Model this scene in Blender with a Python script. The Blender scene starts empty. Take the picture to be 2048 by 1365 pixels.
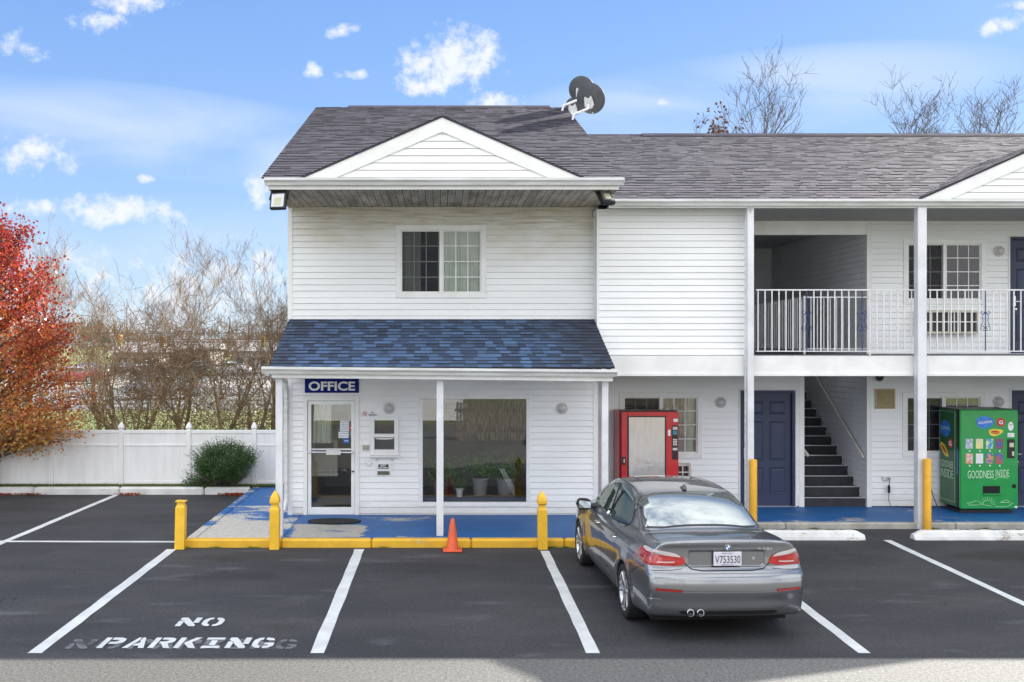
import bpy, math, random, numpy as np
from mathutils import Vector, Matrix
from mathutils.bvhtree import BVHTree
R = math.radians
random.seed(7)
scene = bpy.context.scene
col = scene.collection

# ------------------------------------------------------------------ camera
CAMH = 3.25
cd = bpy.data.cameras.new("camera")
cam = bpy.data.objects.new("camera", cd)
col.objects.link(cam)
cam.location = (0, 0, CAMH)
cam.rotation_euler = (R(90), 0, 0)
cd.sensor_width = 36
cd.lens = 2000 / 2048 * 36
cd.shift_x = (1024 - 880) / 2048
cd.shift_y = (690 - 682.5) / 2048
cd.clip_end = 3000
scene.camera = cam
scene.view_settings.view_transform = 'Standard'
scene.view_settings.look = 'None'
scene.view_settings.exposure = 1.70
scene.view_settings.gamma = 1

# ------------------------------------------------------------------ node helper
class NT:
    def __init__(s, nt):
        s.nt = nt
        nt.nodes.clear()
    def n(s, t, ins=None, **props):
        nd = s.nt.nodes.new(t)
        for k, v in props.items():
            setattr(nd, k, v)
        if ins:
            for k, v in ins.items():
                s.put(nd.inputs[k], v)
        return nd
    def put(s, sock, v):
        if isinstance(v, bpy.types.NodeSocket):
            s.nt.links.new(v, sock)
        else:
            if sock.type == 'RGBA' and hasattr(v, '__len__') and len(v) == 3:
                v = (*v, 1)
            sock.default_value = v
    def m(s, op, a, b=0.0, c=None, clamp=False):
        nd = s.n('ShaderNodeMath', operation=op, use_clamp=clamp)
        s.put(nd.inputs[0], a)
        s.put(nd.inputs[1], b)
        if c is not None:
            s.put(nd.inputs[2], c)
        return nd.outputs[0]
    def step(s, x, a, b, o0=0.0, o1=1.0):
        nd = s.n('ShaderNodeMapRange', interpolation_type='SMOOTHSTEP')
        s.put(nd.inputs[0], x)
        for i, v in enumerate((a, b, o0, o1)):
            s.put(nd.inputs[1 + i], v)
        return nd.outputs[0]
    def mix(s, f, a, b, blend='MIX'):
        nd = s.n('ShaderNodeMix', data_type='RGBA', blend_type=blend)
        s.put(nd.inputs[0], f)
        s.put(nd.inputs[6], a)
        s.put(nd.inputs[7], b)
        return nd.outputs[2]
    def noise(s, vec, scale, detail=4.0, rough=.55, dist=0.0):
        nd = s.n('ShaderNodeTexNoise')
        if vec is not None:
            s.put(nd.inputs['Vector'], vec)
        nd.inputs['Scale'].default_value = scale
        nd.inputs['Detail'].default_value = detail
        nd.inputs['Roughness'].default_value = rough
        nd.inputs['Distortion'].default_value = dist
        return nd.outputs['Fac']
    def scale(s, vec, sc):
        nd = s.n('ShaderNodeMapping')
        s.put(nd.inputs[0], vec)
        nd.inputs['Scale'].default_value = sc
        return nd.outputs[0]
    def xyz(s, vec):
        nd = s.n('ShaderNodeSeparateXYZ')
        s.put(nd.inputs[0], vec)
        return nd.outputs

# ------------------------------------------------------------------ world: daylight sky with clouds
SUN = Vector((1.1, 1.0, .807)).normalized()
SUN_EL = math.asin(SUN.z)
SUN_AZ = math.atan2(SUN.x, SUN.y)
world = bpy.data.worlds.new("World")
scene.world = world
world.use_nodes = True
w = NT(world.node_tree)
sky = w.n('ShaderNodeTexSky', sky_type='NISHITA', sun_disc=False, sun_elevation=SUN_EL,
          sun_rotation=SUN_AZ, altitude=50, air_density=1.0, dust_density=.4, ozone_density=3.0)
tc = w.n('ShaderNodeTexCoord')
dirv = tc.outputs['Generated']
x, y, z = w.xyz(dirv)
el = w.m('MAXIMUM', z, 0.0)
# base blue: a share of the sky model over a clear blue that pales towards the horizon
clear = w.n('ShaderNodeValToRGB')
w.put(clear.inputs[0], el)
cr = clear.color_ramp
cr.elements[0].position = 0.0
cr.elements[0].color = (.80, .94, 1.10, 1)
cr.elements[1].position = 1.0
cr.elements[1].color = (.08, .22, .72, 1)
for p, c in ((.06, (.54, .78, 1.12)), (.14, (.36, .62, 1.10)), (.24, (.24, .50, 1.05)), (.36, (.13, .38, .98))):
    e = cr.elements.new(p)
    e.color = (*c, 1)
skyscaled = w.mix(1.0, sky.outputs[0], (.10, .10, .10), 'MULTIPLY')
clearscaled = w.mix(1.0, clear.outputs[0], (.25, .25, .25), 'MULTIPLY')
base = w.mix(.10, w.mix(.12, clearscaled, skyscaled), (.24, .29, .36))
# clouds, by direction
yy = w.m('MAXIMUM', y, .02)
u = w.m('DIVIDE', x, yy)
v = w.m('DIVIDE', z, yy)
front = w.step(y, .05, .25)
cmb = w.n('ShaderNodeCombineXYZ', {0: u, 1: v, 2: 0.0})
n1 = w.noise(cmb.outputs[0], 9.0, 8.0, .62)
n2 = w.noise(cmb.outputs[0], 48.0, 6.0, .65)
nz = w.m('ADD', w.m('MULTIPLY', w.m('SUBTRACT', n1, .5), 4.2), w.m('MULTIPLY', w.m('SUBTRACT', n2, .5), 4.0))
def blob(px, py, rx, ry, amp=1.0, tilt=0.0):
    cu, cv = (px - 880) / 2000, (690 - py) / 2000
    du = w.m('SUBTRACT', u, cu)
    dv = w.m('SUBTRACT', v, cv)
    if tilt:
        dv = w.m('SUBTRACT', dv, w.m('MULTIPLY', du, tilt))
    a = w.m('POWER', w.m('ABSOLUTE', w.m('DIVIDE', du, rx / 2000)), 2.0)
    b = w.m('POWER', w.m('ABSOLUTE', w.m('DIVIDE', dv, ry / 2000)), 2.0)
    return w.m('MULTIPLY', w.m('SUBTRACT', 1.0, w.m('ADD', a, b)), amp)
blobs = [blob(900, 125, 110, 72), blob(850, 170, 95, 30, .9), blob(950, 130, 60, 50), blob(995, 205, 62, 26),
         blob(55, 310, 95, 48), blob(250, 425, 125, 34), blob(345, 440, 34, 30), blob(190, 45, 62, 24, .8), blob(270, 0, 85, 30),
         blob(625, 140, 18, 16, .9), blob(685, 62, 34, 14, .8, .25), blob(705, 150, 30, 11, .7), blob(520, 375, 30, 40, .9),
         blob(2015, 45, 62, 18, .9, .3), blob(60, 415, 110, 20, .8), blob(40, 95, 60, 30, .7), blob(1320, 205, 20, 7, .7), blob(290, 357, 18, 9, .7),
         blob(330, 560, 300, 60, .55), blob(2040, 10, 40, 12, .8)]
acc = blobs[0]
for b in blobs[1:]:
    acc = w.m('MAXIMUM', acc, b)
acc = w.m('MAXIMUM', acc, -1.2)
fcloud = w.m('MULTIPLY', w.step(w.m('ADD', acc, nz), -.15, 1.35), front)
# thin veil stretched across the left and right of the sky
warp = w.scale(cmb.outputs[0], (2.0, 7.0, 1.0))
veil = w.noise(warp, 1.6, 5.0, .5, .6)
band = w.m('MAXIMUM', blob(330, 265, 560, 95, 1.0, -.13), blob(1500, 190, 560, 90, .9, .12))
band = w.m('MAXIMUM', band, blob(300, 470, 500, 80, .6))
band = w.m('MAXIMUM', band, 0.0)
veilm = w.m('MULTIPLY', w.m('MULTIPLY', w.m('POWER', band, .7), w.step(veil, .30, .72)), w.m('MULTIPLY', front, .85))
# unseen bright cloud banks behind and overhead, added to fill the shaded front
bn = w.noise(dirv, 2.4, 7.0, .6)
back = w.m('MAXIMUM', w.step(y, .15, -.35), w.step(z, .62, .82))
bcloud = w.m('MULTIPLY', w.step(bn, .36, .58), back)
cloudcol = (.30, .31, .33)
bright = w.n('ShaderNodeMixRGB')
backcol = (.80, .80, .80)
c1 = w.mix(veilm, base, (.23, .265, .33))
c2 = w.mix(w.m('MULTIPLY', fcloud, .93), c1, cloudcol)
c3 = w.mix(bcloud, c2, backcol)
# below the horizon: dull ground colour
c4 = w.mix(w.step(z, -.02, -.001), (.05, .05, .05), c3)
bg = w.n('ShaderNodeBackground', {'Color': c4, 'Strength': 1.0})
wo = w.n('ShaderNodeOutputWorld', {'Surface': bg.outputs[0]})

sd = bpy.data.lights.new("sun", 'SUN')
sd.energy = 4.2
sd.angle = R(.53)
sd.color = (1.0, .95, .87)
sun = bpy.data.objects.new("sun", sd)
col.objects.link(sun)
sun.rotation_euler = SUN.to_track_quat('Z', 'Y').to_euler()
sun.location = (30, 30, 30)

# ------------------------------------------------------------------ mesh helpers
def wloc(o):
    v = Vector((0, 0, 0))
    while o is not None:
        v += o.location
        o = o.parent
    return v

class MB:
    def __init__(s):
        s.v, s.f, s.mi, s.fa = [], [], [], []
        s.cur = 0
        s.att = 0.0
    def face(s, pts, rev=False):
        b = len(s.v)
        s.v.extend([tuple(p) for p in pts])
        idx = list(range(b, b + len(pts)))
        if rev:
            idx.reverse()
        s.f.append(idx)
        s.mi.append(s.cur)
        s.fa.append(s.att)
    def add(s, verts, faces):
        b = len(s.v)
        s.v.extend([tuple(p) for p in verts])
        for f in faces:
            s.f.append([i + b for i in f])
            s.mi.append(s.cur)
            s.fa.append(s.att)
    def box(s, x0, x1, y0, y1, z0, z1):
        x0, x1 = min(x0, x1), max(x0, x1)
        y0, y1 = min(y0, y1), max(y0, y1)
        z0, z1 = min(z0, z1), max(z0, z1)
        P = [(x0, y0, z0), (x1, y0, z0), (x1, y1, z0), (x0, y1, z0), (x0, y0, z1), (x1, y0, z1), (x1, y1, z1), (x0, y1, z1)]
        s.add(P, [(0, 3, 2, 1), (4, 5, 6, 7), (0, 1, 5, 4), (1, 2, 6, 5), (2, 3, 7, 6), (3, 0, 4, 7)])
        return s
    def bbox(s, x0, x1, y0, y1, z0, z1, b=.008):
        """box with chamfered edges"""
        x0, x1 = min(x0, x1), max(x0, x1)
        y0, y1 = min(y0, y1), max(y0, y1)
        z0, z1 = min(z0, z1), max(z0, z1)
        b = min(b, (x1 - x0) * .45, (y1 - y0) * .45, (z1 - z0) * .45)
        V = {}
        vs = []
        for i, (X, sx) in enumerate(((x0, 1), (x1, -1))):
            for j, (Y, sy) in enumerate(((y0, 1), (y1, -1))):
                for k, (Z, sz) in enumerate(((z0, 1), (z1, -1))):
                    V[i, j, k, 0] = len(vs); vs.append((X, Y + sy * b, Z + sz * b))
                    V[i, j, k, 1] = len(vs); vs.append((X + sx * b, Y, Z + sz * b))
                    V[i, j, k, 2] = len(vs); vs.append((X + sx * b, Y + sy * b, Z))
        F = []
        for i in (0, 1):
            q = [V[i, 0, 0, 0], V[i, 1, 0, 0], V[i, 1, 1, 0], V[i, 0, 1, 0]]
            F.append(q if i else q[::-1])
            q = [V[0, i, 0, 1], V[1, i, 0, 1], V[1, i, 1, 1], V[0, i, 1, 1]]
            F.append(q[::-1] if i else q)
            q = [V[0, 0, i, 2], V[1, 0, i, 2], V[1, 1, i, 2], V[0, 1, i, 2]]
            F.append(q if i else q[::-1])
        for i in (0, 1):
            for j in (0, 1):
                F.append([V[i, j, 0, 0], V[i, j, 1, 0], V[i, j, 1, 1], V[i, j, 0, 1]])
                F.append([V[i, 0, j, 0], V[i, 1, j, 0], V[i, 1, j, 2], V[i, 0, j, 2]])
                F.append([V[0, i, j, 1], V[1, i, j, 1], V[1, i, j, 2], V[0, i, j, 2]])
                for k in (0, 1):
                    F.append([V[i, j, k, 0], V[i, j, k, 1], V[i, j, k, 2]])
        s.add(vs, F)
        return s
    def prism(s, poly, axis, a0, a1):
        """extrude a 2D polygon along axis ('x': poly=(y,z), 'y': poly=(x,z), 'z': poly=(x,y))"""
        def P(p, a):
            return {'x': (a, p[0], p[1]), 'y': (p[0], a, p[1]), 'z': (p[0], p[1], a)}[axis]
        n = len(poly)
        vs = [P(p, a0) for p in poly] + [P(p, a1) for p in poly]
        fs = [list(range(n))[::-1], list(range(n, 2 * n))]
        for i in range(n):
            j = (i + 1) % n
            fs.append([i, j, n + j, n + i])
        s.add(vs, fs)
        return s
    def tube(s, pts, rad, n=8, cap=True):
        pts = [Vector(p) for p in pts]
        if not hasattr(rad, '__len__'):
            rad = [rad] * len(pts)
        b = len(s.v)
        prev = None
        for i, p in enumerate(pts):
            if i == 0:
                t = pts[1] - pts[0]
            elif i == len(pts) - 1:
                t = pts[-1] - pts[-2]
            else:
                t = pts[i + 1] - pts[i - 1]
            if t.length < 1e-9:
                t = Vector((0, 0, 1))
            t.normalize()
            if prev is None:
                a = Vector((0, 0, 1)) if abs(t.z) < .9 else Vector((1, 0, 0))
                prev = t.cross(a).normalized()
            e = (prev - t * prev.dot(t))
            if e.length < 1e-6:
                e = t.orthogonal()
            e.normalize()
            prev = e
            g = t.cross(e)
            for k in range(n):
                an = 2 * math.pi * k / n
                q = p + (e * math.cos(an) + g * math.sin(an)) * rad[i]
                s.v.append(tuple(q))
        for i in range(len(pts) - 1):
            for k in range(n):
                k2 = (k + 1) % n
                s.f.append([b + i * n + k, b + i * n + k2, b + (i + 1) * n + k2, b + (i + 1) * n + k])
                s.mi.append(s.cur); s.fa.append(s.att)
        if cap:
            s.f.append([b + k for k in range(n)][::-1]); s.mi.append(s.cur); s.fa.append(s.att)
            e0 = b + (len(pts) - 1) * n
            s.f.append([e0 + k for k in range(n)]); s.mi.append(s.cur); s.fa.append(s.att)
        return s
    def lathe(s, prof, n=24, c=(0, 0, 0), axis='z', a0=0, a1=2 * math.pi):
        """prof: list of (r, h)"""
        full = abs(a1 - a0 - 2 * math.pi) < 1e-6
        m = n if full else n + 1
        b = len(s.v)
        for (r, h) in prof:
            for k in range(m):
                an = a0 + (a1 - a0) * k / n
                ca, sa = math.cos(an) * r, math.sin(an) * r
                if axis == 'z':
                    q = (c[0] + ca, c[1] + sa, c[2] + h)
                elif axis == 'y':
                    q = (c[0] + ca, c[1] + h, c[2] + sa)
                else:
                    q = (c[0] + h, c[1] + ca, c[2] + sa)
                s.v.append(q)
        for i in range(len(prof) - 1):
            for k in range(n):
                k2 = (k + 1) % m
                s.f.append([b + i * m + k, b + i * m + k2, b + (i + 1) * m + k2, b + (i + 1) * m + k])
                s.mi.append(s.cur); s.fa.append(s.att)
        return s
    def xform(s, M, start=0):
        for i in range(start, len(s.v)):
            s.v[i] = tuple(M @ Vector(s.v[i]))
        return s
    def build(s, name, mats, parent=None, smooth=False, local=False, label=None, normals=None, recalc=False):
        me = bpy.data.meshes.new(name)
        if parent is not None and not local:
            o = wloc(parent)
            vs = [(a - o.x, b - o.y, c - o.z) for a, b, c in s.v]
        else:
            vs = s.v
        me.from_pydata(vs, [], s.f)
        if not isinstance(mats, (list, tuple)):
            mats = [mats]
        for mt in mats:
            me.materials.append(mt)
        if len(mats) > 1:
            me.polygons.foreach_set('material_index', s.mi)
        if any(s.fa):
            at = me.attributes.new('tab', 'FLOAT', 'FACE')
            at.data.foreach_set('value', s.fa)
        if smooth:
            me.polygons.foreach_set('use_smooth', [True] * len(s.f))
            if smooth == 'auto':
                try:
                    me.set_sharp_from_angle(angle=R(38))
                except Exception:
                    pass
        me.validate()
        me.update()
        if recalc:
            import bmesh
            bm = bmesh.new(); bm.from_mesh(me)
            bmesh.ops.recalc_face_normals(bm, faces=bm.faces)
            bm.to_mesh(me); bm.free()
        ob = bpy.data.objects.new(name, me)
        if parent is not None:
            ob.parent = parent
        if label:
            ob['label'] = label
        col.objects.link(ob)
        return ob

def thing(name, label, cat, loc=(0, 0, 0), group=None):
    o = bpy.data.objects.new(name, None)
    o.empty_display_size = .2
    o.location = loc
    o['label'] = label
    o['category'] = cat
    if group:
        o['group'] = group
    col.objects.link(o)
    return o
def tag(o, label, cat, group=None, kind=None):
    o['label'] = label
    o['category'] = cat
    if group:
        o['group'] = group
    if kind:
        o['kind'] = kind
    return o
def struct(o):
    o['kind'] = 'structure'
    return o
def dup(root, loc=None, rotz=None, label=None, group=None):
    r = root.copy(); col.objects.link(r)
    if loc is not None:
        r.location = loc
    if rotz is not None:
        r.rotation_euler = (0, 0, rotz)
    if label:
        r['label'] = label
    if group:
        r['group'] = group
    for ch in list(root.children):
        c = ch.copy(); col.objects.link(c); c.parent = r
        for g in list(ch.children):
            d = g.copy(); col.objects.link(d); d.parent = c
    return r

def W(px, d):                      # lateral position of something seen at column px and d metres out
    return (px - 880) / 2000 * d
def Z(py, d):                      # its height
    return CAMH - (py - 690) / 2000 * d

def text_geo(s, bold=0.0):
    cu = bpy.data.curves.new('t', 'FONT')
    cu.body = s
    cu.offset = bold
    cu.resolution_u = 4
    ob = bpy.data.objects.new('t', cu)
    col.objects.link(ob)
    dg = bpy.context.evaluated_depsgraph_get()
    me = bpy.data.meshes.new_from_object(ob.evaluated_get(dg))
    vs = [tuple(v.co) for v in me.vertices]
    fs = [list(p.vertices) for p in me.polygons]
    bpy.data.objects.remove(ob); bpy.data.curves.remove(cu); bpy.data.meshes.remove(me)
    return vs, fs
def text(mb, s, o, ux, uy, wdt, hgt, bold=0.0, lift=0.0):
    """fit s in a wdt x hgt box whose lower left is o, along ux / uy"""
    vs, fs = text_geo(s, bold)
    if not vs:
        return
    xs = [p[0] for p in vs]; ys = [p[1] for p in vs]
    sx = wdt / max(1e-6, max(xs) - min(xs)); sy = hgt / max(1e-6, max(ys) - min(ys))
    ux, uy, o = Vector(ux), Vector(uy), Vector(o)
    nn = ux.cross(uy).normalized()
    out = [o + ux * ((p[0] - min(xs)) * sx) + uy * ((p[1] - min(ys)) * sy) + nn * lift for p in vs]
    mb.add(out, fs)

# ------------------------------------------------------------------ materials
MATS = {}
def mat(name, c=(.5, .5, .5), rough=.5, metal=0.0, c2=None, vs=4.0, lo=.35, hi=.65, bump=0.0, bs=60.0, coat=0.0, spec=.5,
        stretch=None, fine=0.0, fs=90.0, trans=0.0, rvar=0.0):
    m = bpy.data.materials.new(name)
    m.use_nodes = True
    t = NT(m.node_tree)
    tcn = t.n('ShaderNodeTexCoord').outputs['Object']
    vec = t.scale(tcn, stretch) if stretch else tcn
    nf = t.noise(vec, vs, 5.0)
    f = t.step(nf, lo, hi)
    if c2 is None:
        c2 = tuple(a * .9 for a in c)
    cc = t.mix(f, c, c2)
    if fine:
        ff = t.noise(tcn, fs, 2.0, .6)
        k = t.m('ADD', 1.0 - fine, t.m('MULTIPLY', ff, fine * 2))
        g = t.n('ShaderNodeCombineXYZ', {0: k, 1: k, 2: k}).outputs[0]
        cc = t.mix(1.0, cc, g, 'MULTIPLY')
    ins = {'Base Color': cc, 'Metallic': metal, 'Coat Weight': coat, 'Coat Roughness': .04,
           'Specular IOR Level': spec}
    ins['Roughness'] = t.m('ADD', rough, t.m('MULTIPLY', t.m('SUBTRACT', nf, .5), rvar)) if rvar else rough
    if bump:
        bn_ = t.noise(tcn, bs, 4.0, .6)
        bnode = t.n('ShaderNodeBump', {'Height': bn_, 'Strength': 1.0, 'Distance': bump})
        ins['Normal'] = bnode.outputs[0]
    b_ = t.n('ShaderNodeBsdfPrincipled', ins)
    t.n('ShaderNodeOutputMaterial', {'Surface': b_.outputs[0]})
    MATS[name] = m
    return m

def glass_mat(name, tint=(.9, .95, .93), refl=.30, rough=.01, wob=.0):
    m = bpy.data.materials.new(name)
    m.use_nodes = True
    t = NT(m.node_tree)
    tr = t.n('ShaderNodeBsdfTransparent', {'Color': tint})
    gi = {'Roughness': rough, 'Color': (1, 1, 1)}
    if wob:
        tcn = t.n('ShaderNodeTexCoord').outputs['Object']
        hn = t.noise(tcn, 1.3, 2.0)
        gi['Normal'] = t.n('ShaderNodeBump', {'Height': hn, 'Strength': 1.0, 'Distance': wob}).outputs[0]
    gl = t.n('ShaderNodeBsdfGlossy', gi)
    lw = t.n('ShaderNodeFresnel', {'IOR': 1.5})
    f = t.m('ADD', refl, lw.outputs[0], clamp=True)
    mx = t.n('ShaderNodeMixShader', {0: f, 1: tr.outputs[0], 2: gl.outputs[0]})
    t.n('ShaderNodeOutputMaterial', {'Surface': mx.outputs[0]})
    return m

M_edge = mat('shingle_edge', (.035, .035, .045), .95)  # black asphalt butts; the shadow gap under each course is in this colour
M_white = mat('white_vinyl', (.84, .84, .84), .45, c2=(.80, .80, .80), vs=2.0)
M_trim = mat('white_trim', (.82, .82, .81), .4, c2=(.75, .75, .73), vs=3.0, bump=.0006)
M_gutter = mat('gutter_metal', (.70, .71, .71), .35, c2=(.56, .56, .54), vs=2.5, stretch=(.6, 2, 6), spec=.6)
M_post = mat('post_paint', (.72, .73, .76), .4, c2=(.62, .63, .66), vs=3.0)

def siding_mat(name, grime=False, tone=(.84, .845, .85)):
    m = bpy.data.materials.new(name); m.use_nodes = True
    t = NT(m.node_tree)
    gp = t.n('ShaderNodeNewGeometry').outputs['Position']
    X, Y, Zz = t.xyz(gp)
    n0 = t.noise(t.scale(gp, (.5, .5, 2.0)), 1.3, 5.0)
    c = t.mix(t.step(n0, .35, .7), tone, (tone[0] * .93, tone[1] * .93, tone[2] * .92))
    n3 = t.noise(t.scale(gp, (2.0, 2.0, 9.0)), 2.2, 6.0, .65)
    c = t.mix(t.m('MULTIPLY', t.step(n3, .55, .8), .12), c, (.52, .47, .38))
    low = t.m('MULTIPLY', t.step(t.m('ADD', Zz, t.m('MULTIPLY', n3, .5)), .72, .38), .38)
    c = t.mix(low, c, (.42, .38, .30))
    if grime:
        nn = t.noise(t.scale(gp, (.8, 1, 1.6)), 1.6, 5.0, .6)
        hgt = t.step(t.m('ADD', Zz, t.m('MULTIPLY', t.m('SUBTRACT', nn, .5), 1.8)), 4.7, 5.9)
        c = t.mix(t.m('MULTIPLY', hgt, .62), c, (.58, .50, .36))
        n4 = t.noise(t.scale(gp, (.5, 1, 10.0)), 2.5, 5.0, .7)
        top = t.m('MULTIPLY', t.step(Zz, 5.2, 5.5), t.step(n4, .46, .66))
        c = t.mix(t.m('MULTIPLY', top, .55), c, (.36, .29, .18))
    bs = t.n('ShaderNodeBsdfPrincipled', {'Base Color': c, 'Roughness': .45})
    t.n('ShaderNodeOutputMaterial', {'Surface': bs.outputs[0]})
    return m
M_siding = siding_mat('white_siding')
M_siding_grimy = siding_mat('weathered_siding', True)

def soffit_mat():
    m = bpy.data.materials.new('stained_soffit'); m.use_nodes = True
    t = NT(m.node_tree)
    gp = t.n('ShaderNodeNewGeometry').outputs['Position']
    n0 = t.noise(t.scale(gp, (3.0, .5, 1)), 2.2, 6.0, .65)
    c = t.mix(t.step(n0, .3, .7), (.60, .54, .44), (.26, .22, .17))
    n2 = t.noise(t.scale(gp, (7.0, .9, 1)), 5.0, 4.0, .6)
    c = t.mix(t.m('MULTIPLY', t.step(n2, .45, .75), .5), c, (.07, .06, .05))
    X, Y, Zz = t.xyz(gp)
    fr = t.m('FRACT', t.m('MULTIPLY', X, 8.0))
    c = t.mix(t.m('LESS_THAN', fr, .1), c, (.06, .055, .05))
    bs = t.n('ShaderNodeBsdfPrincipled', {'Base Color': c, 'Roughness': .7})
    t.n('ShaderNodeOutputMaterial', {'Surface': bs.outputs[0]})
    return m
M_soffit = soffit_mat()
M_soffit2 = mat('grey_soffit', (.40, .40, .40), .7, c2=(.30, .30, .31), vs=6, stretch=(8, .5, 1))

def shingle_mat(name, ca, cb, cc_, streak=(.05, .05, .06), blue=None):
    m = bpy.data.materials.new(name); m.use_nodes = True
    t = NT(m.node_tree)
    at = t.n('ShaderNodeAttribute', attribute_name='tab').outputs['Fac']
    gp = t.n('ShaderNodeNewGeometry').outputs['Position']
    ramp = t.n('ShaderNodeValToRGB')
    t.put(ramp.inputs[0], at)
    r = ramp.color_ramp
    r.elements[0].position = .0; r.elements[0].color = (*ca, 1)
    r.elements[1].position = 1.; r.elements[1].color = (*cc_, 1)
    e = r.elements.new(.5); e.color = (*cb, 1)
    c = ramp.outputs[0]
    n0 = t.noise(t.scale(gp, (.9, .5, .5)), 1.2, 5.0, .6)
    c = t.mix(t.m('MULTIPLY', t.step(n0, .4, .7), .5), c, streak)
    if blue:
        X, Y, Zz = t.xyz(gp)
        edge = t.m('ADD', t.m('ABSOLUTE', t.m('SUBTRACT', X, -.1)), t.m('MULTIPLY', t.m('SUBTRACT', n0, .5), 1.6))
        c = t.mix(t.m('MULTIPLY', t.step(edge, 1.5, 2.9), .75), c, blue)
    gr = t.noise(gp, 180.0, 2.0, .7)
    k = t.m('ADD', .72, t.m('MULTIPLY', gr, .56))
    g = t.n('ShaderNodeCombineXYZ', {0: k, 1: k, 2: k}).outputs[0]
    c = t.mix(1.0, c, g, 'MULTIPLY')
    bp = t.n('ShaderNodeBump', {'Height': gr, 'Strength': .6, 'Distance': .003})
    bs = t.n('ShaderNodeBsdfPrincipled', {'Base Color': c, 'Roughness': .85, 'Normal': bp.outputs[0], 'Specular IOR Level': .25})
    t.n('ShaderNodeOutputMaterial', {'Surface': bs.outputs[0]})
    return m
M_shingle = shingle_mat('grey_shingles', (.040, .037, .052), (.064, .059, .078), (.098, .091, .118), (.046, .041, .054))
M_shingle_blue = shingle_mat('blue_shingles', (.042, .060, .098), (.068, .118, .215), (.105, .19, .35), (.060, .092, .155), blue=(.032, .034, .042))

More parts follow.
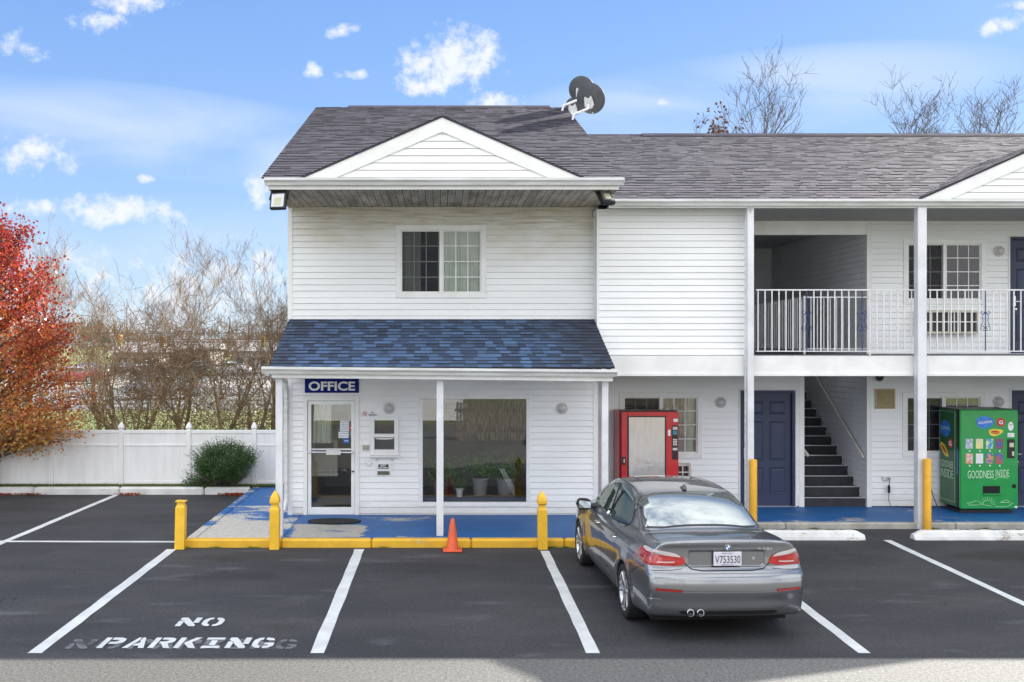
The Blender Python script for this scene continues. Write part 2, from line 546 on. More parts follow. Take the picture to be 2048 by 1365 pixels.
def asphalt_mat():
    m = bpy.data.materials.new('asphalt'); m.use_nodes = True
    t = NT(m.node_tree)
    gp = t.n('ShaderNodeNewGeometry').outputs['Position']
    n0 = t.noise(t.scale(gp, (.35, .8, 1)), 1.0, 6.0, .62)
    X0_, Y0_, Z0_ = t.xyz(gp)
    c = t.mix(t.step(n0, .3, .72), (.034, .035, .040), (.058, .057, .060))
    n1 = t.noise(t.scale(gp, (.5, 1.6, 1)), 1.3, 3.0, .5, .8)
    c = t.mix(t.m('MULTIPLY', t.step(n1, .60, .72), .45), c, (.105, .108, .115))
    n5 = t.noise(t.scale(gp, (.4, .9, 1)), .9, 2.0)
    c = t.mix(t.m('MULTIPLY', t.step(n5, .62, .72), .55), c, (.026, .025, .022))
    vo = t.n('ShaderNodeTexVoronoi', {'Vector': t.scale(gp, (1, 1, 1)), 'Scale': 1.1}, feature='DISTANCE_TO_EDGE')
    wv_ = t.noise(gp, 3.0, 4.0, .6)
    ck = t.m('MULTIPLY', t.m('LESS_THAN', t.m('ADD', vo.outputs[0], t.m('MULTIPLY', t.m('SUBTRACT', wv_, .5), .05)), .004), t.step(t.noise(gp, .5, 2.0), .55, .62))
    c = t.mix(t.m('MULTIPLY', ck, .6), c, (.012, .012, .012))
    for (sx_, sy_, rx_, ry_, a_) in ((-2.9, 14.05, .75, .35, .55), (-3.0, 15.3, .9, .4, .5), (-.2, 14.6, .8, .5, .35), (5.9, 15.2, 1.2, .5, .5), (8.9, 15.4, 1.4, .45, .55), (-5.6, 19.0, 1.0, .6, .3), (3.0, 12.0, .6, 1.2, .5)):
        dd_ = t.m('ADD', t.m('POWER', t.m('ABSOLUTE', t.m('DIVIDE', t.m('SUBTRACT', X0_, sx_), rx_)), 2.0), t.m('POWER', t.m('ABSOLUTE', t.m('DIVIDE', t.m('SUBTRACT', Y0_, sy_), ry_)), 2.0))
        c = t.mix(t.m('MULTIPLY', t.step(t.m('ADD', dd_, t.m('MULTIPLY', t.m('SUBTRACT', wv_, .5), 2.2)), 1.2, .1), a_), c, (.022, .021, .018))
    for (sx_, sy_, rx_, ry_, a_) in ((-5.2, 12.1, .55, .10, .45), (7.0, 11.7, .5, .12, .3), (-2.0, 15.1, .5, .09, .3), (.6, 12.6, .35, .08, .25), (8.2, 13.4, .7, .1, .25)):
        dd_ = t.m('ADD', t.m('POWER', t.m('ABSOLUTE', t.m('DIVIDE', t.m('SUBTRACT', X0_, sx_), rx_)), 2.0), t.m('POWER', t.m('ABSOLUTE', t.m('DIVIDE', t.m('SUBTRACT', Y0_, sy_), ry_)), 2.0))
        c = t.mix(t.m('MULTIPLY', t.step(t.m('ADD', dd_, t.m('MULTIPLY', t.m('SUBTRACT', wv_, .5), 2.6)), 1.2, .1), a_), c, (.14, .145, .16))
    # sunlit strip beyond the eave's shadow edge, its brightness painted into the asphalt
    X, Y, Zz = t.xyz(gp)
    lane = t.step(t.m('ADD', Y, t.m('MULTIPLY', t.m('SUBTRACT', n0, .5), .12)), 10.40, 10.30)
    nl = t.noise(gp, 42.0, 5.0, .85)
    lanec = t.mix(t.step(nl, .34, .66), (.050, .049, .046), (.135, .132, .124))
    right_glare = t.step(t.m('ADD', X, t.m('MULTIPLY', n0, 2.0)), -2.0, 5.5)  # dimmer left, brighter right: glare put into the colour
    lanec = t.mix(right_glare, lanec, t.mix(t.step(nl, .34, .66), (.105, .104, .098), (.215, .212, .20)))
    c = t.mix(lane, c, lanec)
    gr = t.noise(gp, 75.0, 3.0, .8)
    gr2 = t.noise(gp, 24.0, 4.0, .85)
    k = t.m('MAXIMUM', .15, t.m('ADD', -.95, t.m('ADD', t.m('MULTIPLY', gr, 1.5), t.m('MULTIPLY', gr2, 2.4))))
    g = t.n('ShaderNodeCombineXYZ', {0: k, 1: k, 2: k}).outputs[0]
    c = t.mix(1.0, c, g, 'MULTIPLY')
    sp = t.n('ShaderNodeTexVoronoi', {'Vector': gp, 'Scale': 130.0})
    c = t.mix(t.m('MULTIPLY', t.m('LESS_THAN', sp.outputs['Distance'], .13), .30), c, (.22, .21, .20))
    bp = t.n('ShaderNodeBump', {'Height': gr, 'Strength': .8, 'Distance': .005})
    bs = t.n('ShaderNodeBsdfPrincipled', {'Base Color': c, 'Roughness': .82, 'Normal': bp.outputs[0], 'Specular IOR Level': .3})
    t.n('ShaderNodeOutputMaterial', {'Surface': bs.outputs[0]})
    return m
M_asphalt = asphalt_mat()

def paint_mat(name, colr, under, thr=(.62, .68), sc=9.0, patch=None, rough=.55, base_worn=0.0):
    """old paint worn through to what lies under it; patch = (x0,x1,y0,y1) worn bare"""
    m = bpy.data.materials.new(name); m.use_nodes = True
    t = NT(m.node_tree)
    gp = t.n('ShaderNodeNewGeometry').outputs['Position']
    X, Y, Zz = t.xyz(gp)
    n0 = t.noise(t.scale(gp, (.55, 1, 1)), sc * .22, 7.0, .68, .3)
    n1 = t.noise(gp, sc * 3, 5.0, .7)
    f = t.m('ADD', t.m('MULTIPLY', n0, .75), t.m('MULTIPLY', n1, .25))
    f = t.m('ADD', f, base_worn)
    for (x0, x1, y0, y1, a) in (patch or []):
        bx = t.m('MULTIPLY', t.step(X, x0 - .15, x0 + .15), t.step(X, x1 + .15, x1 - .15))
        by = t.m('MULTIPLY', t.step(Y, y0 - .1, y0 + .1), t.step(Y, y1 + .15, y1 - .15))
        f = t.m('ADD', f, t.m('MULTIPLY', t.m('MULTIPLY', bx, by), a))
    wn = t.step(f, thr[0], thr[1])
    n2 = t.noise(gp, 3.0, 5.0)
    ca = t.mix(t.step(n2, .3, .7), colr, tuple(a * .8 for a in colr))
    cu = t.mix(t.step(t.noise(gp, 14.0, 5.0, .7), .3, .7), under, tuple(a * .72 for a in under))
    c = t.mix(wn, ca, cu)
    bp = t.n('ShaderNodeBump', {'Height': t.m('SUBTRACT', n1, wn), 'Strength': .5, 'Distance': .003})
    bs = t.n('ShaderNodeBsdfPrincipled', {'Base Color': c, 'Roughness': rough, 'Normal': bp.outputs[0]})
    t.n('ShaderNodeOutputMaterial', {'Surface': bs.outputs[0]})
    return m
CONC = (.48, .46, .41)
M_walk = paint_mat('blue_paint_on_concrete', (.009, .112, .34), CONC, (.585, .65), 8.0,
                   patch=[(-2.45, -1.25, 16.2, 17.35, .22), (7.2, 9.6, 17.9, 18.3, .05)])
M_ramp = paint_mat('worn_blue_paint', (.012, .125, .38), (.60, .57, .50), (.50, .55), 7.0,
                   patch=[(-3.85, -2.85, 16.15, 17.6, .20), (-4.08, -3.95, 16.1, 17.0, .15), (-3.9, -3.2, 18.0, 19.3, .04), (-3.95, -2.8, 19.4, 22, -.09)])
M_kerb_yellow = paint_mat('yellow_kerb_paint', (.80, .46, .03), CONC, (.66, .70), 12.0)
M_kerb_white = paint_mat('white_kerb_paint', (.74, .74, .72), (.42, .41, .38), (.63, .70), 12.0)
M_stop = paint_mat('flaking_white_paint', (.78, .78, .76), (.46, .42, .36), (.57, .61), 16.0)
M_concrete = mat('concrete', (.42, .41, .37), .85, c2=(.30, .29, .26), vs=3, bump=.003, bs=50, fine=.25)
M_line = paint_mat('road_paint', (.66, .68, .68), (.06, .06, .06), (.70, .76), 22.0, rough=.6)
M_ghost = paint_mat('faded_road_paint', (.16, .16, .17), (.05, .05, .055), (.46, .60), 24.0, rough=.7)
M_yellow = paint_mat('yellow_post_paint', (.92, .54, .03), (.45, .30, .12), (.70, .74), 14.0, rough=.5)
M_yellow2 = paint_mat('yellow_bollard_paint', (.86, .45, .03), (.20, .10, .04), (.67, .69), 22.0)
M_door = mat('navy_door_paint', (.026, .038, .092), .45, c2=(.022, .032, .078), vs=3)
M_doortrim = mat('navy_trim_paint', (.022, .030, .085), .45)
M_black = mat('black_plastic', (.012, .012, .013), .4)
M_dark = mat('dark_void', (.01, .01, .011), .9)
M_rubber = mat('rubber', (.016, .016, .016), .75, bump=.001, bs=80)
M_stairs = mat('dark_stair_tread', (.020, .021, .025), .7, c2=(.03, .03, .034), vs=6)
M_metalw = mat('white_metal', (.75, .76, .77), .35, c2=(.66, .66, .66), vs=8)
M_navymetal = mat('navy_iron', (.02, .045, .16), .4)
M_chrome = mat('chrome', (.8, .8, .8), .08, metal=1.0)
M_alu = mat('aluminium', (.72, .73, .74), .28, metal=.7, c2=(.62, .63, .64))
M_glass = glass_mat('window_glass', (.62, .68, .68), .16, wob=.0)
M_glass_up = glass_mat('upper_window_glass', (.80, .84, .84), .0, wob=.002)
M_glass_store = glass_mat('shop_window_glass', (.96, .98, .97), .07, wob=.0)
M_curtain = mat('curtain_cloth', (.66, .68, .60), .9, c2=(.50, .54, .44), vs=3, stretch=(14, 1, .5))
M_curtain_dark = mat('dark_curtain_cloth', (.05, .04, .075), .9, c2=(.03, .025, .05), vs=3, stretch=(8, 1, .4))
M_screen = mat('insect_screen', (.055, .055, .062), .8)
M_room = mat('room_wall', (.30, .31, .30), .9)
M_roomfloor = mat('room_floor', (.14, .15, .17), .7)
M_lampwhite = mat('opal_lamp', (.66, .64, .58), .4, c2=(.56, .54, .48), vs=6)
M_signblue = mat('sign_blue', (.008, .018, .17), .8, spec=.15)
M_signwhite = mat('sign_white', (.86, .86, .86), .7)
M_signblack = mat('sign_black', (.012, .012, .014), .45)
M_signred = mat('sign_red', (.5, .02, .03), .45)
M_beige = mat('beige_vent_plastic', (.52, .43, .25), .5, c2=(.42, .35, .20), vs=7)

# ================================================================== SETTING
YW, YP, YE, YR, YB = 18.35, 16.3, 16.2, 18.0, 19.45
SL = .13
def sheet(name, x0, x1, y0, y1, zz, m, nx=1, ny=1):
    b = MB(); b.face([(x0, y0, zz), (x1, y0, zz), (x1, y1, zz), (x0, y1, zz)])
    return struct(b.build(name, m))
M_ground = bpy.data.materials.new('far_grass'); M_ground.use_nodes = True
_t = NT(M_ground.node_tree)
_gp = _t.n('ShaderNodeNewGeometry').outputs['Position']
_c = _t.mix(_t.step(_t.noise(_gp, .12, 5.0), .35, .65), (.11, .15, .035), (.20, .19, .07))
_c = _t.mix(_t.m('MULTIPLY', _t.step(_t.noise(_gp, 2.0, 4.0), .4, .7), .5), _c, (.08, .10, .03))
_b = _t.n('ShaderNodeBsdfPrincipled', {'Base Color': _c, 'Roughness': .95})
_t.n('ShaderNodeOutputMaterial', {'Surface': _b.outputs[0]})
sheet('ground', -900, 900, -300, 1600, -.02, M_ground)
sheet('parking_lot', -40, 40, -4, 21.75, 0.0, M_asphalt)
M_farroad = mat('far_road', (.09, .09, .092), .9, c2=(.12, .12, .12), vs=.3)
M_farconc = mat('far_concrete', (.30, .29, .26), .9, c2=(.24, .23, .21), vs=.3)
sheet('road', -140, 20, 50, 76, 0.0, M_farroad)
sheet('far_forecourt', -140, 0, 76, 92, 0.0, M_farconc)
sheet('far_parking_lot', -160, 10, 92, 150, 0.0, M_farroad)
for yl in (53, 56.5, 60, 64, 70):
    sheet('road_marking', -110, 10, yl, yl + .28, .004, M_line)
# verge behind the building's kerb
M_verge = mat('verge_grass', (.07, .12, .025), .95, c2=(.14, .15, .05), vs=5)
sheet('verge', -40, -2.8, 21.9, 24.0, .15, M_verge)

# painted bay lines
def ground_strip(name, pts, wd, m, zz=.004, seed=0):
    rng = random.Random(seed)
    b = MB()
    L, Rr = [], []
    N = 14
    P0, P1 = Vector((*pts[0], 0)), Vector((*pts[1], 0))
    dv = (P1 - P0); nrm = Vector((-dv.y, dv.x, 0)).normalized()
    for i in range(N + 1):
        p = P0 + dv * (i / N)
        jl, jr = rng.uniform(-.006, .006), rng.uniform(-.006, .006)
        q, r_ = p + nrm * (wd / 2 + jl), p - nrm * (wd / 2 + jr)
        L.append((q.x, q.y, zz)); Rr.append((r_.x, r_.y, zz))
    for i in range(N):
        b.face([L[i + 1], L[i], Rr[i], Rr[i + 1]])
    o = struct(b.build(name, m))
    return o
ground_strip('road_marking', ((-4.26, 15.88), (-4.27, 10.53)), .15, M_line, seed=1)
ground_strip('road_marking', ((-1.28, 15.88), (-1.295, 10.53)), .15, M_line, seed=2)
ground_strip('road_marking', ((1.65, 15.75), (1.612, 10.53)), .14, M_line, seed=3)
ground_strip('road_marking', ((4.60, 15.9), (4.47, 10.53)), .13, M_line, seed=4)
ground_strip('road_marking', ((7.43, 16.62), (7.27, 10.53)), .12, M_line, seed=5)
ground_strip('road_marking', ((10.35, 16.62), (10.15, 10.53)), .12, M_line, seed=6)
ground_strip('road_marking', ((-7.0, 21.65), (-7.2, 16.0)), .13, M_line, seed=7)
ground_strip('road_marking', ((-12.0, 16.55), (-4.36, 16.46)), .12, M_line, zz=.008, seed=8)
ground_strip('road_marking', ((-7.2, 16.0), (-7.25, 10.53)), .13, M_line, seed=9)

# stencilled lettering: strokes on a 0..1 x 0..1 cell, with the stencil's bridges left open
ST = {
 'N': [[(0, 0), (.26, 0), (.26, .62), (0, .62)], [(0, .74), (0, 1), (.3, 1), (.92, .14), (.92, 0), (.66, 0), (.05, .74)], [(.72, .38), (1, .38), (1, 1), (.72, 1)]],
 'O': [[(.42, 0), (.42, .2), (.3, .26), (.26, .4), (.26, .6), (.3, .74), (.42, .8), (.42, 1), (.2, .96), (.03, .78), (0, .6), (0, .4), (.03, .22), (.2, .04)],
       [(.58, 0), (.8, .04), (.97, .22), (1, .4), (1, .6), (.97, .78), (.8, .96), (.58, 1), (.58, .8), (.7, .74), (.74, .6), (.74, .4), (.7, .26), (.58, .2)]],
 'P': [[(0, 0), (.26, 0), (.26, 1), (0, 1)], [(.34, .78), (.62, .78), (.72, .7), (.62, .6), (.34, .6), (.34, .38), (.72, .38), (.97, .52), (1, .7), (.97, .88), (.72, 1), (.34, 1)]],
 'A': [[(0, 0), (.26, 0), (.47, .74), (.47, 1), (.34, 1)], [(.53, 1), (.53, .74), (.6, .5), (.4, .36), (.4, .22), (.66, .22), (.74, 0), (1, 0), (.66, 1)]],
 'R': [[(0, 0), (.26, 0), (.26, 1), (0, 1)], [(.34, .8), (.6, .8), (.7, .72), (.6, .62), (.34, .62), (.34, .42), (.45, .42), (.72, 0), (1, 0), (.75, .42), (.96, .55), (1, .72), (.95, .9), (.72, 1), (.34, 1)]],
 'K': [[(0, 0), (.26, 0), (.26, 1), (0, 1)], [(.34, .5), (.7, 1), (1, 1), (.66, .55), (1, 0), (.7, 0), (.34, .44)]],
 'I': [[(.08, 0), (.92, 0), (.92, .2), (.08, .2)], [(.36, .26), (.64, .26), (.64, .74), (.36, .74)], [(.08, .8), (.92, .8), (.92, 1), (.08, 1)]],
 'G': [[(.42, 0), (.42, .2), (.3, .26), (.26, .4), (.26, .6), (.3, .74), (.42, .8), (.42, 1), (.2, .96), (.03, .78), (0, .6), (0, .4), (.03, .22), (.2, .04)],
       [(.54, .8), (.72, .74), (.97, .74), (.85, .95), (.54, 1)], [(.54, 0), (.8, .04), (1, .2), (1, .5), (.56, .5), (.56, .34), (.74, .34), (.74, .22), (.54, .2)]],
 ' ': [],
}
def tri_fill(poly):
    from mathutils.geometry import tessellate_polygon
    return tessellate_polygon([[Vector((p[0], p[1], 0)) for p in poly]])
def stencil(name, s, x0, x1, y0, y1, m, zz):
    b = MB(); n = len(s); cw = (x1 - x0) / (n + (n - 1) * .16); xx = x0
    for ch in s:
        for poly in ST[ch]:
            vs = [(xx + p[0] * cw, y0 + p[1] * (y1 - y0), zz) for p in poly]
            b.add(vs, [list(t_) for t_ in tri_fill(poly)])
        xx += cw * 1.16
    return struct(b.build(name, m, recalc=True))
stencil('lettering', 'NO', -3.06, -2.53, 11.52, 11.88, M_line, .009)
stencil('lettering', 'PARKING', -3.68, -1.80, 10.69, 11.07, M_line, .009)
stencil('faded_lettering', 'NO', -4.02, -3.45, 10.67, 11.02, M_ghost, .005)
stencil('faded_lettering', 'PARKING', -3.35, -1.55, 10.67, 11.02, M_ghost, .005)

# raised walkways
b = MB()
b.bbox(-3.94, -2.55, 16.19, 22.1, -.1, SL, .01)
struct(b.build('side_path', M_ramp))
b = MB(); b.bbox(-4.10, -3.955, 16.19, 22.1, -.1, SL + .004, .015)
struct(b.build('side_path_kerb', M_ramp))
b = MB(); b.bbox(-2.545, 3.1, 16.19, 18.5, -.1, SL, .01)
struct(b.build('front_path', M_walk))
b = MB()
xx = -4.10
for L_ in (1.55, 1.45, 1.6, 1.5, 1.42):
    b.bbox(xx + .004, min(xx + L_ - .004, 3.1), 16.02, 16.185, -.1, SL + .003, .025); xx += L_
struct(b.build('front_kerb', M_kerb_yellow, smooth=False))
b = MB()
xx = 3.104
b.bbox(3.104, 22, 17.80, 19.6, -.1, SL - .03, .01)
struct(b.build('wing_path', M_walk))
b = MB()
for k in range(7):
    b.bbox(3.11 + k * 3, 3.10 + (k + 1) * 3, 17.64, 17.795, -.1, SL - .027, .02)
struct(b.build('wing_kerb', M_concrete))
b = MB()
xx = -4.12
for k in range(14):
    L_ = 1.85 if k else 1.0
    b.bbox(xx - L_ + .008, xx - .008, 21.68, 21.86, -.1, .155, .035); xx -= L_
struct(b.build('lot_kerb', M_kerb_white))

# ================================================================== THE MOTEL
B = thing('motel_building', 'two-storey white clapboard motel with grey shingle roofs and a blue shingled office porch', 'motel', (0, 18, 0))

def sidewall(mb, o, ud, nd, L, z0, z1, holes=(), lap=.114, lim=None, zstart=None):
    """clapboards: o=(x,y) start, ud = direction along the wall, nd = outward normal"""
    ud = Vector((*ud, 0)); nd = Vector((*nd, 0)); O = Vector((*o, 0))
    za = zstart if zstart is not None else z0
    while za < z1 - 1e-4:
        zb = za + lap
        cuts = {max(za, z0), min(zb, z1)}
        for h in holes:
            for zz in (h[2], h[3]):
                if za < zz < zb:
                    cuts.add(zz)
        cuts = sorted(cuts)
        for q0, q1 in zip(cuts, cuts[1:]):
            if q1 - q0 < 1e-5:
                continue
            mid = (q0 + q1) / 2
            segs = [(0, L)]
            for h in holes:
                if h[2] < mid < h[3]:
                    ns = []
                    for a, c in segs:
                        if h[1] <= a or h[0] >= c:
                            ns.append((a, c))
                        else:
                            if h[0] > a: ns.append((a, h[0]))
                            if h[1] < c: ns.append((h[1], c))
                    segs = ns
            oa = .018 - .014 * (q0 - za) / lap
            gr_ = .009 if abs(q0 - za) < 1e-6 and q1 - q0 > .03 else 0
            ob = .018 - .014 * (q1 - za) / lap
            for a, c in segs:
                a0, c0, a1, c1 = a, c, a, c
                if lim:
                    l0, l1 = lim(q0), lim(q1)
                    a0, c0 = max(a, l0[0]), min(c, l0[1]); a1, c1 = max(a, l1[0]), min(c, l1[1])
                    if c0 <= a0: continue
                    if c1 < a1: a1 = c1 = (a1 + c1) / 2
                p = [O + ud * a0 + nd * oa, O + ud * c0 + nd * oa, O + ud * c1 + nd * ob, O + ud * a1 + nd * ob]
                p = [Vector((v_.x, v_.y, zz)) for v_, zz in zip(p, (q0 + gr_, q0 + gr_, q1, q1))]
                mb.face(p)
                if abs(q0 - za) < 1e-6:
                    r0 = O + ud * a0 + nd * -.006; r1 = O + ud * c0 + nd * -.006
                    mb.face([Vector((r0.x, r0.y, q0 + gr_)), Vector((r1.x, r1.y, q0 + gr_)), p[1], p[0]])
                    mb.face([Vector((r0.x, r0.y, q0 - .002)), Vector((r1.x, r1.y, q0 - .002)), Vector((r1.x, r1.y, q0 + gr_)), Vector((r0.x, r0.y, q0 + gr_))])
        za = zb

def shingles(mb, O, U, V_, L, H, course=.14, tab=.3, lim=None, thick=.012, seed=0, amp=1.0, alt=False):
    rng = random.Random(seed)
    O, U, V_ = Vector(O), Vector(U).normalized(), Vector(V_).normalized()
    Nn = U.cross(V_).normalized()
    n = int(math.ceil(H / course))
    for j in range(n):
        v0 = j * course; v1 = min(H, v0 + course * 1.02)
        if v0 >= H: break
        a0, a1 = (0, L)
        if lim:
            a0, a1 = lim((v0 + v1) / 2)
            if a1 - a0 < .02: continue
        a = a0 - rng.uniform(0, tab)
        flip = False
        while a < a1:
            wd = tab * rng.choice((.6, .8, 1.0, 1.0, 1.3, 1.7))
            s0, s1 = max(a, a0), min(a + wd, a1)
            a += wd
            if s1 - s0 < .004: continue
            t0 = thick * (1 + rng.uniform(-.25, .45)); dv = rng.uniform(-.006, .006)
            tb = thick * .25
            mb.att = min(1, max(.001, .5 + amp * rng.choice((-.45, -.3, -.15, 0, .15, .3, .5)) + rng.uniform(-.05, .05)))
            flip = not flip
            if alt: mb.att = rng.uniform(.62, 1) if flip else rng.uniform(.02, .5)
            pts = [O + U * s0 + V_ * (v0 + dv) + Nn * t0, O + U * s1 + V_ * (v0 + dv) + Nn * t0,
                   O + U * s1 + V_ * v1 + Nn * tb, O + U * s0 + V_ * v1 + Nn * tb]
            mb.face(pts)
            mb.cur = 1
            mb.face([pts[0] - Nn * (t0 + .002), pts[1] - Nn * (t0 + .002), pts[1], pts[0]])
            mb.cur = 0
    mb.att = 0

# ---- roof planes
def slope_y(ye, ze, yr, zr):
    return Vector((0, yr - ye, zr - ze))
# office roof
OXL, OXR = -2.90, 2.95
OE, OEZ, ORY, ORZ = 16.22, 5.955, 23.4, 8.80
vo = slope_y(OE, OEZ, ORY, ORZ)
mb = MB()
shingles(mb, (OXL, OE, OEZ), (1, 0, 0), vo, OXR - OXL, vo.length, .145, .19, seed=1, thick=.014, amp=.62)
# back slope and end triangles closed with plain slabs
for (xa, xb, ye, ze, yr, zr) in ((OXL, OXR, OE, OEZ, ORY, ORZ),):
    mb.att = .4
    mb.face([(xa, yr, zr), (xa, yr + (yr - ye), ze), (xb, yr + (yr - ye), ze), (xb, yr, zr)])
    mb.face([(xa, ye, ze - .01), (xb, ye, ze - .01), (xb, yr, zr - .01), (xa, yr, zr - .01)])
    mb.att = 0
roof_off = mb.build('roof', [M_shingle, M_edge], B, label='steep upper roof of grey shingles over the office block')
mb = MB()
xx = OXL + .75
while xx < OXR - .5:
    mb.att = random.uniform(.1, .8)
    mb.prism([(ORY - .13, ORZ - .045), (ORY, ORZ + .035), (ORY + .13, ORZ - .045), (ORY + .13, ORZ - .03), (ORY, ORZ + .05), (ORY - .13, ORZ - .03)], 'x', xx, xx + .29)
    xx += .295
mb.att = 0
mb.build('ridge_cap', M_shingle, roof_off)
# main wing roof
ME, MEZ, MRY, MRZ = 17.62, 5.80, 23.9, 8.24
vm = slope_y(ME, MEZ, MRY, MRZ)
mb = MB()
shingles(mb, (OXR - .02, ME, MEZ), (1, 0, 0), vm, 19, vm.length, .145, .19, seed=2, thick=.014, amp=.62)
mb.att = .4
mb.face([(OXR - .4, MRY, MRZ), (OXR - .4, MRY + 6.3, MEZ), (22, MRY + 6.3, MEZ), (22, MRY, MRZ)])
mb.face([(OXR - .4, ME, MEZ - .01), (22, ME, MEZ - .01), (22, MRY, MRZ - .01), (OXR - .4, MRY, MRZ - .01)])
mb.att = 0
roof_main = mb.build('roof', [M_shingle, M_edge], B, label='long low roof of grey shingles over the room wing')
mb = MB()
xx = OXR + .1
k = 0
while xx < 21:
    mb.att = random.uniform(.1, .8)
    up = .02 if xx > 4.6 else 0
    mb.prism([(MRY - .12, MRZ - .04 + up), (MRY, MRZ + .02 + up), (MRY + .12, MRZ - .04 + up), (MRY, MRZ + .045 + up)], 'x', xx, xx + .29)
    xx += .295
mb.att = 0
mb.build('ridge_cap', M_shingle, roof_main)

# porch roof
PE, PEZ, PRY, PRZ = 16.13, 2.875, YW - .02, 3.715
vp = slope_y(PE, PEZ, PRY, PRZ)
mb = MB()
shingles(mb, (-2.76, PE, PEZ), (1, 0, 0), vp, 5.58, vp.length, .152, .23, seed=5, thick=.018, alt=True)
mb.att = .3
mb.face([(-2.76, PE, PEZ - .01), (2.82, PE, PEZ - .01), (2.82, PRY, PRZ - .01), (-2.76, PRY, PRZ - .01)])
mb.att = 0
porch_roof = mb.build('porch_roof', [M_shingle_blue, M_edge], B)
mb = MB()   # closed ends and flat ceiling of the porch
mb.prism([(PE + .05, PEZ - .03), (PRY, PEZ - .03), (PRY, PRZ - .03)], 'x', -2.72, -2.70)
mb.prism([(PE + .05, PEZ - .03), (PRY, PEZ - .03), (PRY, PRZ - .03)], 'x', 2.76, 2.78)
mb.box(-2.70, 2.76, PE + .1, YW - .02, 2.70, 2.715)
mb.build('porch_ceiling', M_trim, B)

# ---- gutters (K profile)
def gutter(name, x0, x1, yb, zt, dep=.12, hgt=.13, m=M_gutter, sag=0.0, parent=B, n=1):
    """yb = back plane, zt = top"""
    prof = [(yb, zt), (yb, zt - hgt), (yb - dep * .55, zt - hgt), (yb - dep * .72, zt - hgt * .62), (yb - dep, zt - hgt * .34), (yb - dep, zt - .004),
            (yb - dep + .010, zt), (yb - dep + .014, zt - .012), (yb - dep + .012, zt - hgt * .32), (yb - dep * .66, zt - hgt * .58), (yb - dep * .5, zt - hgt + .008), (yb - .006, zt - hgt + .008), (yb - .006, zt)]
    g = MB(); g.prism(prof, 'x', x0, x1)
    g.box(x0 - .004, x0, yb - dep * .93, yb, zt - hgt * .7, zt - .003)
    g.box(x1, x1 + .004, yb - dep * .93, yb, zt - hgt * .7, zt - .003)
    if sag:
        for i, (a, b_, c) in enumerate(g.v):
            g.v[i] = (a, b_, c - sag * (a - x0) / (x1 - x0))
    return g.build(name, m, parent)
gut_off = gutter('gutter', -2.83, 2.97, 16.22, 5.945, .12, .115)
gut_por = gutter('gutter', -2.86, 2.84, 16.14, 2.90, .12, .115, sag=.05)
gut_main = gutter('gutter', 3.0, 22, 17.62, 5.80, .12, .11)
# fascias
mb = MB(); mb.box(-2.79, 2.90, 16.225, 16.25, 5.77, 5.93)
mb.build('fascia', M_trim, B, label='discoloured board behind the office roof gutter')
mb = MB(); mb.prism([(-2.72, 2.72), (2.79, 2.66), (2.79, 2.80), (-2.72, 2.86)], 'y', 16.15, 16.22)
mb.build('fascia', M_trim, B)
mb = MB(); mb.box(2.98, 22, 17.622, 17.65, 5.66, 5.78)
mb.build('fascia', M_trim, B)
# soffits
mb = MB(); mb.box(-2.79, 2.90, 16.255, YW + .02, 5.775, 5.79)
mb.build('soffit', M_soffit, B, label='brown stained soffit under the office roof')
mb = MB(); mb.face([(2.98, 17.655, 5.70), (22, 17.655, 5.70), (22, YB, 5.655), (2.98, YB, 5.655)], rev=True)
mb.face([(5.6, YB, 5.655), (8.29, YB, 5.655), (8.29, 25, 5.655), (5.6, 25, 5.655)], rev=True)
mb.build('soffit', M_soffit2, B)

# ---- pediments
def pediment(xc, half, yf, z0, rise, bw, seed, label):
    sl = rise / half
    r_ = MB()
    # raked boards
    for s_ in (-1, 1):
        zo = bw
        poly = [(xc, z0 + rise), (xc + s_ * half, z0), (xc + s_ * (half - zo / sl), z0), (xc, z0 + rise - zo)]
        r_.prism(poly if s_ < 0 else poly[::-1], 'y', yf - .035, yf)
    rb = r_.build('pediment', M_trim, B, label=label, recalc=True)
    s2 = MB()
    def lim(zz):
        hh = max(0, half - bw / sl - (zz - z0) / sl)
        return (half - hh, half + hh)
    sidewall(s2, (xc - half, yf), (1, 0), (0, -1), 2 * half, z0 + .01, z0 + rise - bw, lap=.115 * 1.02, lim=lim)
    s2.build('pediment_siding', M_white, rb)
    k_ = MB()
    # shingled little roof behind the boards, running back to meet the main slope
    main = (vo.z / vo.y)
    for s_ in (-1, 1):
        yb = yf + rise / main + .25
        O = Vector((xc + s_ * (half + .05), yf - .05, z0 + .0)); A = Vector((xc, yf - .05, z0 + rise + .025)); Bk = Vector((xc, yb, z0 + rise + .025))
        k_.att = .2
        k_.face([O, A, Bk] if s_ < 0 else [O, Bk, A])
        k_.face([O - Vector((0, 0, .03)), O, A, A - Vector((0, 0, .03))])
        k_.face([O - Vector((0, 0, .03)), A - Vector((0, 0, .03)), Bk - Vector((0, 0, .03))])
        UU = (A - O).normalized()
        Ls = (A - O).length; D = yb - (yf - .05)
        # tabs across the slope
        shingles(k_, O, (0, 1, 0) if s_ > 0 else (0, 1, 0), UU, D, Ls, .14, .3, thick=.008 * (1 if s_ > 0 else -1), lim=lambda v, D=D, Ls=Ls: (0, D * max(0, v / Ls)), seed=seed)
        k_.att = 0
    k_.build('pediment_roof', [M_shingle, M_edge], rb)
    return rb
pediment(.035, 2.27, 16.20, 5.945, .985, .235, 3, 'white triangular pediment on the office roof')
pediment(10.72, 2.30, 17.60, 5.80, 1.02, .235, 4, 'white triangular pediment on the wing roof')

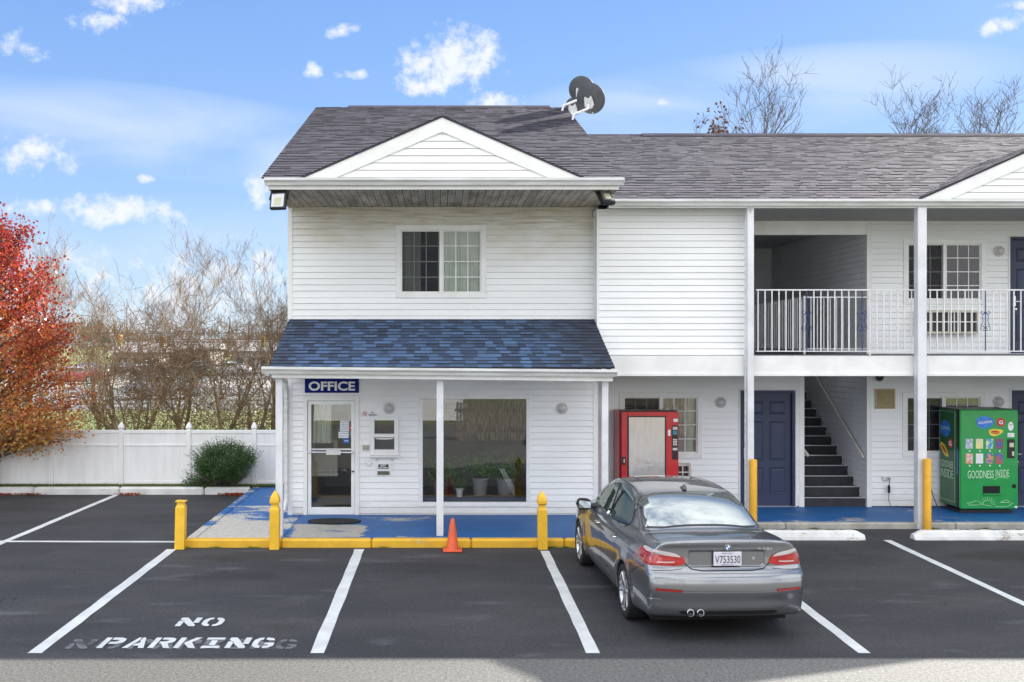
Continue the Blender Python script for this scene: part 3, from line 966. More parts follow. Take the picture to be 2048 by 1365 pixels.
# ---- openings (x0,x1,z0,z1)
def rc(px0, px1, py0, py1, d):
    return (W(px0, d), W(px1, d), Z(py1, d), Z(py0, d))
o_door = rc(610, 715, 797, 1040, YW)
o_shop = rc(840, 1058, 793, 1010, YW)
o_upwin = rc(794, 970, 453, 594, YW)
o_till = rc(747, 792, 838, 900, YW)
r_win1 = rc(1240, 1402, 787, 914, YB)
r_door1 = rc(1480, 1590, 781, 1012, YB)
r_door0 = rc(1478, 1484, 781, 1012, YB)
r_stair = (W(1608, YB), W(1733, YB), .0, 2.72)
r_win2 = rc(1806, 1967, 787, 912, YB)
r_door2 = rc(2022, 2140, 781, 1012, YB)
u_open = (5.3, 8.30, 3.07, Z(470, YB))
u_win = rc(1808, 1969, 481, 607, YB)
u_door = rc(2019, 2135, 474, 706, YB)
r_door1 = (r_door1[0], r_door1[1], SL - .03, r_door1[3])
r_door2 = (r_door2[0], r_door2[1], SL - .03, r_door2[3])
u_door = (u_door[0], u_door[1], 3.07, u_door[3])
o_door = (o_door[0], o_door[1], SL, o_door[3])

def hol(h, x0):
    return (h[0] - x0, h[1] - x0, h[2], h[3])
XOL, XOR = W(585, YW), W(1186, YW)
mb = MB()
sidewall(mb, (XOL, YW), (1, 0), (0, -1), XOR - XOL, SL + .02, 2.72, [hol(h, XOL) for h in (o_door, o_shop, o_till)])
mb.box(XOL, XOR, YW + .0, YW + .003, SL, SL + .02)
office_wall = mb.build('wall', M_siding, B, label='white clapboard wall of the office under the porch')
mb = MB()
sidewall(mb, (XOL, YW), (1, 0), (0, -1), XOR - XOL, 3.66, 5.78, [hol(o_upwin, XOL)])
mb.build('wall', M_siding_grimy, B, label='upper office wall of white clapboard, brown stained under the eaves')
# corner boards and side / back walls of the office block
mb = MB()
mb.box(XOL - .085, XOL, YW - .022, YW + .1, SL, 5.77)
mb.build('corner_board', M_trim, B)
mb = MB(); mb.box(XOR, XOR + .09, YW - .022, YW + .1, SL, 5.77)
mb.build('corner_board', M_trim, B)
mb = MB()
sidewall(mb, (XOL - .08, 29.0), (0, -1), (-1, 0), 29.0 - YW - .1, SL, 5.78)
mb.box(XOL - .06, XOL - .04, YW + .1, 29, SL, 5.78)
mb.box(XOR + .03, XOR + .05, YW + .1, 29, SL, 5.78)
mb.box(XOL - .06, XOR + .05, 29, 29.05, 0, 5.9)
mb.prism([(YW + .3, 5.78), (29.0, 5.78), (23.4, 8.2)], 'x', XOL - .05, XOL - .03)
mb.prism([(16.6, 5.9), (30.2, 5.9), (23.4, 8.70)], 'x', OXR - .05, OXR - .02)
mb.build('wall', M_siding, B, label='side and back walls of the office block')

# ---- wing walls
X0 = XOR + .05
mb = MB()
sidewall(mb, (X0, YB), (1, 0), (0, -1), 22 - X0, SL - .02, 2.72, [hol(h, X0) for h in (r_win1, r_door1, r_stair, r_win2, r_door2)])
sidewall(mb, (5.6, YB), (1, 0), (0, -1), 22 - 5.6, 3.07, 5.66, [hol((5.5, 8.30, 3.0, 5.7), 5.6), hol(u_win, 5.6), hol(u_door, 5.6)])
mb.build('wall', M_siding, B, label='recessed white clapboard wall of the room wing')
# front panel of the enclosed upper room
XA, XB_ = XOR + .06, W(1489, YR)
mb = MB()
sidewall(mb, (XA, YR), (1, 0), (0, -1), XB_ - XA, 3.06, 5.69)
mb.build('wall', M_siding, B, label='plain white clapboard panel beside the balcony')
mb = MB()
sidewall(mb, (XB_ + .05, YR + .06), (0, 1), (1, 0), YB - YR, 3.06, 5.69)
mb.box(XB_, XB_ + .05, YR - .02, YR + .06, 3.06, 5.69)
mb.box(XA - .045, XA, YR - .02, YW + .05, 3.06, 5.69)
mb.box(XB_ + .0, XB_ + .02, YR + .06, YB + 4, 3.06, 5.69)
mb.build('wall', M_siding, B, label='return wall at the end of the balcony')
# stairwell walls
XS0, XS1 = r_stair[0], r_stair[1]
mb = MB()
sidewall(mb, (XS1, 25.0), (0, -1), (-1, 0), 25.0 - YB, 0.1, 5.66)
mb.box(XS1 + .012, XS1 + .03, YB + .02, 25, 0, 5.66)
sidewall(mb, (5.4, 25.0), (1, 0), (0, -1), XS1 - 5.4, 2.9, 5.66)
mb.box(5.4, XS1, 25.02, 25.05, 0, 5.66)
mb.box(XS0 - .05, XS0 - .02, YB + .02, 23.5, 0, 2.95)
mb.build('wall', mat('shade_greyed_siding', (.70, .71, .74), .6, c2=(.64, .65, .68), vs=2), B, label='white clapboard walls of the stairwell, greyed to stand for shade')  # white siding greyed: the stairwell's shade is put into the colour
mb = MB()
mb.box(XS0 - .10, XS0, YB - .02, YB + .1, SL - .03, 2.72)
mb.build('corner_board', M_trim, B)
mb = MB()
mb.box(XS1, XS1 + .095, YB - .022, YB + .1, SL - .03, 2.72)
mb.build('corner_board', M_trim, B)
mb = MB()
mb.box(XS1, XS1 + .095, YB - .022, YB + .1, 3.07, 5.66)
mb.build('corner_board', M_trim, B)
mb = MB()
mb.box(5.52, XS1 - .004, YB - .022, YB + .1, Z(470, YB), 5.66)
mb.build('beam', M_trim, B)
# wing back wall, end and floors
mb = MB()
mb.box(2.9, 22, 29.8, 29.85, 0, 5.9)
mb.box(21.95, 22, 19.5, 29.8, 0, 5.8)
mb.box(2.9, XS0 - .06, 25.05, 25.1, 0, 5.8)
mb.build('wall', M_white, B, label='back wall of the room wing')
mb = MB()
mb.box(XOR + .06, XB_ + .05, YR + .01, YB, 2.74, 3.05)
mb.box(XB_ + .05, 22, YR - .14, YB - .02, 2.74, 3.06)
mb.box(XB_ + .05, XS0 - .02, YB - .02, 25, 2.8, 3.06)
mb.box(XS0 - .02, XS1, 23.3, 25, 2.8, 3.06)
mb.build('balcony_floor', mat('balcony_deck_paint', (.20, .21, .24), .7, c2=(.15, .16, .18), vs=4), B)
mb = MB()
mb.box(XOR + .075, 22, YR - .20, YR - .145, Z(751, YR - .2), Z(712, YR - .2))
mb.box(XOR + .075, 22, YR - .225, YR - .205, Z(751, YR - .2) - .012, Z(751, YR - .2) + .03)
mb.box(XOR + .075, XB_ + .02, YR - .144, YR - .0, 3.02, Z(712, YR - .2))
mb.build('balcony_fascia', M_trim, B)

# ---- stairs
st = MB(); no = MB()
rs, tr_ = .1745, .285
for k in range(16):
    yy = YB + .02 + k * tr_; zt = SL - .03 + (k + 1) * rs
    if zt > 3.05: break
    st.box(XS0 + .002, XS1 - .004, yy, yy + tr_ + .02, zt - rs - .02, zt - .012)
    no.bbox(XS0 + .004, XS1 - .006, yy - .018, yy + .035, zt - .010, zt + .008, .004)
stairs = st.build('staircase', M_stairs, B)
no.build('stair_nosing', M_alu, stairs)
hr = MB()
hr.tube([(XS1 - .07, YB - .02, 1.06), (XS1 - .07, YB + 2.9, 1.06 + 2.9 * rs / tr_)], .022, 8)
for q in (.1, 1.3, 2.5):
    hr.tube([(XS1 - .07, YB + q, 1.04 + q * rs / tr_), (XS1 - .005, YB + q, 1.0 + q * rs / tr_)], .01, 6)
hr.build('handrail', M_lampwhite, B)
hr = MB()
hr.tube([(XS0 + .07, YB - .03, 1.10), (XS0 + .02, YB + .25, 1.26)], .028, 8)
hr.tube([(XS0 + .02, YB + .25, 1.26), (XS0 + .02, YB + 2.9, 1.26 + 2.65 * rs / tr_)], .022, 8)
hr.build('handrail', M_lampwhite, B)

# ---- posts
def post(x0, x1, y0, y1, z0, z1, label=None):
    p = MB(); p.bbox(x0, x1, y0, y1, z0, z1, .008)
    return p.build('post', M_post, B, label=label)
post(W(551, YP), W(565, YP), YP, YP + .11, SL, 2.80, 'porch post by the left corner of the office')
post(W(873, YP), W(887, YP), YP, YP + .11, SL, 2.76, 'porch post between the service hatch and the shop window')
post(W(1204, YP), W(1217, YP), YP, YP + .11, SL, 2.72, 'right porch post')
YQ = 17.80
post(W(1836, YQ - .2), W(1854, YQ - .2), YQ - .2, YQ - .04, .0, 5.70, 'full height balcony post with a yellow bollard at its foot')
post(W(1496, YQ - .2), W(1509, YQ - .2), YQ - .18, YQ - .04, .0, 5.70, 'full height balcony post beside the plain panel')
post(W(2200, YQ - .2), W(2218, YQ - .2), YQ - .2, YQ - .04, .0, 5.70)
# downspouts
ds = MB()
xd = W(1491, 17.7)
ds.tube([(xd + .06, 17.6, 5.70), (xd + .06, 17.66, 5.55), (xd + .03, 17.72, 5.40), (xd + .03, 17.73, .25)], .040, 4)
ds.build('downspout', M_gutter, B, label='downspout running beside the balcony post')
ds = MB()
xd = W(571, 18.2)
ds.tube([(xd, 16.3, 2.78), (xd, 17.5, 2.66), (xd, 18.2, 2.6), (xd, 18.28, 2.4), (xd, 18.28, .42), (xd - .02, 18.15, .24), (xd - .1, 18.0, .2)], .042, 6)
ds.build('downspout', M_gutter, B, label='downspout at the left corner of the office')

# ---- balcony railings
def rail_x(x0, x1, y, zb, zt, pitch=.124, scrolls=(), start=.05, r=.0085):
    m1 = MB(); m1.bbox(x0, x1, y - .016, y + .016, zt - .018, zt + .006, .004); m1.bbox(x0, x1, y - .012, y + .012, zb, zb + .018, .003)
    rl = m1.build('railing', M_metalw, B)
    m2 = MB(); xx = x0 + start
    sc = [s_ for s_ in scrolls]
    while xx < x1 - .01:
        if not any(abs(xx - s_) < pitch * .45 for s_ in sc):
            m2.box(xx - r, xx + r, y - r, y + r, zb + .016, zt - .016)
        xx += pitch
    m2.build('balusters', M_metalw, rl)
    for s_ in sc:
        m3 = MB(); m3.box(s_ - .007, s_ + .007, y - .007, y + .007, zb + .016, zt - .016)
        zc = (zb + zt) / 2
        for sg in (-1, 1):
            def curl(cx, cz, r0, a0, a1, n=14):
                return [(s_ + sg * (cx + r0 * (1 - .55 * i / n) * math.cos(a0 + (a1 - a0) * i / n)), y, cz + r0 * (1 - .55 * i / n) * math.sin(a0 + (a1 - a0) * i / n)) for i in range(n + 1)]
            m3.tube(curl(.045, zc - .13, .045, R(-60), R(250)), .006, 5)
            m3.tube(curl(.05, zc + .15, .040, R(-160), R(120)), .006, 5)
            m3.tube([(s_ + sg * .075, y, zc - .09), (s_ + sg * .04, y, zc + .0), (s_ + sg * .055, y, zc + .08), (s_ + sg * .01, y, zc + .16)], .006, 5)
            m3.tube([(s_ + sg * .004, y, zc - .18), (s_ + sg * .05, y, zc - .17)], .006, 5)
        m3.build('scroll', M_navymetal, rl)
    return rl
ZRT, ZRB = Z(580, YQ), Z(704, YQ)
rail_x(W(1511, YQ), W(1829, YQ), YQ - .03, ZRB, ZRT, scrolls=(W(1612, YQ), W(1723, YQ)), start=.035)
rail_x(W(1854, YQ), W(2199, YQ), YQ - .03, ZRB, ZRT, scrolls=(W(1969, YQ),), start=.04)
# inner railings round the stair head
mb = MB(); mb.bbox(XS0 - .03, XS0 + .01, YB - .06, YB - .02, 3.06, 4.20, .005)
rl = mb.build('railing', M_metalw, B, label='inner railing at the head of the stairs')
mb = MB()
mb.box(XS0 + .01, XS1, YB - .05, YB - .03, 4.16, 4.185); mb.box(XS0 + .01, XS1, YB - .05, YB - .03, 3.16, 3.18)
xx = XS0 + .12
while xx < XS1:
    mb.box(xx - .008, xx + .008, YB - .048, YB - .032, 3.17, 4.17); xx += .124
mb.box(XS0 - .02, XS0, YB, 23.3, 4.16, 4.185); mb.box(XS0 - .02, XS0, YB, 23.3, 3.16, 3.18)
yy = YB + .1
while yy < 23.3:
    mb.box(XS0 - .018, XS0 - .002, yy - .008, yy + .008, 3.17, 4.17); yy += .124
mb.box(XS0 + .55, XS0 + .57, YQ - .04, YQ - .02, 3.05, ZRB + .01)
mb.build('balusters', M_metalw, rl)

# ---- windows
M_mesh = bpy.data.materials.new('insect_mesh'); M_mesh.use_nodes = True
_t = NT(M_mesh.node_tree)
_t.n('ShaderNodeOutputMaterial', {'Surface': _t.n('ShaderNodeMixShader', {0: .32, 1: _t.n('ShaderNodeBsdfTransparent').outputs[0], 2: _t.n('ShaderNodeBsdfDiffuse', {'Color': (.035, .035, .04, 1)}).outputs[0]}).outputs[0]})
def window(o, yw, trim=.075, proud=.03, slider=True, cols=3, rows=4, curtain=None, room=1.2, screen=True, glass=M_glass, label=None, roomm=M_room, dark=False):
    x0, x1, z0, z1 = o
    f = MB()
    t_ = trim
    yo = yw - proud
    # outer casing overlaps the wall a little
    for (a, b_, c, d_) in ((x0 - .02, x1 + .02, z1 - t_, z1 + .02), (x0 - .02, x1 + .02, z0 - .025, z0 + t_), (x0 - .02, x0 + t_, z0 + t_, z1 - t_), (x1 - t_, x1 + .02, z0 + t_, z1 - t_)):
        f.bbox(a, b_, yo, yw + .05, c, d_, .006)
    wn = f.build('window', M_trim, B, label=label)
    gx0, gx1, gz0, gz1 = x0 + t_, x1 - t_, z0 + t_, z1 - t_
    g = MB()
    if slider:
        xm = (gx0 + gx1) / 2
        m_ = MB()
        m_.bbox(xm - .03, xm + .03, yo + .006, yw + .04, gz0, gz1, .004)
        s_ = .022
        for (a, b_) in ((gx0, xm - .03), (xm + .03, gx1)):
            yy = yw + .004
            m_.box(a, b_, yy, yy + .03, gz0, gz0 + s_); m_.box(a, b_, yy, yy + .03, gz1 - s_, gz1)
            m_.box(a, a + s_, yy, yy + .03, gz0 + s_, gz1 - s_); m_.box(b_ - s_, b_, yy, yy + .03, gz0 + s_, gz1 - s_)
        m_.build('sash', M_trim, wn)
        gr = MB()
        for (a, b_, yg) in ((gx0 + s_, xm - .03 - s_, yw + .022), (xm + .03 + s_, gx1 - s_, yw + .005)):
            for i in range(1, cols):
                xx = a + (b_ - a) * i / cols
                gr.box(xx - .008, xx + .008, yg, yg + .006, gz0 + s_, gz1 - s_)
            for i in range(1, rows):
                zz = gz0 + (gz1 - gz0) * i / rows
                gr.box(a, b_, yg - .0005, yg + .0055, zz - .008, zz + .008)
        if screen:
            sc_ = MB(); sc_.box(gx0 + s_, xm - .03, yw + .001, yw + .002, gz0 + s_, gz1 - s_); sc_.build('insect_screen', M_mesh, wn)
        gr.build('grid', M_trim, wn)
        for (a, b_, y_) in ((gx0, xm, yw + .032), (xm, gx1, yw + .014)):
            g.face([(a, y_, gz0), (b_, y_, gz0), (b_, y_, gz1), (a, y_, gz1)])
    else:
        g.face([(gx0, yw + .02, gz0), (gx1, yw + .02, gz0), (gx1, yw + .02, gz1), (gx0, yw + .02, gz1)])
    g.build('pane', glass, wn)
    if curtain:
        c = MB()
        for (a, b_, m_i) in curtain:
            n = max(8, int((b_ - a) / .02))
            pts = []
            for i in range(n + 1):
                xx = a + (b_ - a) * i / n
                pts.append((xx, yw + .075 + .018 * math.sin(xx * 62) + .008 * math.sin(xx * 23 + 1)))
            for i in range(n):
                (xa, ya), (xb, yb) = pts[i], pts[i + 1]
                c.face([(xa, ya, z0 + .02), (xb, yb, z0 + .02), (xb, yb, z1), (xa, ya, z1)])
        c.build('curtain', M_curtain_dark if dark else M_curtain, wn, smooth=True)
    if room:
        r_ = MB()
        r_.face([(x0, yw + room, z0), (x1, yw + room, z0), (x1, yw + room, z1), (x0, yw + room, z1)])
        r_.face([(x0, yw, z0), (x0, yw + room, z0), (x0, yw + room, z1), (x0, yw, z1)])
        r_.face([(x1, yw, z0), (x1, yw + room, z0), (x1, yw + room, z1), (x1, yw, z1)])
        r_.face([(x0, yw, z0), (x1, yw, z0), (x1, yw + room, z0), (x0, yw + room, z0)])
        r_.face([(x0, yw, z1), (x1, yw, z1), (x1, yw + room, z1), (x0, yw + room, z1)])
        r_.build('reveal', roomm, wn)
    return wn
mL = lambda o, a, b_: (o[0] + (o[1] - o[0]) * a, o[0] + (o[1] - o[0]) * b_, 0)
window(o_upwin, YW, curtain=[mL(o_upwin, .07, .27), mL(o_upwin, .50, .97)], label='upstairs office window with pale green curtains', room=1.0, roomm=M_screen, glass=M_glass_up)
window(r_win1, YB, curtain=[mL(r_win1, .82, .98)], label='grid window half hidden by the red vending machine', roomm=M_screen)
window(r_win2, YB, label='grid window half hidden by the green vending machine', roomm=M_screen)
window(u_win, YB, curtain=[mL(u_win, .02, .98)], dark=True, label='balcony window with dark curtains', roomm=M_screen, glass=M_glass_up)
window(o_shop, YW, trim=.05, slider=False, room=0, glass=M_glass_store, label='large fixed shop window of the office')

# office interior, seen through door, hatch and shop window
mb = MB()
ri = [(-2.55, 2.6, YW + .06, 22.0, SL + .01, 2.6)]
x0, x1, y0, y1, z0, z1 = ri[0]
mb.face([(x0, y1, z0), (x1, y1, z0), (x1, y1, z1), (x0, y1, z1)])
mb.face([(x0, y0, z0), (x0, y1, z0), (x0, y1, z1), (x0, y0, z1)])
mb.face([(x1, y0, z0), (x1, y1, z0), (x1, y1, z1), (x1, y0, z1)])
mb.face([(x0, y0, z1), (x1, y0, z1), (x1, y1, z1), (x0, y1, z1)])
mb.box(-1.35, -1.28, YW + .06, YW + 1.8, z0, z1)
mb.build('interior_wall', M_room, B)
mb = MB(); mb.face([(x0, y0, z0), (x1, y0, z0), (x1, y1, z0), (x0, y1, z0)])
mb.build('interior_floor', M_roomfloor, B)
mb = MB(); mb.bbox(-.45, 1.75, YW + .12, YW + .75, SL + .012, SL + .30, .01)
mb.build('window_ledge', mat('dark_shelf', (.05, .055, .06), .6), B)

# ---- office door
x0, x1, z0, z1 = o_door
mb = MB()
mb.bbox(x0 - .03, x0 + .045, YW - .035, YW + .06, z0, z1 + .03, .006)
mb.bbox(x1 - .045, x1 + .03, YW - .035, YW + .06, z0, z1 + .03, .006)
mb.bbox(x0 + .045, x1 - .045, YW - .035, YW + .06, z1 - .045, z1 + .03, .006)
dr = mb.build('door', M_trim, B, label='glazed aluminium office door in a white frame')
a0, a1 = x0 + .05, x1 - .05
mb = MB()
mb.bbox(a0, a0 + .065, YW - .012, YW + .035, z0 + .01, z1 - .05, .004)
mb.bbox(a1 - .065, a1, YW - .012, YW + .035, z0 + .01, z1 - .05, .004)
mb.bbox(a0 + .065, a1 - .065, YW - .012, YW + .035, z0 + .01, z0 + .14, .004)
mb.bbox(a0 + .065, a1 - .065, YW - .012, YW + .035, z1 - .115, z1 - .05, .004)
mb.build('door_leaf', M_trim, dr)
mb = MB(); mb.face([(a0 + .065, YW + .01, z0 + .14), (a1 - .065, YW + .01, z0 + .14), (a1 - .065, YW + .01, z1 - .115), (a0 + .065, YW + .01, z1 - .115)])
mb.build('pane', M_glass_store, dr)
mb = MB()
zb = Z(904, YW)
mb.tube([(a0 + .0, YW - .07, zb), (a1 - .03, YW - .07, zb - .005)], .016, 10)
mb.box(a0 + .35, a1 - .25, YW - .092, YW - .072, zb - .045, zb + .04)
mb.tube([(a0 + .02, YW - .07, zb), (a0 + .02, YW - .01, zb)], .012, 6)
mb.tube([(a1 - .04, YW - .07, zb), (a1 - .04, YW - .01, zb)], .014, 6)
mb.box(a0 + .07, a1 - .07, YW - .006, YW + .006, zb + .03, zb + .06)
mb.build('push_bar', M_alu, dr)
mb = MB(); mb.bbox(a1 - .15, a1 - .07, YW - .03, YW - .004, Z(949, YW), Z(938, YW), .004)
mb.lathe([(0, -.03), (.014, -.03), (.017, -.02), (.017, 0)], 12, (a1 - .03, YW - .01, Z(943, YW)), 'y')
mb.build('lock', M_black, dr)

# ---- panelled doors
def panel_door(o, yw, label, handle_left=True):
    x0, x1, z0, z1 = o
    f = MB(); t_ = .055
    f.bbox(x0 - .03, x0, yw - .03, yw + .05, z0, z1 + .03, .005); f.bbox(x1, x1 + .03, yw - .03, yw + .05, z0, z1 + .03, .005)
    f.bbox(x0, x1, yw - .03, yw + .05, z1, z1 + .03, .005)
    d = f.build('door', M_trim, B, label=label)
    f = MB()
    f.bbox(x0 + .001, x0 + t_, yw - .012, yw + .1, z0, z1 - .001, .004); f.bbox(x1 - t_, x1 - .001, yw - .012, yw + .1, z0, z1 - .001, .004)
    f.bbox(x0 + t_, x1 - t_, yw - .012, yw + .1, z1 - t_, z1 - .001, .004)
    f.build('door_frame', M_doortrim, d)
    a0, a1, c0, c1 = x0 + t_ + .003, x1 - t_ - .003, z0 + .012, z1 - t_ - .003
    p = MB(); yd = yw + .055
    p.box(a0, a1, yd, yd + .04, c0, c1)
    wd = a1 - a0; hh = c1 - c0
    for (f0, f1) in ((.11, .44), (.56, .89)):
        for (g0, g1) in ((.11, .34), (.40, .75), (.81, .93)):
            q0, q1, r0, r1 = a0 + wd * f0, a0 + wd * f1, c0 + hh * g0, c0 + hh * g1
            bz = .022
            # moulding ring and raised field
            P = [(q0, yd - .001, r0), (q1, yd - .001, r0), (q1, yd - .001, r1), (q0, yd - .001, r1)]
            def ring(i, y_):
                return [(q0 + i, y_, r0 + i), (q1 - i, y_, r0 + i), (q1 - i, y_, r1 - i), (q0 + i, y_, r1 - i)]
            rings = [ring(0, yd - .001), ring(.006, yd - .011), ring(.014, yd - .011), ring(.03, yd - .002), ring(.05, yd - .008)]
            for A_, B_ in zip(rings, rings[1:]):
                for i in range(4):
                    j = (i + 1) % 4
                    p.face([A_[i], A_[j], B_[j], B_[i]])
            p.face(rings[-1])
    p.build('door_leaf', M_door, d)
    h = MB(); xh = a0 + .06 if handle_left else a1 - .06
    h.bbox(xh - .03, xh + .03, yd - .016, yd, c0 + .92, c0 + 1.12, .005)
    h.lathe([(0, -.075), (.02, -.072), (.028, -.055), (.02, -.04), (.012, -.035), (.012, -.01)], 14, (xh, yd, c0 + .86), 'y')
    h.bbox(xh - .012, xh + .09, yd - .055, yd - .04, c0 + 1.0, c0 + 1.02, .004)
    h.build('handle', M_alu, d)
    s_ = MB(); s_.bbox(x0, x1, yw - .02, yw + .1, z0 - .001, z0 + .012, .004); s_.build('threshold', M_alu, d)
    return d
panel_door(r_door1, YB, 'navy panelled room door left of the staircase')
panel_door(r_door2, YB, 'navy panelled room door at the right edge downstairs')
panel_door(u_door, YB, 'navy panelled room door at the right edge of the balcony')

# vent, outlet
x0, x1, z0, z1 = rc(1749, 1789, 778, 818, YB)
mb = MB()
mb.bbox(x0, x1, YB - .045, YB, z0, z0 + .03, .005); mb.bbox(x0, x1, YB - .045, YB, z1 - .03, z1, .005)
mb.bbox(x0, x0 + .03, YB - .045, YB, z0 + .03, z1 - .03, .005); mb.bbox(x1 - .03, x1, YB - .045, YB, z0 + .03, z1 - .03, .005)
mb.box(x0 + .03, x1 - .03, YB - .012, YB - .004, z0 + .03, z1 - .03)
n = 11
for i in range(n):
    zz = z0 + .035 + (z1 - z0 - .07) * i / n
    mb.prism([(YB - .012, zz), (YB - .04, zz), (YB - .036, zz + .006), (YB - .012, zz + .03)], 'x', x0 + .03, x1 - .03)
vent = mb.build('vent', M_beige); tag(vent, 'square beige louvred vent beside the staircase', 'vent')

# ================================================================== THINGS ON THE WALLS
# service hatch
x0, x1, z0, z1 = rc(741, 797, 832, 911, YW)
mb = MB()
yo = YW - .07
for q in ((x0, x0 + .075, z0, z1), (x1 - .075, x1, z0, z1), (x0 + .075, x1 - .075, z1 - .075, z1), (x0 + .075, x1 - .075, z0, z0 + .11), (x0 + .075, x1 - .075, (z0 + z1) / 2 - .03, (z0 + z1) / 2 + .035)):
    mb.bbox(q[0], q[1], yo, YW + .02, q[2], q[3], .006)
mb.bbox(x0 - .012, x1 + .012, yo - .05, YW, z0 - .03, z0 - .002, .005)
for xx in (x0 + .10, x1 - .12):
    mb.prism([(YW - .01, z0 - .032), (YW - .10, z0 - .032), (YW - .09, z0 - .06), (YW - .03, z0 - .10), (YW - .02, z0 - .28), (YW - .01, z0 - .28)], 'x', xx, xx + .02)
ht = mb.build('service_hatch', M_trim, B)
mb = MB()
mb.face([(x0 + .075, YW - .006, z0 + .1), (x1 - .075, YW - .006, z0 + .1), (x1 - .075, YW - .006, z1 - .07), (x0 + .075, YW - .006, z1 - .07)])
mb.build('pane', M_glass_store, ht)
# deal tray arc behind the glass
mb = MB(); mb.lathe([(0.0, 0), (.17, 0), (.17, .02), (0, .02)], 20, ((x0 + x1) / 2, YW + .02, (z0 + z1) / 2 - .06), 'z')
mb.build('shelf', M_trim, ht)

def sign(name, label, cat, px0, px1, py0, py1, yw, face_m, txts, thick=.012, group=None, border=None):
    x0, x1, z0, z1 = rc(px0, px1, py0, py1, yw)
    t = thing(name, label, cat, ((x0 + x1) / 2, yw - .02, z0), group)
    m = MB(); m.bbox(x0, x1, yw - .02 - thick, yw - .018, z0, z1, .003); m.build('sign_panel', face_m, t)
    yf = yw - .02 - thick - .002
    for (s, fx0, fx1, fz0, fz1, mt, bold) in txts:
        q = MB()
        text(q, s, (x0 + (x1 - x0) * fx0, yf, z0 + (z1 - z0) * fz0), (1, 0, 0), (0, 0, 1), (x1 - x0) * (fx1 - fx0), (z1 - z0) * (fz1 - fz0), bold)
        q.build('lettering', mt, t)
    return t, (x0, x1, z0, z1, yf)
# office sign hangs under the porch edge in front of the wall
sign('office_sign', 'dark blue board with white OFFICE lettering above the glazed door', 'sign', 610, 718, 753.5, 786, YW, M_signblue,
     [('OFFICE', .07, .93, .13, .70, M_signwhite, .03)])
t, (x0, x1, z0, z1, yf) = sign('no_smoking_sign', 'small white no smoking sign between the office door and the service hatch', 'sign', 725, 755, 822.5, 833, YW, M_signwhite,
     [('NO', .58, .78, .58, .86, M_signblack, .03), ('SMOKING', .42, .95, .14, .44, M_signblack, .03)])
q = MB(); zc = (z0 + z1) / 2; xc = x0 + .048
q.lathe([(.030, 0), (.030, -.004), (.038, -.004), (.038, 0)], 20, (xc, yf, zc), 'y')
q.prism([(xc - .026, zc + .02), (xc - .02, zc + .026), (xc + .026, zc - .02), (xc + .02, zc - .026)], 'y', yf - .004, yf)
q.build('prohibition_ring', M_signred, t)
q = MB(); q.box(xc - .022, xc + .018, yf - .002, yf, zc - .004, zc + .004); q.build('cigarette', M_signblack, t)
sign('bell_notice', 'small pale notice on the siding left of the service hatch', 'sign', 725, 739, 890, 901, YW, mat('aged_card', (.5, .47, .40), .6),
     [('PLEASE', .1, .9, .55, .75, M_signblack, .0), ('RING BELL', .1, .9, .2, .42, M_signblack, .0)])
sign('key_return_sign', 'black KEY RETURN label above the key slot under the hatch', 'sign', 757, 777, 929, 938, YW, M_signblack,
     [('KEY', .22, .78, .56, .92, M_signwhite, .03), ('RETURN', .08, .92, .1, .44, M_signwhite, .03)])
x0, x1, z0, z1 = rc(754, 780, 927, 949, YW)
t = thing('key_slot', 'white key return plate with a tilted grey flap below its label', 'key slot', ((x0 + x1) / 2, YW - .02, z0))
m = MB(); m.bbox(x0 - .01, x1 + .01, YW - .019, YW, z0 - .02, z1 + .01, .003); m.build('plate', M_trim, t)
m = MB(); m.prism([(YW - .02, z0 + .06), (YW - .06, z0 + .01), (YW - .055, z0 + .0), (YW - .02, z0 + .01)], 'x', x0 + .01, x1 - .01); m.build('flap', mat('grey_flap', (.16, .15, .12), .5, metal=.3), t)
x0, x1, z0, z1 = rc(727, 748, 915, 936, YW)
m = MB(); xc, zc = (x0 + x1) / 2, (z0 + z1) / 2
m.lathe([(0, -.045), (.045, -.045), (.055, -.035), (.055, -.022), (.09, -.020), (.095, -.014), (.095, -.003)], 8, (xc, YW, zc), 'y')
o = m.build('junction_cover', M_trim); tag(o, 'octagonal white cover plate right of the office door', 'cover plate')

# stickers and notes on the office door, each stuck to the glass
x0d, x1d = o_door[0], o_door[1]
def note(name, label, cat, px0, px1, py0, py1, m, lines=0, txt=None, tm=None, grp='notices stuck on the office door', ring=None):
    x0, x1, z0, z1 = rc(px0, px1, py0, py1, YW)
    t = thing(name, label, cat, ((x0 + x1) / 2, YW, z0), grp)
    q = MB()
    if ring:
        q.lathe([(0, 0), ((x1 - x0) / 2, 0), ((x1 - x0) / 2, .003)], 20, ((x0 + x1) / 2, YW + .002, (z0 + z1) / 2), 'y')
    else:
        q.box(x0, x1, YW + .002, YW + .005, z0, z1)
    q.build('sheet', m, t)
    if txt:
        q = MB(); n = len(txt)
        for i, s in enumerate(txt):
            h = (z1 - z0) / (n + .6)
            text(q, s, (x0 + (x1 - x0) * .1, YW, z1 - h * (i + 1.0)), (1, 0, 0), (0, 0, 1), (x1 - x0) * .8, h * .55)
        q.build('writing', tm or M_signblack, t)
    return t
pap = mat('paper', (.70, .74, .78), .8)
note('door_notice', 'upper handwritten white paper on the office door', 'notice', 680, 698, 842, 863, pap, txt=['OFFICE IS', 'OPEN AT', 'CHECK IN', 'ANYTIME'], tm=mat('blue_ink', (.10, .14, .30), .8))
note('door_notice', 'lower handwritten white paper on the office door', 'notice', 677, 697, 864, 876.5, pap, txt=['No Smoking', 'Rooms'], tm=MATS['blue_ink'])
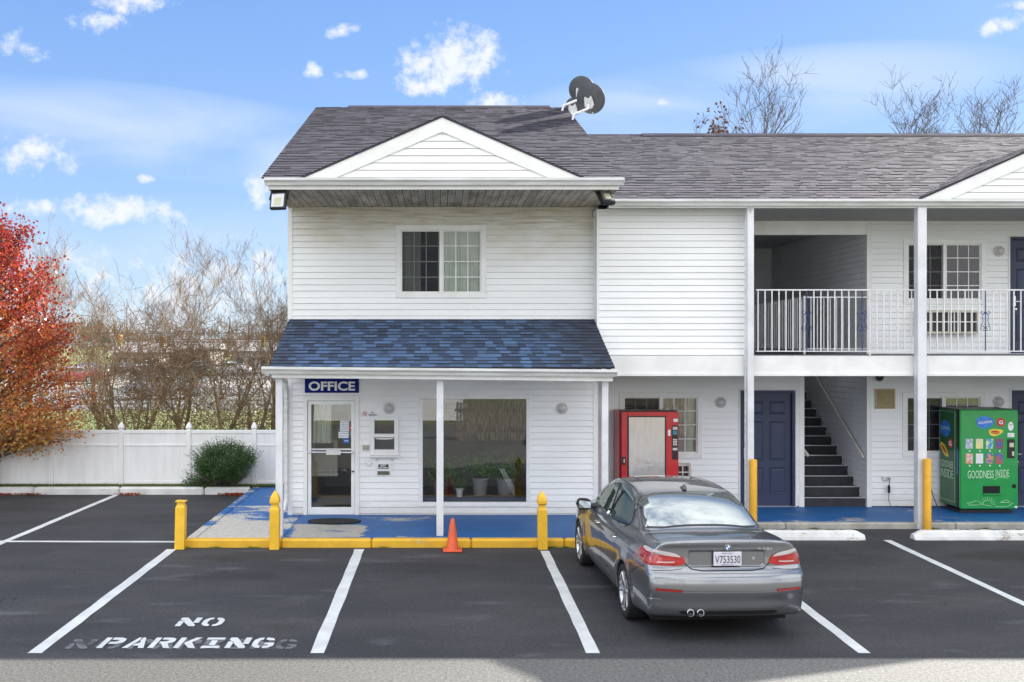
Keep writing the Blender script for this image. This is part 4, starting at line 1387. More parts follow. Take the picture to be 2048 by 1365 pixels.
note('sticker', 'red square sticker on the office door glass', 'sticker', 699.5, 709, 852, 862, M_signred, txt=['O'], tm=M_signwhite)
note('sticker', 'small grey shield sticker topmost on the office door', 'sticker', 703, 708.5, 843, 851, mat('grey_sticker', (.20, .22, .22), .5))
note('sticker', 'round pale blue sticker below the red one on the office door', 'sticker', 699, 709, 863, 874, mat('pale_blue_sticker', (.22, .33, .42), .5), ring=True)
note('sticker', 'small bright blue rectangular sticker on the office door', 'sticker', 687, 698, 878, 887, mat('bright_blue_sticker', (.01, .14, .45), .5), txt=['SAFE'], tm=M_signwhite)
note('sticker', 'dark round no smoking sticker lowest on the office door', 'sticker', 699, 709, 876, 887, mat('dark_sticker', (.03, .06, .04), .5), ring=True)
x0, x1, z0, z1 = rc(711, 716, 868, 893, YW)
t = thing('push_sign', 'narrow black vertical PUSH sign on the office door stile', 'sign', ((x0 + x1) / 2, YW - .02, z0))
q = MB(); q.box(x0, x1, YW - .018, YW - .013, z0, z1); q.build('sign_panel', M_signblack, t)
q = MB()
for i, ch in enumerate('PUSH'):
    h = (z1 - z0 - .02) / 4
    text(q, ch, (x0 + .012, YW - .02, z1 - .008 - h * (i + .9)), (1, 0, 0), (0, 0, 1), x1 - x0 - .024, h * .72, .02)
q.build('lettering', M_signwhite, t)

# round bulkhead lamps
def bulkhead(px, py, yw, label, r=.105, dark=False):
    xc, zc = W(px, yw), Z(py, yw)
    t = thing('wall_light', label, 'wall light', (xc, yw, zc), 'round wall lights')
    q = MB(); q.lathe([(r, -.002), (r, -.035), (r * .93, -.045), (r * .78, -.05), (r * .74, -.045)], 28, (xc, yw, zc), 'y')
    q.build('rim', M_lampwhite, t, smooth='auto')
    q = MB(); q.lathe([(r * .76, -.046), (r * .6, -.075), (r * .35, -.09), (0.0001, -.094)], 28, (xc, yw, zc), 'y')
    q.build('diffuser', mat('lamp_glass', (.55, .55, .54), .25) if not dark else M_screen, t, smooth=True)
    return t
bulkhead(778, 817, YW, 'round wall light above the service hatch')
bulkhead(1124, 817, YW, 'round wall light right of the office shop window')
bulkhead(1441, 805, YB, 'round wall light left of the downstairs navy door')
bulkhead(1996, 804, YB, 'round wall light above the green vending machine')
bulkhead(1997, 503, YB, 'round wall light beside the balcony window')
bulkhead(1757, 754, YB, 'round dark wall light above the beige vent, half under the balcony edge', dark=True)

# outlet with a plug
xc, zc = W(1771, YB), Z(957, YB)
t = thing('power_outlet', 'grey outdoor socket box with a plugged black cord', 'socket', (xc, YB, zc))
q = MB(); q.bbox(xc - .075, xc + .06, YB - .06, YB, zc - .04, zc + .045, .008); q.build('socket_box', M_gutter, t)
q = MB(); q.bbox(xc + .01, xc + .07, YB - .09, YB - .05, zc + .0, zc + .04, .006)
q.build('cover', M_lampwhite, t)
q = MB()
q.tube([(xc + .03, YB - .085, zc + .02), (xc + .035, YB - .1, zc - .04), (xc + .03, YB - .09, zc - .10), (xc + .03, YB - .08, zc - .13)], .007, 6)
q.tube([(xc + .03, YB - .08, zc - .12), (xc + .03, YB - .08, zc - .14), (xc + .03, YB - .08, zc - .26), (xc + .03, YB - .08, zc - .28)], [.010, .026, .026, .010], 8)
q.tube([(xc + .03, YB - .08, zc - .28), (xc + .03, YB - .07, zc - .42), (xc + .08, YB - .08, zc - .55), (xc + .16, YB - .10, SL + .0), (xc + .3, YB - .12, SL - .02), (xc + .7, YB - .1, SL - .02)], .006, 6)
o = q.build('extension_cord', M_black); tag(o, 'black cord with an inline switch hanging from the wall socket', 'cord')

# air conditioners through the wall
def aircon(px0, px1, py0, py1, label):
    x0, x1, z0, z1 = rc(px0, px1, py0, py1, YB)
    t = thing('air_conditioner', label, 'air conditioner', ((x0 + x1) / 2, YB, z0), 'through-wall air conditioners')
    q = MB()
    q.bbox(x0, x1, YB - .16, YB, z0, z0 + .04, .006); q.bbox(x0, x1, YB - .16, YB, z1 - .05, z1, .006)
    q.bbox(x0, x0 + .05, YB - .16, YB, z0 + .04, z1 - .05, .006); q.bbox(x1 - .05, x1, YB - .16, YB, z0 + .04, z1 - .05, .006)
    q.build('casing', mat('cream_casing', (.62, .60, .52), .5, c2=(.50, .47, .38), vs=5), t)
    q = MB(); q.box(x0 + .05, x1 - .05, YB - .10, YB - .09, z0 + .04, z1 - .05)
    q.build('coil', mat('brown_coil', (.07, .06, .055), .6), t)
    q = MB(); n = max(2, round((x1 - x0) / .125))
    for i in range(1, n):
        xx = x0 + .05 + (x1 - x0 - .1) * i / n
        q.box(xx - .009, xx + .009, YB - .155, YB - .135, z0 + .04, z1 - .05)
    zc = (z0 + z1) / 2
    q.box(x0 + .05, x1 - .05, YB - .150, YB - .138, zc - .01, zc + .01)
    q.build('grille', M_trim, t)
    return t
aircon(1828, 1951, 621, 668, 'cream through-wall air conditioner below the balcony window')
aircon(1290, 1378, 926, 960, 'through-wall air conditioner hidden behind the red vending machine')

# flood lights
def flood(name, label, c, yaw, tilt, sc=1.0):
    t = thing(name, label, 'flood light', c, 'flood lights under the office eaves')
    M_ = Matrix.Translation(c) @ Matrix.Rotation(yaw, 4, 'Z') @ Matrix.Rotation(tilt, 4, 'X')
    q = MB(); a, h = .135 * sc, .165 * sc
    q.bbox(-a, a, -.03, .05, -h, h, .012)
    for i in range(8):
        q.box(-a * .8, a * .8, .05, .085, -h * .8 + i * h * .22, -h * .8 + i * h * .22 + .008)
    q.xform(M_); q.build('housing', M_black, t)
    q = MB(); q.box(-a * .78, a * .78, -.036, -.031, -h * .8, h * .55); q.xform(M_)
    q.build('reflector', mat('flood_reflector', (.42, .44, .46), .2, metal=.7), t)
    q = MB(); q.box(-a * .42, a * .42, -.040, -.037, -h * .62, h * .15); q.xform(M_)
    q.build('led_panel', mat('led_yellow', (.62, .60, .40), .4), t)
    q = MB(); q.tube([(-a - .02, .0, 0), (-a - .02, .05, h + .05), (a + .02, .05, h + .05), (a + .02, 0, 0)], .010, 6); q.xform(M_)
    q.tube([(c[0], c[1] + .06, c[2] + h), (c[0] + (.1 if c[0] < 0 else -.1), c[1] + .35, 5.79)], .016, 6)
    q.build('bracket', M_black, t)
    return t
flood('flood_light', 'black flood light under the left corner of the office eaves', (W(557, 16.3), 16.3, Z(400, 16.3)), R(-12), R(-14))
flood('flood_light', 'black flood light tilted down under the right corner of the office eaves', (W(1212, 16.4), 16.4, Z(393, 16.4)), R(22), R(-38), .95)
q = MB(); c0 = (W(1191, 18.2), 18.2, 5.72)
q.tube([(c0[0], 18.2, 5.76), (c0[0] - .06, 18.2, 5.66), (c0[0] - .05, 18.2, 5.58), (c0[0] + .02, 18.2, 5.56), (c0[0] + .07, 18.2, 5.62), (c0[0] + .05, 18.2, 5.72)], .006, 6)
o = q.build('loose_cable', M_black); tag(o, 'loop of loose black cable hanging at the office corner', 'cable')

# satellite dishes on the right end of the office roof
M_dish = mat('dish_grey', (.085, .09, .10), .6, c2=(.065, .07, .08), vs=8, fine=.12)
def dish(label, px, py, d, r, yaw, tilt, foot):
    c = Vector((W(px, d), d, Z(py, d)))
    t = thing('satellite_dish', label, 'satellite dish', foot, 'satellite dishes on the office roof')
    M_ = Matrix.Translation(c) @ Matrix.Rotation(yaw, 4, 'Z') @ Matrix.Rotation(tilt, 4, 'X')
    # bowl seen from behind: opens away (+y)
    q = MB(); prof = [(.0001, 0)] + [(r * k / 8, .22 * r * (k / 8) ** 2) for k in range(1, 9)] + [(r * 1.02, .22 * r + .004), (r * 1.02, .22 * r + .018), (r * .97, .22 * r + .014)]
    q.lathe(prof + [(r * k / 8, .22 * r * (k / 8) ** 2 + .008) for k in range(7, 0, -1)], 36, (0, 0, 0), 'y'); q.xform(M_)
    q.build('bowl', M_dish, t, smooth='auto')
    q = MB()
    q.prism([(-.09, .02), (-.11, -.13), (-.05, -.20), (.05, -.20), (.11, -.13), (.09, .02), (.07, .07), (.04, .03), (-.04, .03), (-.07, .07)], 'y', -.055, -.012)
    q.xform(M_); q.build('back_bracket', M_metalw, t)
    q = MB()
    f = Vector(foot); b_ = M_ @ Vector((0, -.06, -.10))
    q.tube([b_, b_ + Vector((-.02, -.03, -.10)), f + Vector((0.02, 0, .12)), f], .028, 8)
    q.build('mast', M_metalw, t, smooth='auto')
    q = MB(); a0, a1 = M_ @ Vector((0, 0.02, -r * .95)), M_ @ Vector((0, .55, -r * .35))
    q.tube([a0, a1], .014, 6); q.tube([a1 - Vector((.05, 0, .03)), a1 + Vector((.05, 0, .05))], .032, 8)
    q.build('receiver_arm', M_metalw, t)
    return t
def roofz(y):
    return OEZ + (ORZ - OEZ) / (ORY - OE) * (y - OE)
dish('largest satellite dish, nearest, at the right end of the office roof', 1178, 199, 22.0, .34, R(-38), R(24), (2.88, 21.7, roofz(21.7)))
dish('upper satellite dish behind the largest one', 1161, 181, 23.2, .31, R(-30), R(24), (2.80, 22.9, roofz(22.9)))
dish('lowest satellite dish, half hidden behind the ridge of the office roof', 1146, 214, 23.8, .21, R(-30), R(20), (2.80, 23.5, ORZ - .1))

# ================================================================== ON THE WALKWAYS
# door mat
q = MB(); xc = (W(613, 17.5) + W(722, 17.5)) / 2 - .0; yc = 17.62
pts = [(xc + .47 * math.cos(a), yc + .28 * (math.sin(a) if math.sin(a) < 0 else math.sin(a) * .9)) for a in [2 * math.pi * k / 40 for k in range(40)]]
q.prism(pts, 'z', SL + .002, SL + .022)
o = q.build('door_mat', mat('black_bristle_mat', (.016, .018, .018), .95, bump=.006, bs=140, fine=.5)); tag(o, 'oval black door mat in front of the office door', 'door mat')

# vending machines
def vend_text(t, s, o, ux, uy, w_, h_, m, bold=0, name='lettering'):
    q = MB(); text(q, s, o, ux, uy, w_, h_, bold, .004); return q.build(name, m, t)
M_vred = mat('red_machine_paint', (.42, .012, .022), .3, coat=.4)
M_vred2 = mat('red_front_paint', (.54, .018, .022), .3, c2=(.46, .012, .02), coat=.4)
t = thing('vending_machine', 'red glass-fronted vending machine under the room wing', 'vending machine', (W(1300, 18.75), 18.75, SL - .03))
x0, x1 = W(1243, 18.65), W(1357, 18.65)
zb, zt = SL, Z(823, 18.65)
yf, yb = 18.65, 19.35
q = MB(); q.bbox(x0 - .03, x1 - .02, yf + .09, yb, zb, zt, .015); q.build('cabinet', M_vred, t)
q = MB(); q.box(x0 - .012, x1, yf + .06, yf + .089, zb, zt - .005); q.box(x0 - .02, x1 - .005, yf + .06, yf + .3, zt + .001, zt + .012); q.build('gasket', M_black, t)
gx0, gx1, gz1 = W(1258, 18.65), W(1330, 18.65), Z(835, 18.65)
gz0 = .55
q = MB()
for a in ((x0, gx0 - .03, zb, zt - .01), (gx1 + .02, x1, zb, zt - .01), (gx0 - .03, gx1 + .02, gz1 + .02, zt - .01), (gx0 - .03, gx1 + .02, zb, gz0 - .02)):
    q.bbox(a[0], a[1], yf, yf + .06, a[2], a[3], .006)
drv = q.build('door', M_vred2, t)
q = MB()
for a in ((gx0 - .03, gx0, gz0 - .02, gz1 + .02), (gx1, gx1 + .02, gz0 - .02, gz1 + .02), (gx0, gx1, gz1, gz1 + .02), (gx0, gx1, gz0 - .02, gz0)):
    q.box(a[0], a[1], yf + .003, yf + .05, a[2], a[3])
q.build('window_frame', M_black, drv)
vg = bpy.data.materials.new('reflective_shop_glass'); vg.use_nodes = True
tt = NT(vg.node_tree)
cc = tt.n('ShaderNodeTexCoord').outputs['Object']
hn = tt.noise(tt.scale(cc, (1.5, 1, 1)), 2.0, 4.0, .6)
gl = tt.n('ShaderNodeBsdfGlossy', {'Roughness': .10, 'Color': (.85, .83, .82), 'Normal': tt.n('ShaderNodeBump', {'Height': hn, 'Strength': .25, 'Distance': .03}).outputs[0]})
df = tt.n('ShaderNodeBsdfDiffuse', {'Color': tt.mix(tt.step(tt.noise(tt.scale(cc, (7, 1, 1.2)), 2.0, 6.0, .7), .35, .7), (.58, .56, .55), (.50, .47, .46))})
tt.n('ShaderNodeOutputMaterial', {'Surface': tt.n('ShaderNodeMixShader', {0: .55, 1: gl.outputs[0], 2: df.outputs[0]}).outputs[0]})
q = MB(); q.box(gx0, gx1, yf + .012, yf + .03, gz0, gz1); q.build('glass_front', vg, drv)
cx0, cx1 = W(1344, 18.65), W(1355.5, 18.65)
q = MB(); q.bbox(cx0, cx1, yf - .012, yf - .0, Z(919, yf), Z(851, yf), .004); pan = q.build('coin_panel', M_black, t)
q = MB()
for r_ in range(4):
    for c_ in range(3):
        xx = cx0 + .018 + c_ * (cx1 - cx0 - .03) / 3; zz = Z(891, yf) + r_ * .033
        q.box(xx, xx + .018, yf - .018, yf - .012, zz, zz + .020)
q.build('keypad', M_signwhite, pan)
q = MB(); q.box(cx0 + .012, cx1 - .012, yf - .016, yf - .012, Z(860, yf), Z(854, yf)); q.box(cx0 + .012, cx1 - .012, yf - .016, yf - .012, Z(901, yf), Z(896, yf))
q.build('display', mat('pale_display', (.55, .6, .55), .4), pan)
q = MB(); q.box(cx0 + .012, cx1 - .015, yf - .016, yf - .012, Z(870, yf), Z(862, yf)); q.build('card_reader', mat('teal_label', (.03, .25, .35), .4), pan)
q = MB(); q.box(W(1347, yf), W(1356, yf), yf - .004, yf - .001, Z(844, yf), Z(838, yf)); q.box(W(1336, yf), W(1341, yf), yf - .004, yf - .001, Z(872, yf), Z(860, yf)); q.build('label', M_signwhite, t)
q = MB(); q.bbox(x0 + .01, x0 + .075, yf - .02, yf, Z(930, yf), Z(914, yf), .004); q.build('lock_plate', M_black, t)
q = MB(); q.bbox(x0 + .035, x0 + .055, yf - .028, yf - .021, Z(926, yf), Z(918, yf), .003); q.build('lock', M_alu, t)

M_vgreen = mat('green_machine_paint', (.010, .30, .065), .28, coat=.5)
M_vgreen2 = mat('dark_green_side_paint', (.018, .10, .035), .35, c2=(.022, .115, .04), coat=.2)
t = thing('vending_machine', 'green drinks vending machine with round fruit logos and GOODNESS INSIDE lettering', 'vending machine', (W(1975, 18.9), 18.9, SL - .03))
yf = 18.62; x0, x1 = W(1921, yf), W(2037, yf); zb, zt = Z(1019, yf), Z(820, yf); yb = 19.38
q = MB(); q.bbox(x0 - .01, x1 - .01, yf + .14, yb, zb + .01, zt - .005, .02); cab = q.build('cabinet', M_vgreen2, t)
q = MB(); q.box(x0 - .004, x1 - .012, yf + .07, yf + .139, zb + .01, zt - .004); q.box(x0, x1 - .03, yf + .02, yb - .02, zt - .003, zt + .006); q.build('gasket', M_black, t)
q = MB(); q.bbox(x0, x1, yf, yf + .07, zb, zt, .018); fr = q.build('door', M_vgreen, t)
q = MB()
for xx in (x0 + .12, x1 - .16):
    for yy in (yf + .15, yb - .1):
        q.box(xx, xx + .06, yy, yy + .06, SL - .03, zb + .012)
q.box(x0 + .05, x1 - .05, yf + .12, yb - .1, SL - .028, zb - .03)
q.build('foot', M_black, t)
X = lambda px: W(px, yf)
ZZ = lambda py: Z(py, yf)
def ell(mb, px, py, rx, ry, rot=0, yy=None, wob=0):
    yy = yf - .002 if yy is None else yy
    n = 28; s_ = yf / 2000
    vs = []
    for k in range(n):
        a = 2 * math.pi * k / n; f_ = 1 + wob * math.sin(3 * a + 1)
        ux, uz = rx * f_ * math.cos(a), ry * f_ * math.sin(a)
        vs.append((X(px) + (ux * math.cos(rot) - uz * math.sin(rot)) * s_, yy, ZZ(py) + (ux * math.sin(rot) + uz * math.cos(rot)) * s_))
    mb.face(vs)
M_logoblue = mat('logo_blue', (.02, .13, .50), .35, c2=(.04, .22, .62), vs=12)
M_logored = mat('logo_red', (.50, .03, .04), .4)
M_logoyel = mat('logo_yellow', (.80, .62, .05), .4)
M_palegreen = mat('pale_green_ink', (.55, .80, .55), .5)
q = MB(); ell(q, 1969.5, 845, 18, 12.5, wob=.05); q.build('logo', M_logoblue, fr, label='rounded blue water logo')
vend_text(fr, 'AQUAFINA', (X(1956), yf - .003, ZZ(850)), (1, 0, .12), (0, 0, 1), X(1984) - X(1956), .055, M_signwhite, .01)
q = MB(); ell(q, 2001.5, 845, 8.5, 9); q.build('logo', M_logored, fr, label='round red logo with a white G')
vend_text(fr, 'G', (X(1997.5), yf - .003, ZZ(849)), (1, 0, 0), (0, 0, 1), X(2005.5) - X(1997.5), .075, M_signwhite, .03)
q = MB(); ell(q, 1991, 865, 14, 7, .1, wob=.12); q.build('logo', M_logoyel, fr, label='yellow and red tea logo')
q = MB(); ell(q, 1990.5, 865, 9, 3.6, -.08, yf - .0035); q.build('logo', M_logored, fr)
vend_text(fr, 'Lipton', (X(1983.5), yf - .005, ZZ(867)), (1, 0, -.06), (0, 0, 1), X(1997.5) - X(1983.5), .034, M_logoyel)
cards = [(1931, 878, (.55, .58, .60), (.30, .36, .50)), (1951.5, 878, (.58, .62, .50), (.75, .72, .20)), (1971.5, 878, (.60, .68, .35), (.05, .30, .55)), (1991, 878, (.03, .12, .40), (.35, .05, .06)),
         (1931, 907.5, (.70, .25, .12), (.60, .55, .60)), (1951.5, 907.5, (.74, .76, .74), (.66, .68, .66)), (1971.5, 907.5, (.05, .16, .45), (.70, .28, .10)), (1991, 907.5, (.03, .14, .45), (.45, .10, .08))]
btn = MB()
for i, (px, py, ca, cb) in enumerate(cards):
    q = MB(); q.bbox(X(px), X(px + 14.5), yf - .006, yf - .001, ZZ(py + 20), ZZ(py), .002)
    q.build('product_card', mat('product_print', ca, .35, c2=cb, vs=14, lo=.45, hi=.55), fr)
    btn.lathe([(0, -.014), (.012, -.014), (.016, -.008), (.016, 0)], 12, (X(px + 8), yf, ZZ(py + 24.5)), 'y')
btn.build('buttons', M_signwhite, fr)
vend_text(fr, 'GOODNESS', (X(1935), yf - .003, ZZ(957)), (1, 0, 0), (0, 0, 1), X(1987) - X(1935), .145, M_palegreen)
vend_text(fr, 'INSIDE', (X(1991), yf - .003, ZZ(954)), (1, 0, 0), (0, 0, 1), X(2018) - X(1991), .135, M_palegreen)
ln = MB()
def line(pts, r=.004):
    ln.tube([(X(a), yf - .002, ZZ(b_)) for a, b_ in pts], r, 4)
line([(1988, 960), (1996, 955.5), (2006, 955), (2016, 957)])
line([(1934, 1007), (1943, 1006), (1951, 1002), (1957, 1003), (1963, 1009), (1982, 1013)]); line([(1936, 1010.5), (1958, 1010.5)])
line([(1975 + 9.5 * math.cos(a), 1010 - 9.5 * math.sin(a)) for a in [R(180 * k / 12) for k in range(13)]])
for k in range(11):
    a = R(180 * k / 10); line([(1975 + 12 * math.cos(a), 1010 - 12 * math.sin(a)), (1975 + 15.5 * math.cos(a), 1010 - 15.5 * math.sin(a))], .003)
line([(2002, 1005), (2008, 1002), (2013, 1000), (2019, 1004)]); line([(2000, 1005.5), (2020, 1005.5)]); line([(1991, 1014), (2012, 1014), (2018, 1012), (2026, 1006)])
ln.build('line_drawing', M_palegreen, fr)
q = MB(); q.bbox(X(1965.5), X(2000), yf - .004, yf + .0, ZZ(988), ZZ(972.5), .003); q.build('delivery_slot', M_dark, fr)
q = MB(); q.bbox(X(1965.5), X(2000), yf - .03, yf - .004, ZZ(990), ZZ(987), .003); q.build('slot_lip', M_vgreen, fr)
q = MB(); q.bbox(X(2014.5), X(2029), yf - .016, yf + .0, ZZ(916.5), ZZ(879), .006); cp = q.build('coin_panel', M_black, fr)
q = MB(); q.box(X(2018), X(2026.5), yf - .022, yf - .016, ZZ(894.5), ZZ(886)); q.box(X(2023), X(2027), yf - .022, yf - .016, ZZ(912), ZZ(903)); q.build('display', mat('cream_display', (.60, .60, .45), .4), cp)
q = MB(); ell(q, 2021.5, 853, 5.5, 9); q.box(X(2015), X(2028.5), yf - .003, yf - .001, ZZ(874.5), ZZ(866.5)); q.build('label', M_signwhite, fr)
vend_text(fr, 'COINS', (X(2017.5), yf - .004, ZZ(851)), (1, 0, 0), (0, 0, 1), X(2025.5) - X(2017.5), .02, M_signblack)
vend_text(fr, '£ 5'.replace('£', '$'), (X(2017), yf - .004, ZZ(872.5)), (1, 0, 0), (0, 0, 1), X(2022) - X(2017), .03, M_signred)
q = MB(); q.lathe([(0, -.004), (.035, -.004), (.042, 0)], 16, (X(2028), yf, ZZ(973)), 'y'); q.build('lock', M_dark, fr)
q = MB(); ell(q, 2032, 1014.5, 3, 2); q.build('sticker', M_signwhite, fr)
q = MB(); q.box(x0 + .001, x0 + .03, yf - .0015, yf - .0005, ZZ(920), ZZ(1000)) ; 
# logos on the side of the cabinet (plane x = x0-.01, seen obliquely)
xs = x0 - .013
def sideell(mb, fy, fz, ry, rz, rot=0, off=0):
    n = 24; vs = []
    for k in range(n):
        a = 2 * math.pi * k / n; p_, q_ = ry * math.cos(a), rz * math.sin(a)
        vs.append((xs - off, fy - (p_ * math.cos(rot) - q_ * math.sin(rot)), fz + p_ * math.sin(rot) + q_ * math.cos(rot)))
    mb.face(vs)
def sd(pxs, pys):     # side-face position from the photo: (y, z)
    yy = 2000 * xs / (pxs - 880)
    return yy, CAMH - (pys - 690) / 2000 * yy
a_, b_ = sd(1890.5, 857); q = MB(); sideell(q, a_, b_, .20, .155); q.build('logo', M_logoblue, cab, label='rounded blue logo on the side')
vend_text(cab, 'AQUAFINA', (xs - .002, a_ + .17, b_ - .03), (0, -1, 0), (0, 0, 1), .34, .07, M_palegreen)
a_, b_ = sd(1901, 887); q = MB(); sideell(q, a_, b_, .10, .085); q.build('logo', M_logored, cab, label='round red logo on the side')
vend_text(cab, 'G', (xs - .002, a_ + .05, b_ - .045), (0, -1, 0), (0, 0, 1), .1, .09, M_signwhite, .03)
a_, b_ = sd(1888.5, 899); q = MB(); sideell(q, a_, b_, .19, .075, -.7); q.build('logo', M_logoyel, cab, label='yellow tea logo on the side')
q = MB(); sideell(q, a_, b_, .12, .035, -.7, .002); q.build('logo', M_logored, cab)
for s_, p0, p1 in (('GOODNESS', (1882, 932), (1907, 932)), ('INSIDE', (1882, 952), (1907, 952))):
    ya, za = sd(p0[0], p0[1]); yb_, _ = sd(p1[0], p1[1])
    vend_text(cab, s_, (xs - .002, ya, za), (0, -1, 0), (0, 0, 1), ya - yb_, .13 if s_ == 'GOODNESS' else .16, M_palegreen)
q = MB()
ya, _ = sd(1878, 900); yb_, _ = sd(1911, 900)
for z_ in (zb + .10, zt - .06):
    q.box(xs - .003, xs - .001, yb_ + .02, ya - .02, z_, z_ + .006)
q.box(xs - .003, xs - .001, ya - .02, ya - .014, zb + .1, zt - .06); q.box(xs - .003, xs - .001, yb_ + .02, yb_ + .026, zb + .1, zt - .06)
q.build('border_line', M_palegreen, cab)
q = MB(); q.box(x0 - .006, x0 - .004, yf + .085, yf + .12, ZZ(1950 - 1000), ZZ(900)); q.build('blue_strip', M_logoblue, t)
q = MB(); q.tube([(W(1862, 19.3), 19.35, .55), (W(1868, 19.3), 19.33, .32), (W(1874, 19.3), 19.3, .14), (W(1885, 19.2), 19.36, .12)], .008, 6)
o = q.build('extension_cord', M_black); tag(o, 'black cord on the floor behind the green vending machine', 'cord')

# ================================================================== POSTS, CONE, WHEEL STOPS
def finial_post(px, label, top=True, lean=0.0, hgt=.93, yy=15.93):
    xc = W(px, yy)
    t = thing('parking_post', label, 'post', (xc, yy, 0), 'square yellow posts at the kerb')
    q = MB(); hw = .074
    sh = hgt - (.30 if top else .10)
    def sq(h, z_):
        return [(-h, -h, z_), (h, -h, z_), (h, h, z_), (-h, h, z_)]
    rings = [sq(hw, -.02), sq(hw, sh), sq(hw * .72, sh + .045), sq(hw * .72, sh + .085)]
    if top:
        rings += [sq(hw * 1.02, sh + .105), sq(hw * 1.02, sh + .125)]
    else:
        rings += [sq(hw * 1.05, sh + .09), sq(hw * 1.05, sh + .105)]
    for A_, B_ in zip(rings, rings[1:]):
        for i in range(4):
            j = (i + 1) % 4
            q.face([A_[i], A_[j], B_[j], B_[i]])
    q.face(rings[-1])
    M_ = Matrix.Translation((xc, yy, 0)) @ Matrix.Rotation(lean, 4, 'Y')
    q.xform(M_); q.build('shaft', M_yellow, t)
    if top:
        f = MB(); z0_ = sh + .125
        rr = [sq(hw * 1.0, z0_ + .001), sq(hw * .98, z0_ + .03), sq(hw * .80, z0_ + .085), sq(hw * .42, z0_ + .14), sq(.004, z0_ + .175)]
        for A_, B_ in zip(rr, rr[1:]):
            for i in range(4):
                j = (i + 1) % 4
                f.face([A_[i], A_[j], B_[j], B_[i]])
        f.xform(M_); f.build('finial', M_yellow, t)
    return t
finial_post(360.5, 'square yellow post that has lost its pointed cap', False, R(1.2), .76, 15.95)
finial_post(549.5, 'pointed yellow post beside the left porch post', True, R(.4))
finial_post(1085, 'pointed yellow post between the orange cone and the silver car', True, R(-.6), .92)

def bollard(px, yy, hgt, label, r=.066):
    xc = W(px, yy)
    q = MB(); q.lathe([(r, -.02), (r, hgt - .02), (r * .93, hgt - .004), (r * .6, hgt + .004), (.0001, hgt + .006)], 24, (xc, yy, 0), 'z')
    o = q.build('bollard', M_yellow2, smooth='auto'); tag(o, label, 'bollard', 'round yellow bollards by the walkway')
bollard(1506.5, 17.52, 1.24, 'round yellow bollard behind the silver car')
bollard(1854.5, 17.52, 1.25, 'round yellow bollard with rust spots between the wheel stops')

xc, yy = W(905, 15.78), 15.78
t = thing('traffic_cone', 'orange traffic cone standing by the yellow kerb', 'traffic cone', (xc, yy, 0))
M_cone = mat('cone_orange', (.75, .115, .03), .5, c2=(.62, .10, .035), vs=7)
q = MB(); q.lathe([(.105, .025), (.098, .04), (.045, .42), (.026, .505), (.020, .51), (.0001, .508)], 28, (xc, yy, 0), 'z'); q.build('cone_body', M_cone, t, smooth='auto')
q = MB(); q.bbox(xc - .15, xc + .15, yy - .15, yy + .15, .003, .03, .01); q.build('base', M_cone, t)

def wheel_stop(x0, x1, yc, label, seed):
    rng = random.Random(seed); q = MB(); N = 40
    prof = [(-.10, .0), (-.095, .05), (-.07, .125), (-.045, .15), (.045, .15), (.07, .125), (.095, .05), (.10, .0)]
    rows = []
    for i in range(N + 1):
        f = i / N; xx = x0 + (x1 - x0) * f
        e = min(1, .55 + .45 * min(f, 1 - f) * (x1 - x0) / .14) if min(f, 1 - f) * (x1 - x0) < .14 else 1
        rows.append([(xx + rng.uniform(-.004, .004), yc + a * (1 if e == 1 else .7 + .3 * e) + rng.uniform(-.003, .003), max(0, b_ * (e if b_ > .01 else 1) + (rng.uniform(-.004, .004) if b_ > .01 else 0))) for a, b_ in prof])
    for A_, B_ in zip(rows, rows[1:]):
        for k in range(len(prof) - 1):
            q.face([A_[k], B_[k], B_[k + 1], A_[k + 1]])
    q.face(rows[0]); q.face(rows[-1][::-1])
    o = q.build('wheel_stop', M_stop, recalc=True); tag(o, label, 'wheel stop', 'white concrete wheel stops')
wheel_stop(5.05, 7.08, 16.72, 'flaking white wheel stop just right of the silver car', 1)
wheel_stop(7.90, 9.98, 16.72, 'white wheel stop in front of the green vending machine', 2)

# ================================================================== FENCE
YF = 22.12
M_fence = mat('white_pvc_fence', (.86, .86, .85), .5, c2=(.80, .80, .79), vs=2, stretch=(3, 1, .6))
fx = [W(p, YF) for p in (-570, -435, -300, -168, -32, 103, 243, 378, 508.5)]
fx.append(fx[-1] + 1.5); fx.append(fx[-1] + 1.4)
F = thing('fence', 'white vinyl panel fence with pointed post caps along the lot', 'fence', (fx[4], YF, 0))
for i, xx in enumerate(fx):
    q = MB(); hw = .052
    q.bbox(xx - hw, xx + hw, YF - hw, YF + hw, .1, 1.36, .006); pq = q.build('post', M_fence, F)
    q = MB()
    sq = lambda h, z_: [(xx - h, YF - h, z_), (xx + h, YF - h, z_), (xx + h, YF + h, z_), (xx - h, YF + h, z_)]
    rr = [sq(.048, 1.36), sq(.042, 1.39), sq(.060, 1.41), sq(.060, 1.425), sq(.055, 1.45), sq(.035, 1.50), sq(.006, 1.545)]
    for A_, B_ in zip(rr, rr[1:]):
        for k in range(4):
            q.face([A_[k], A_[(k + 1) % 4], B_[(k + 1) % 4], B_[k]])
    q.build('cap', M_fence, pq)
for a, b_ in zip(fx, fx[1:]):
    q = MB(); a += .05; b_ -= .05
    q.bbox(a, b_, YF - .03, YF + .03, 1.29, 1.365, .005); q.bbox(a, b_, YF - .028, YF + .028, 1.01, 1.055, .005); q.bbox(a, b_, YF - .028, YF + .028, .17, .24, .005)
    n = 9
    for k in range(n):
        xx = a + (b_ - a) * k / n
        q.bbox(xx + .0005, xx + (b_ - a) / n - .0005, YF - .012, YF + .012, .24, 1.30, .0012)
    q.build('panel', M_fence, F)

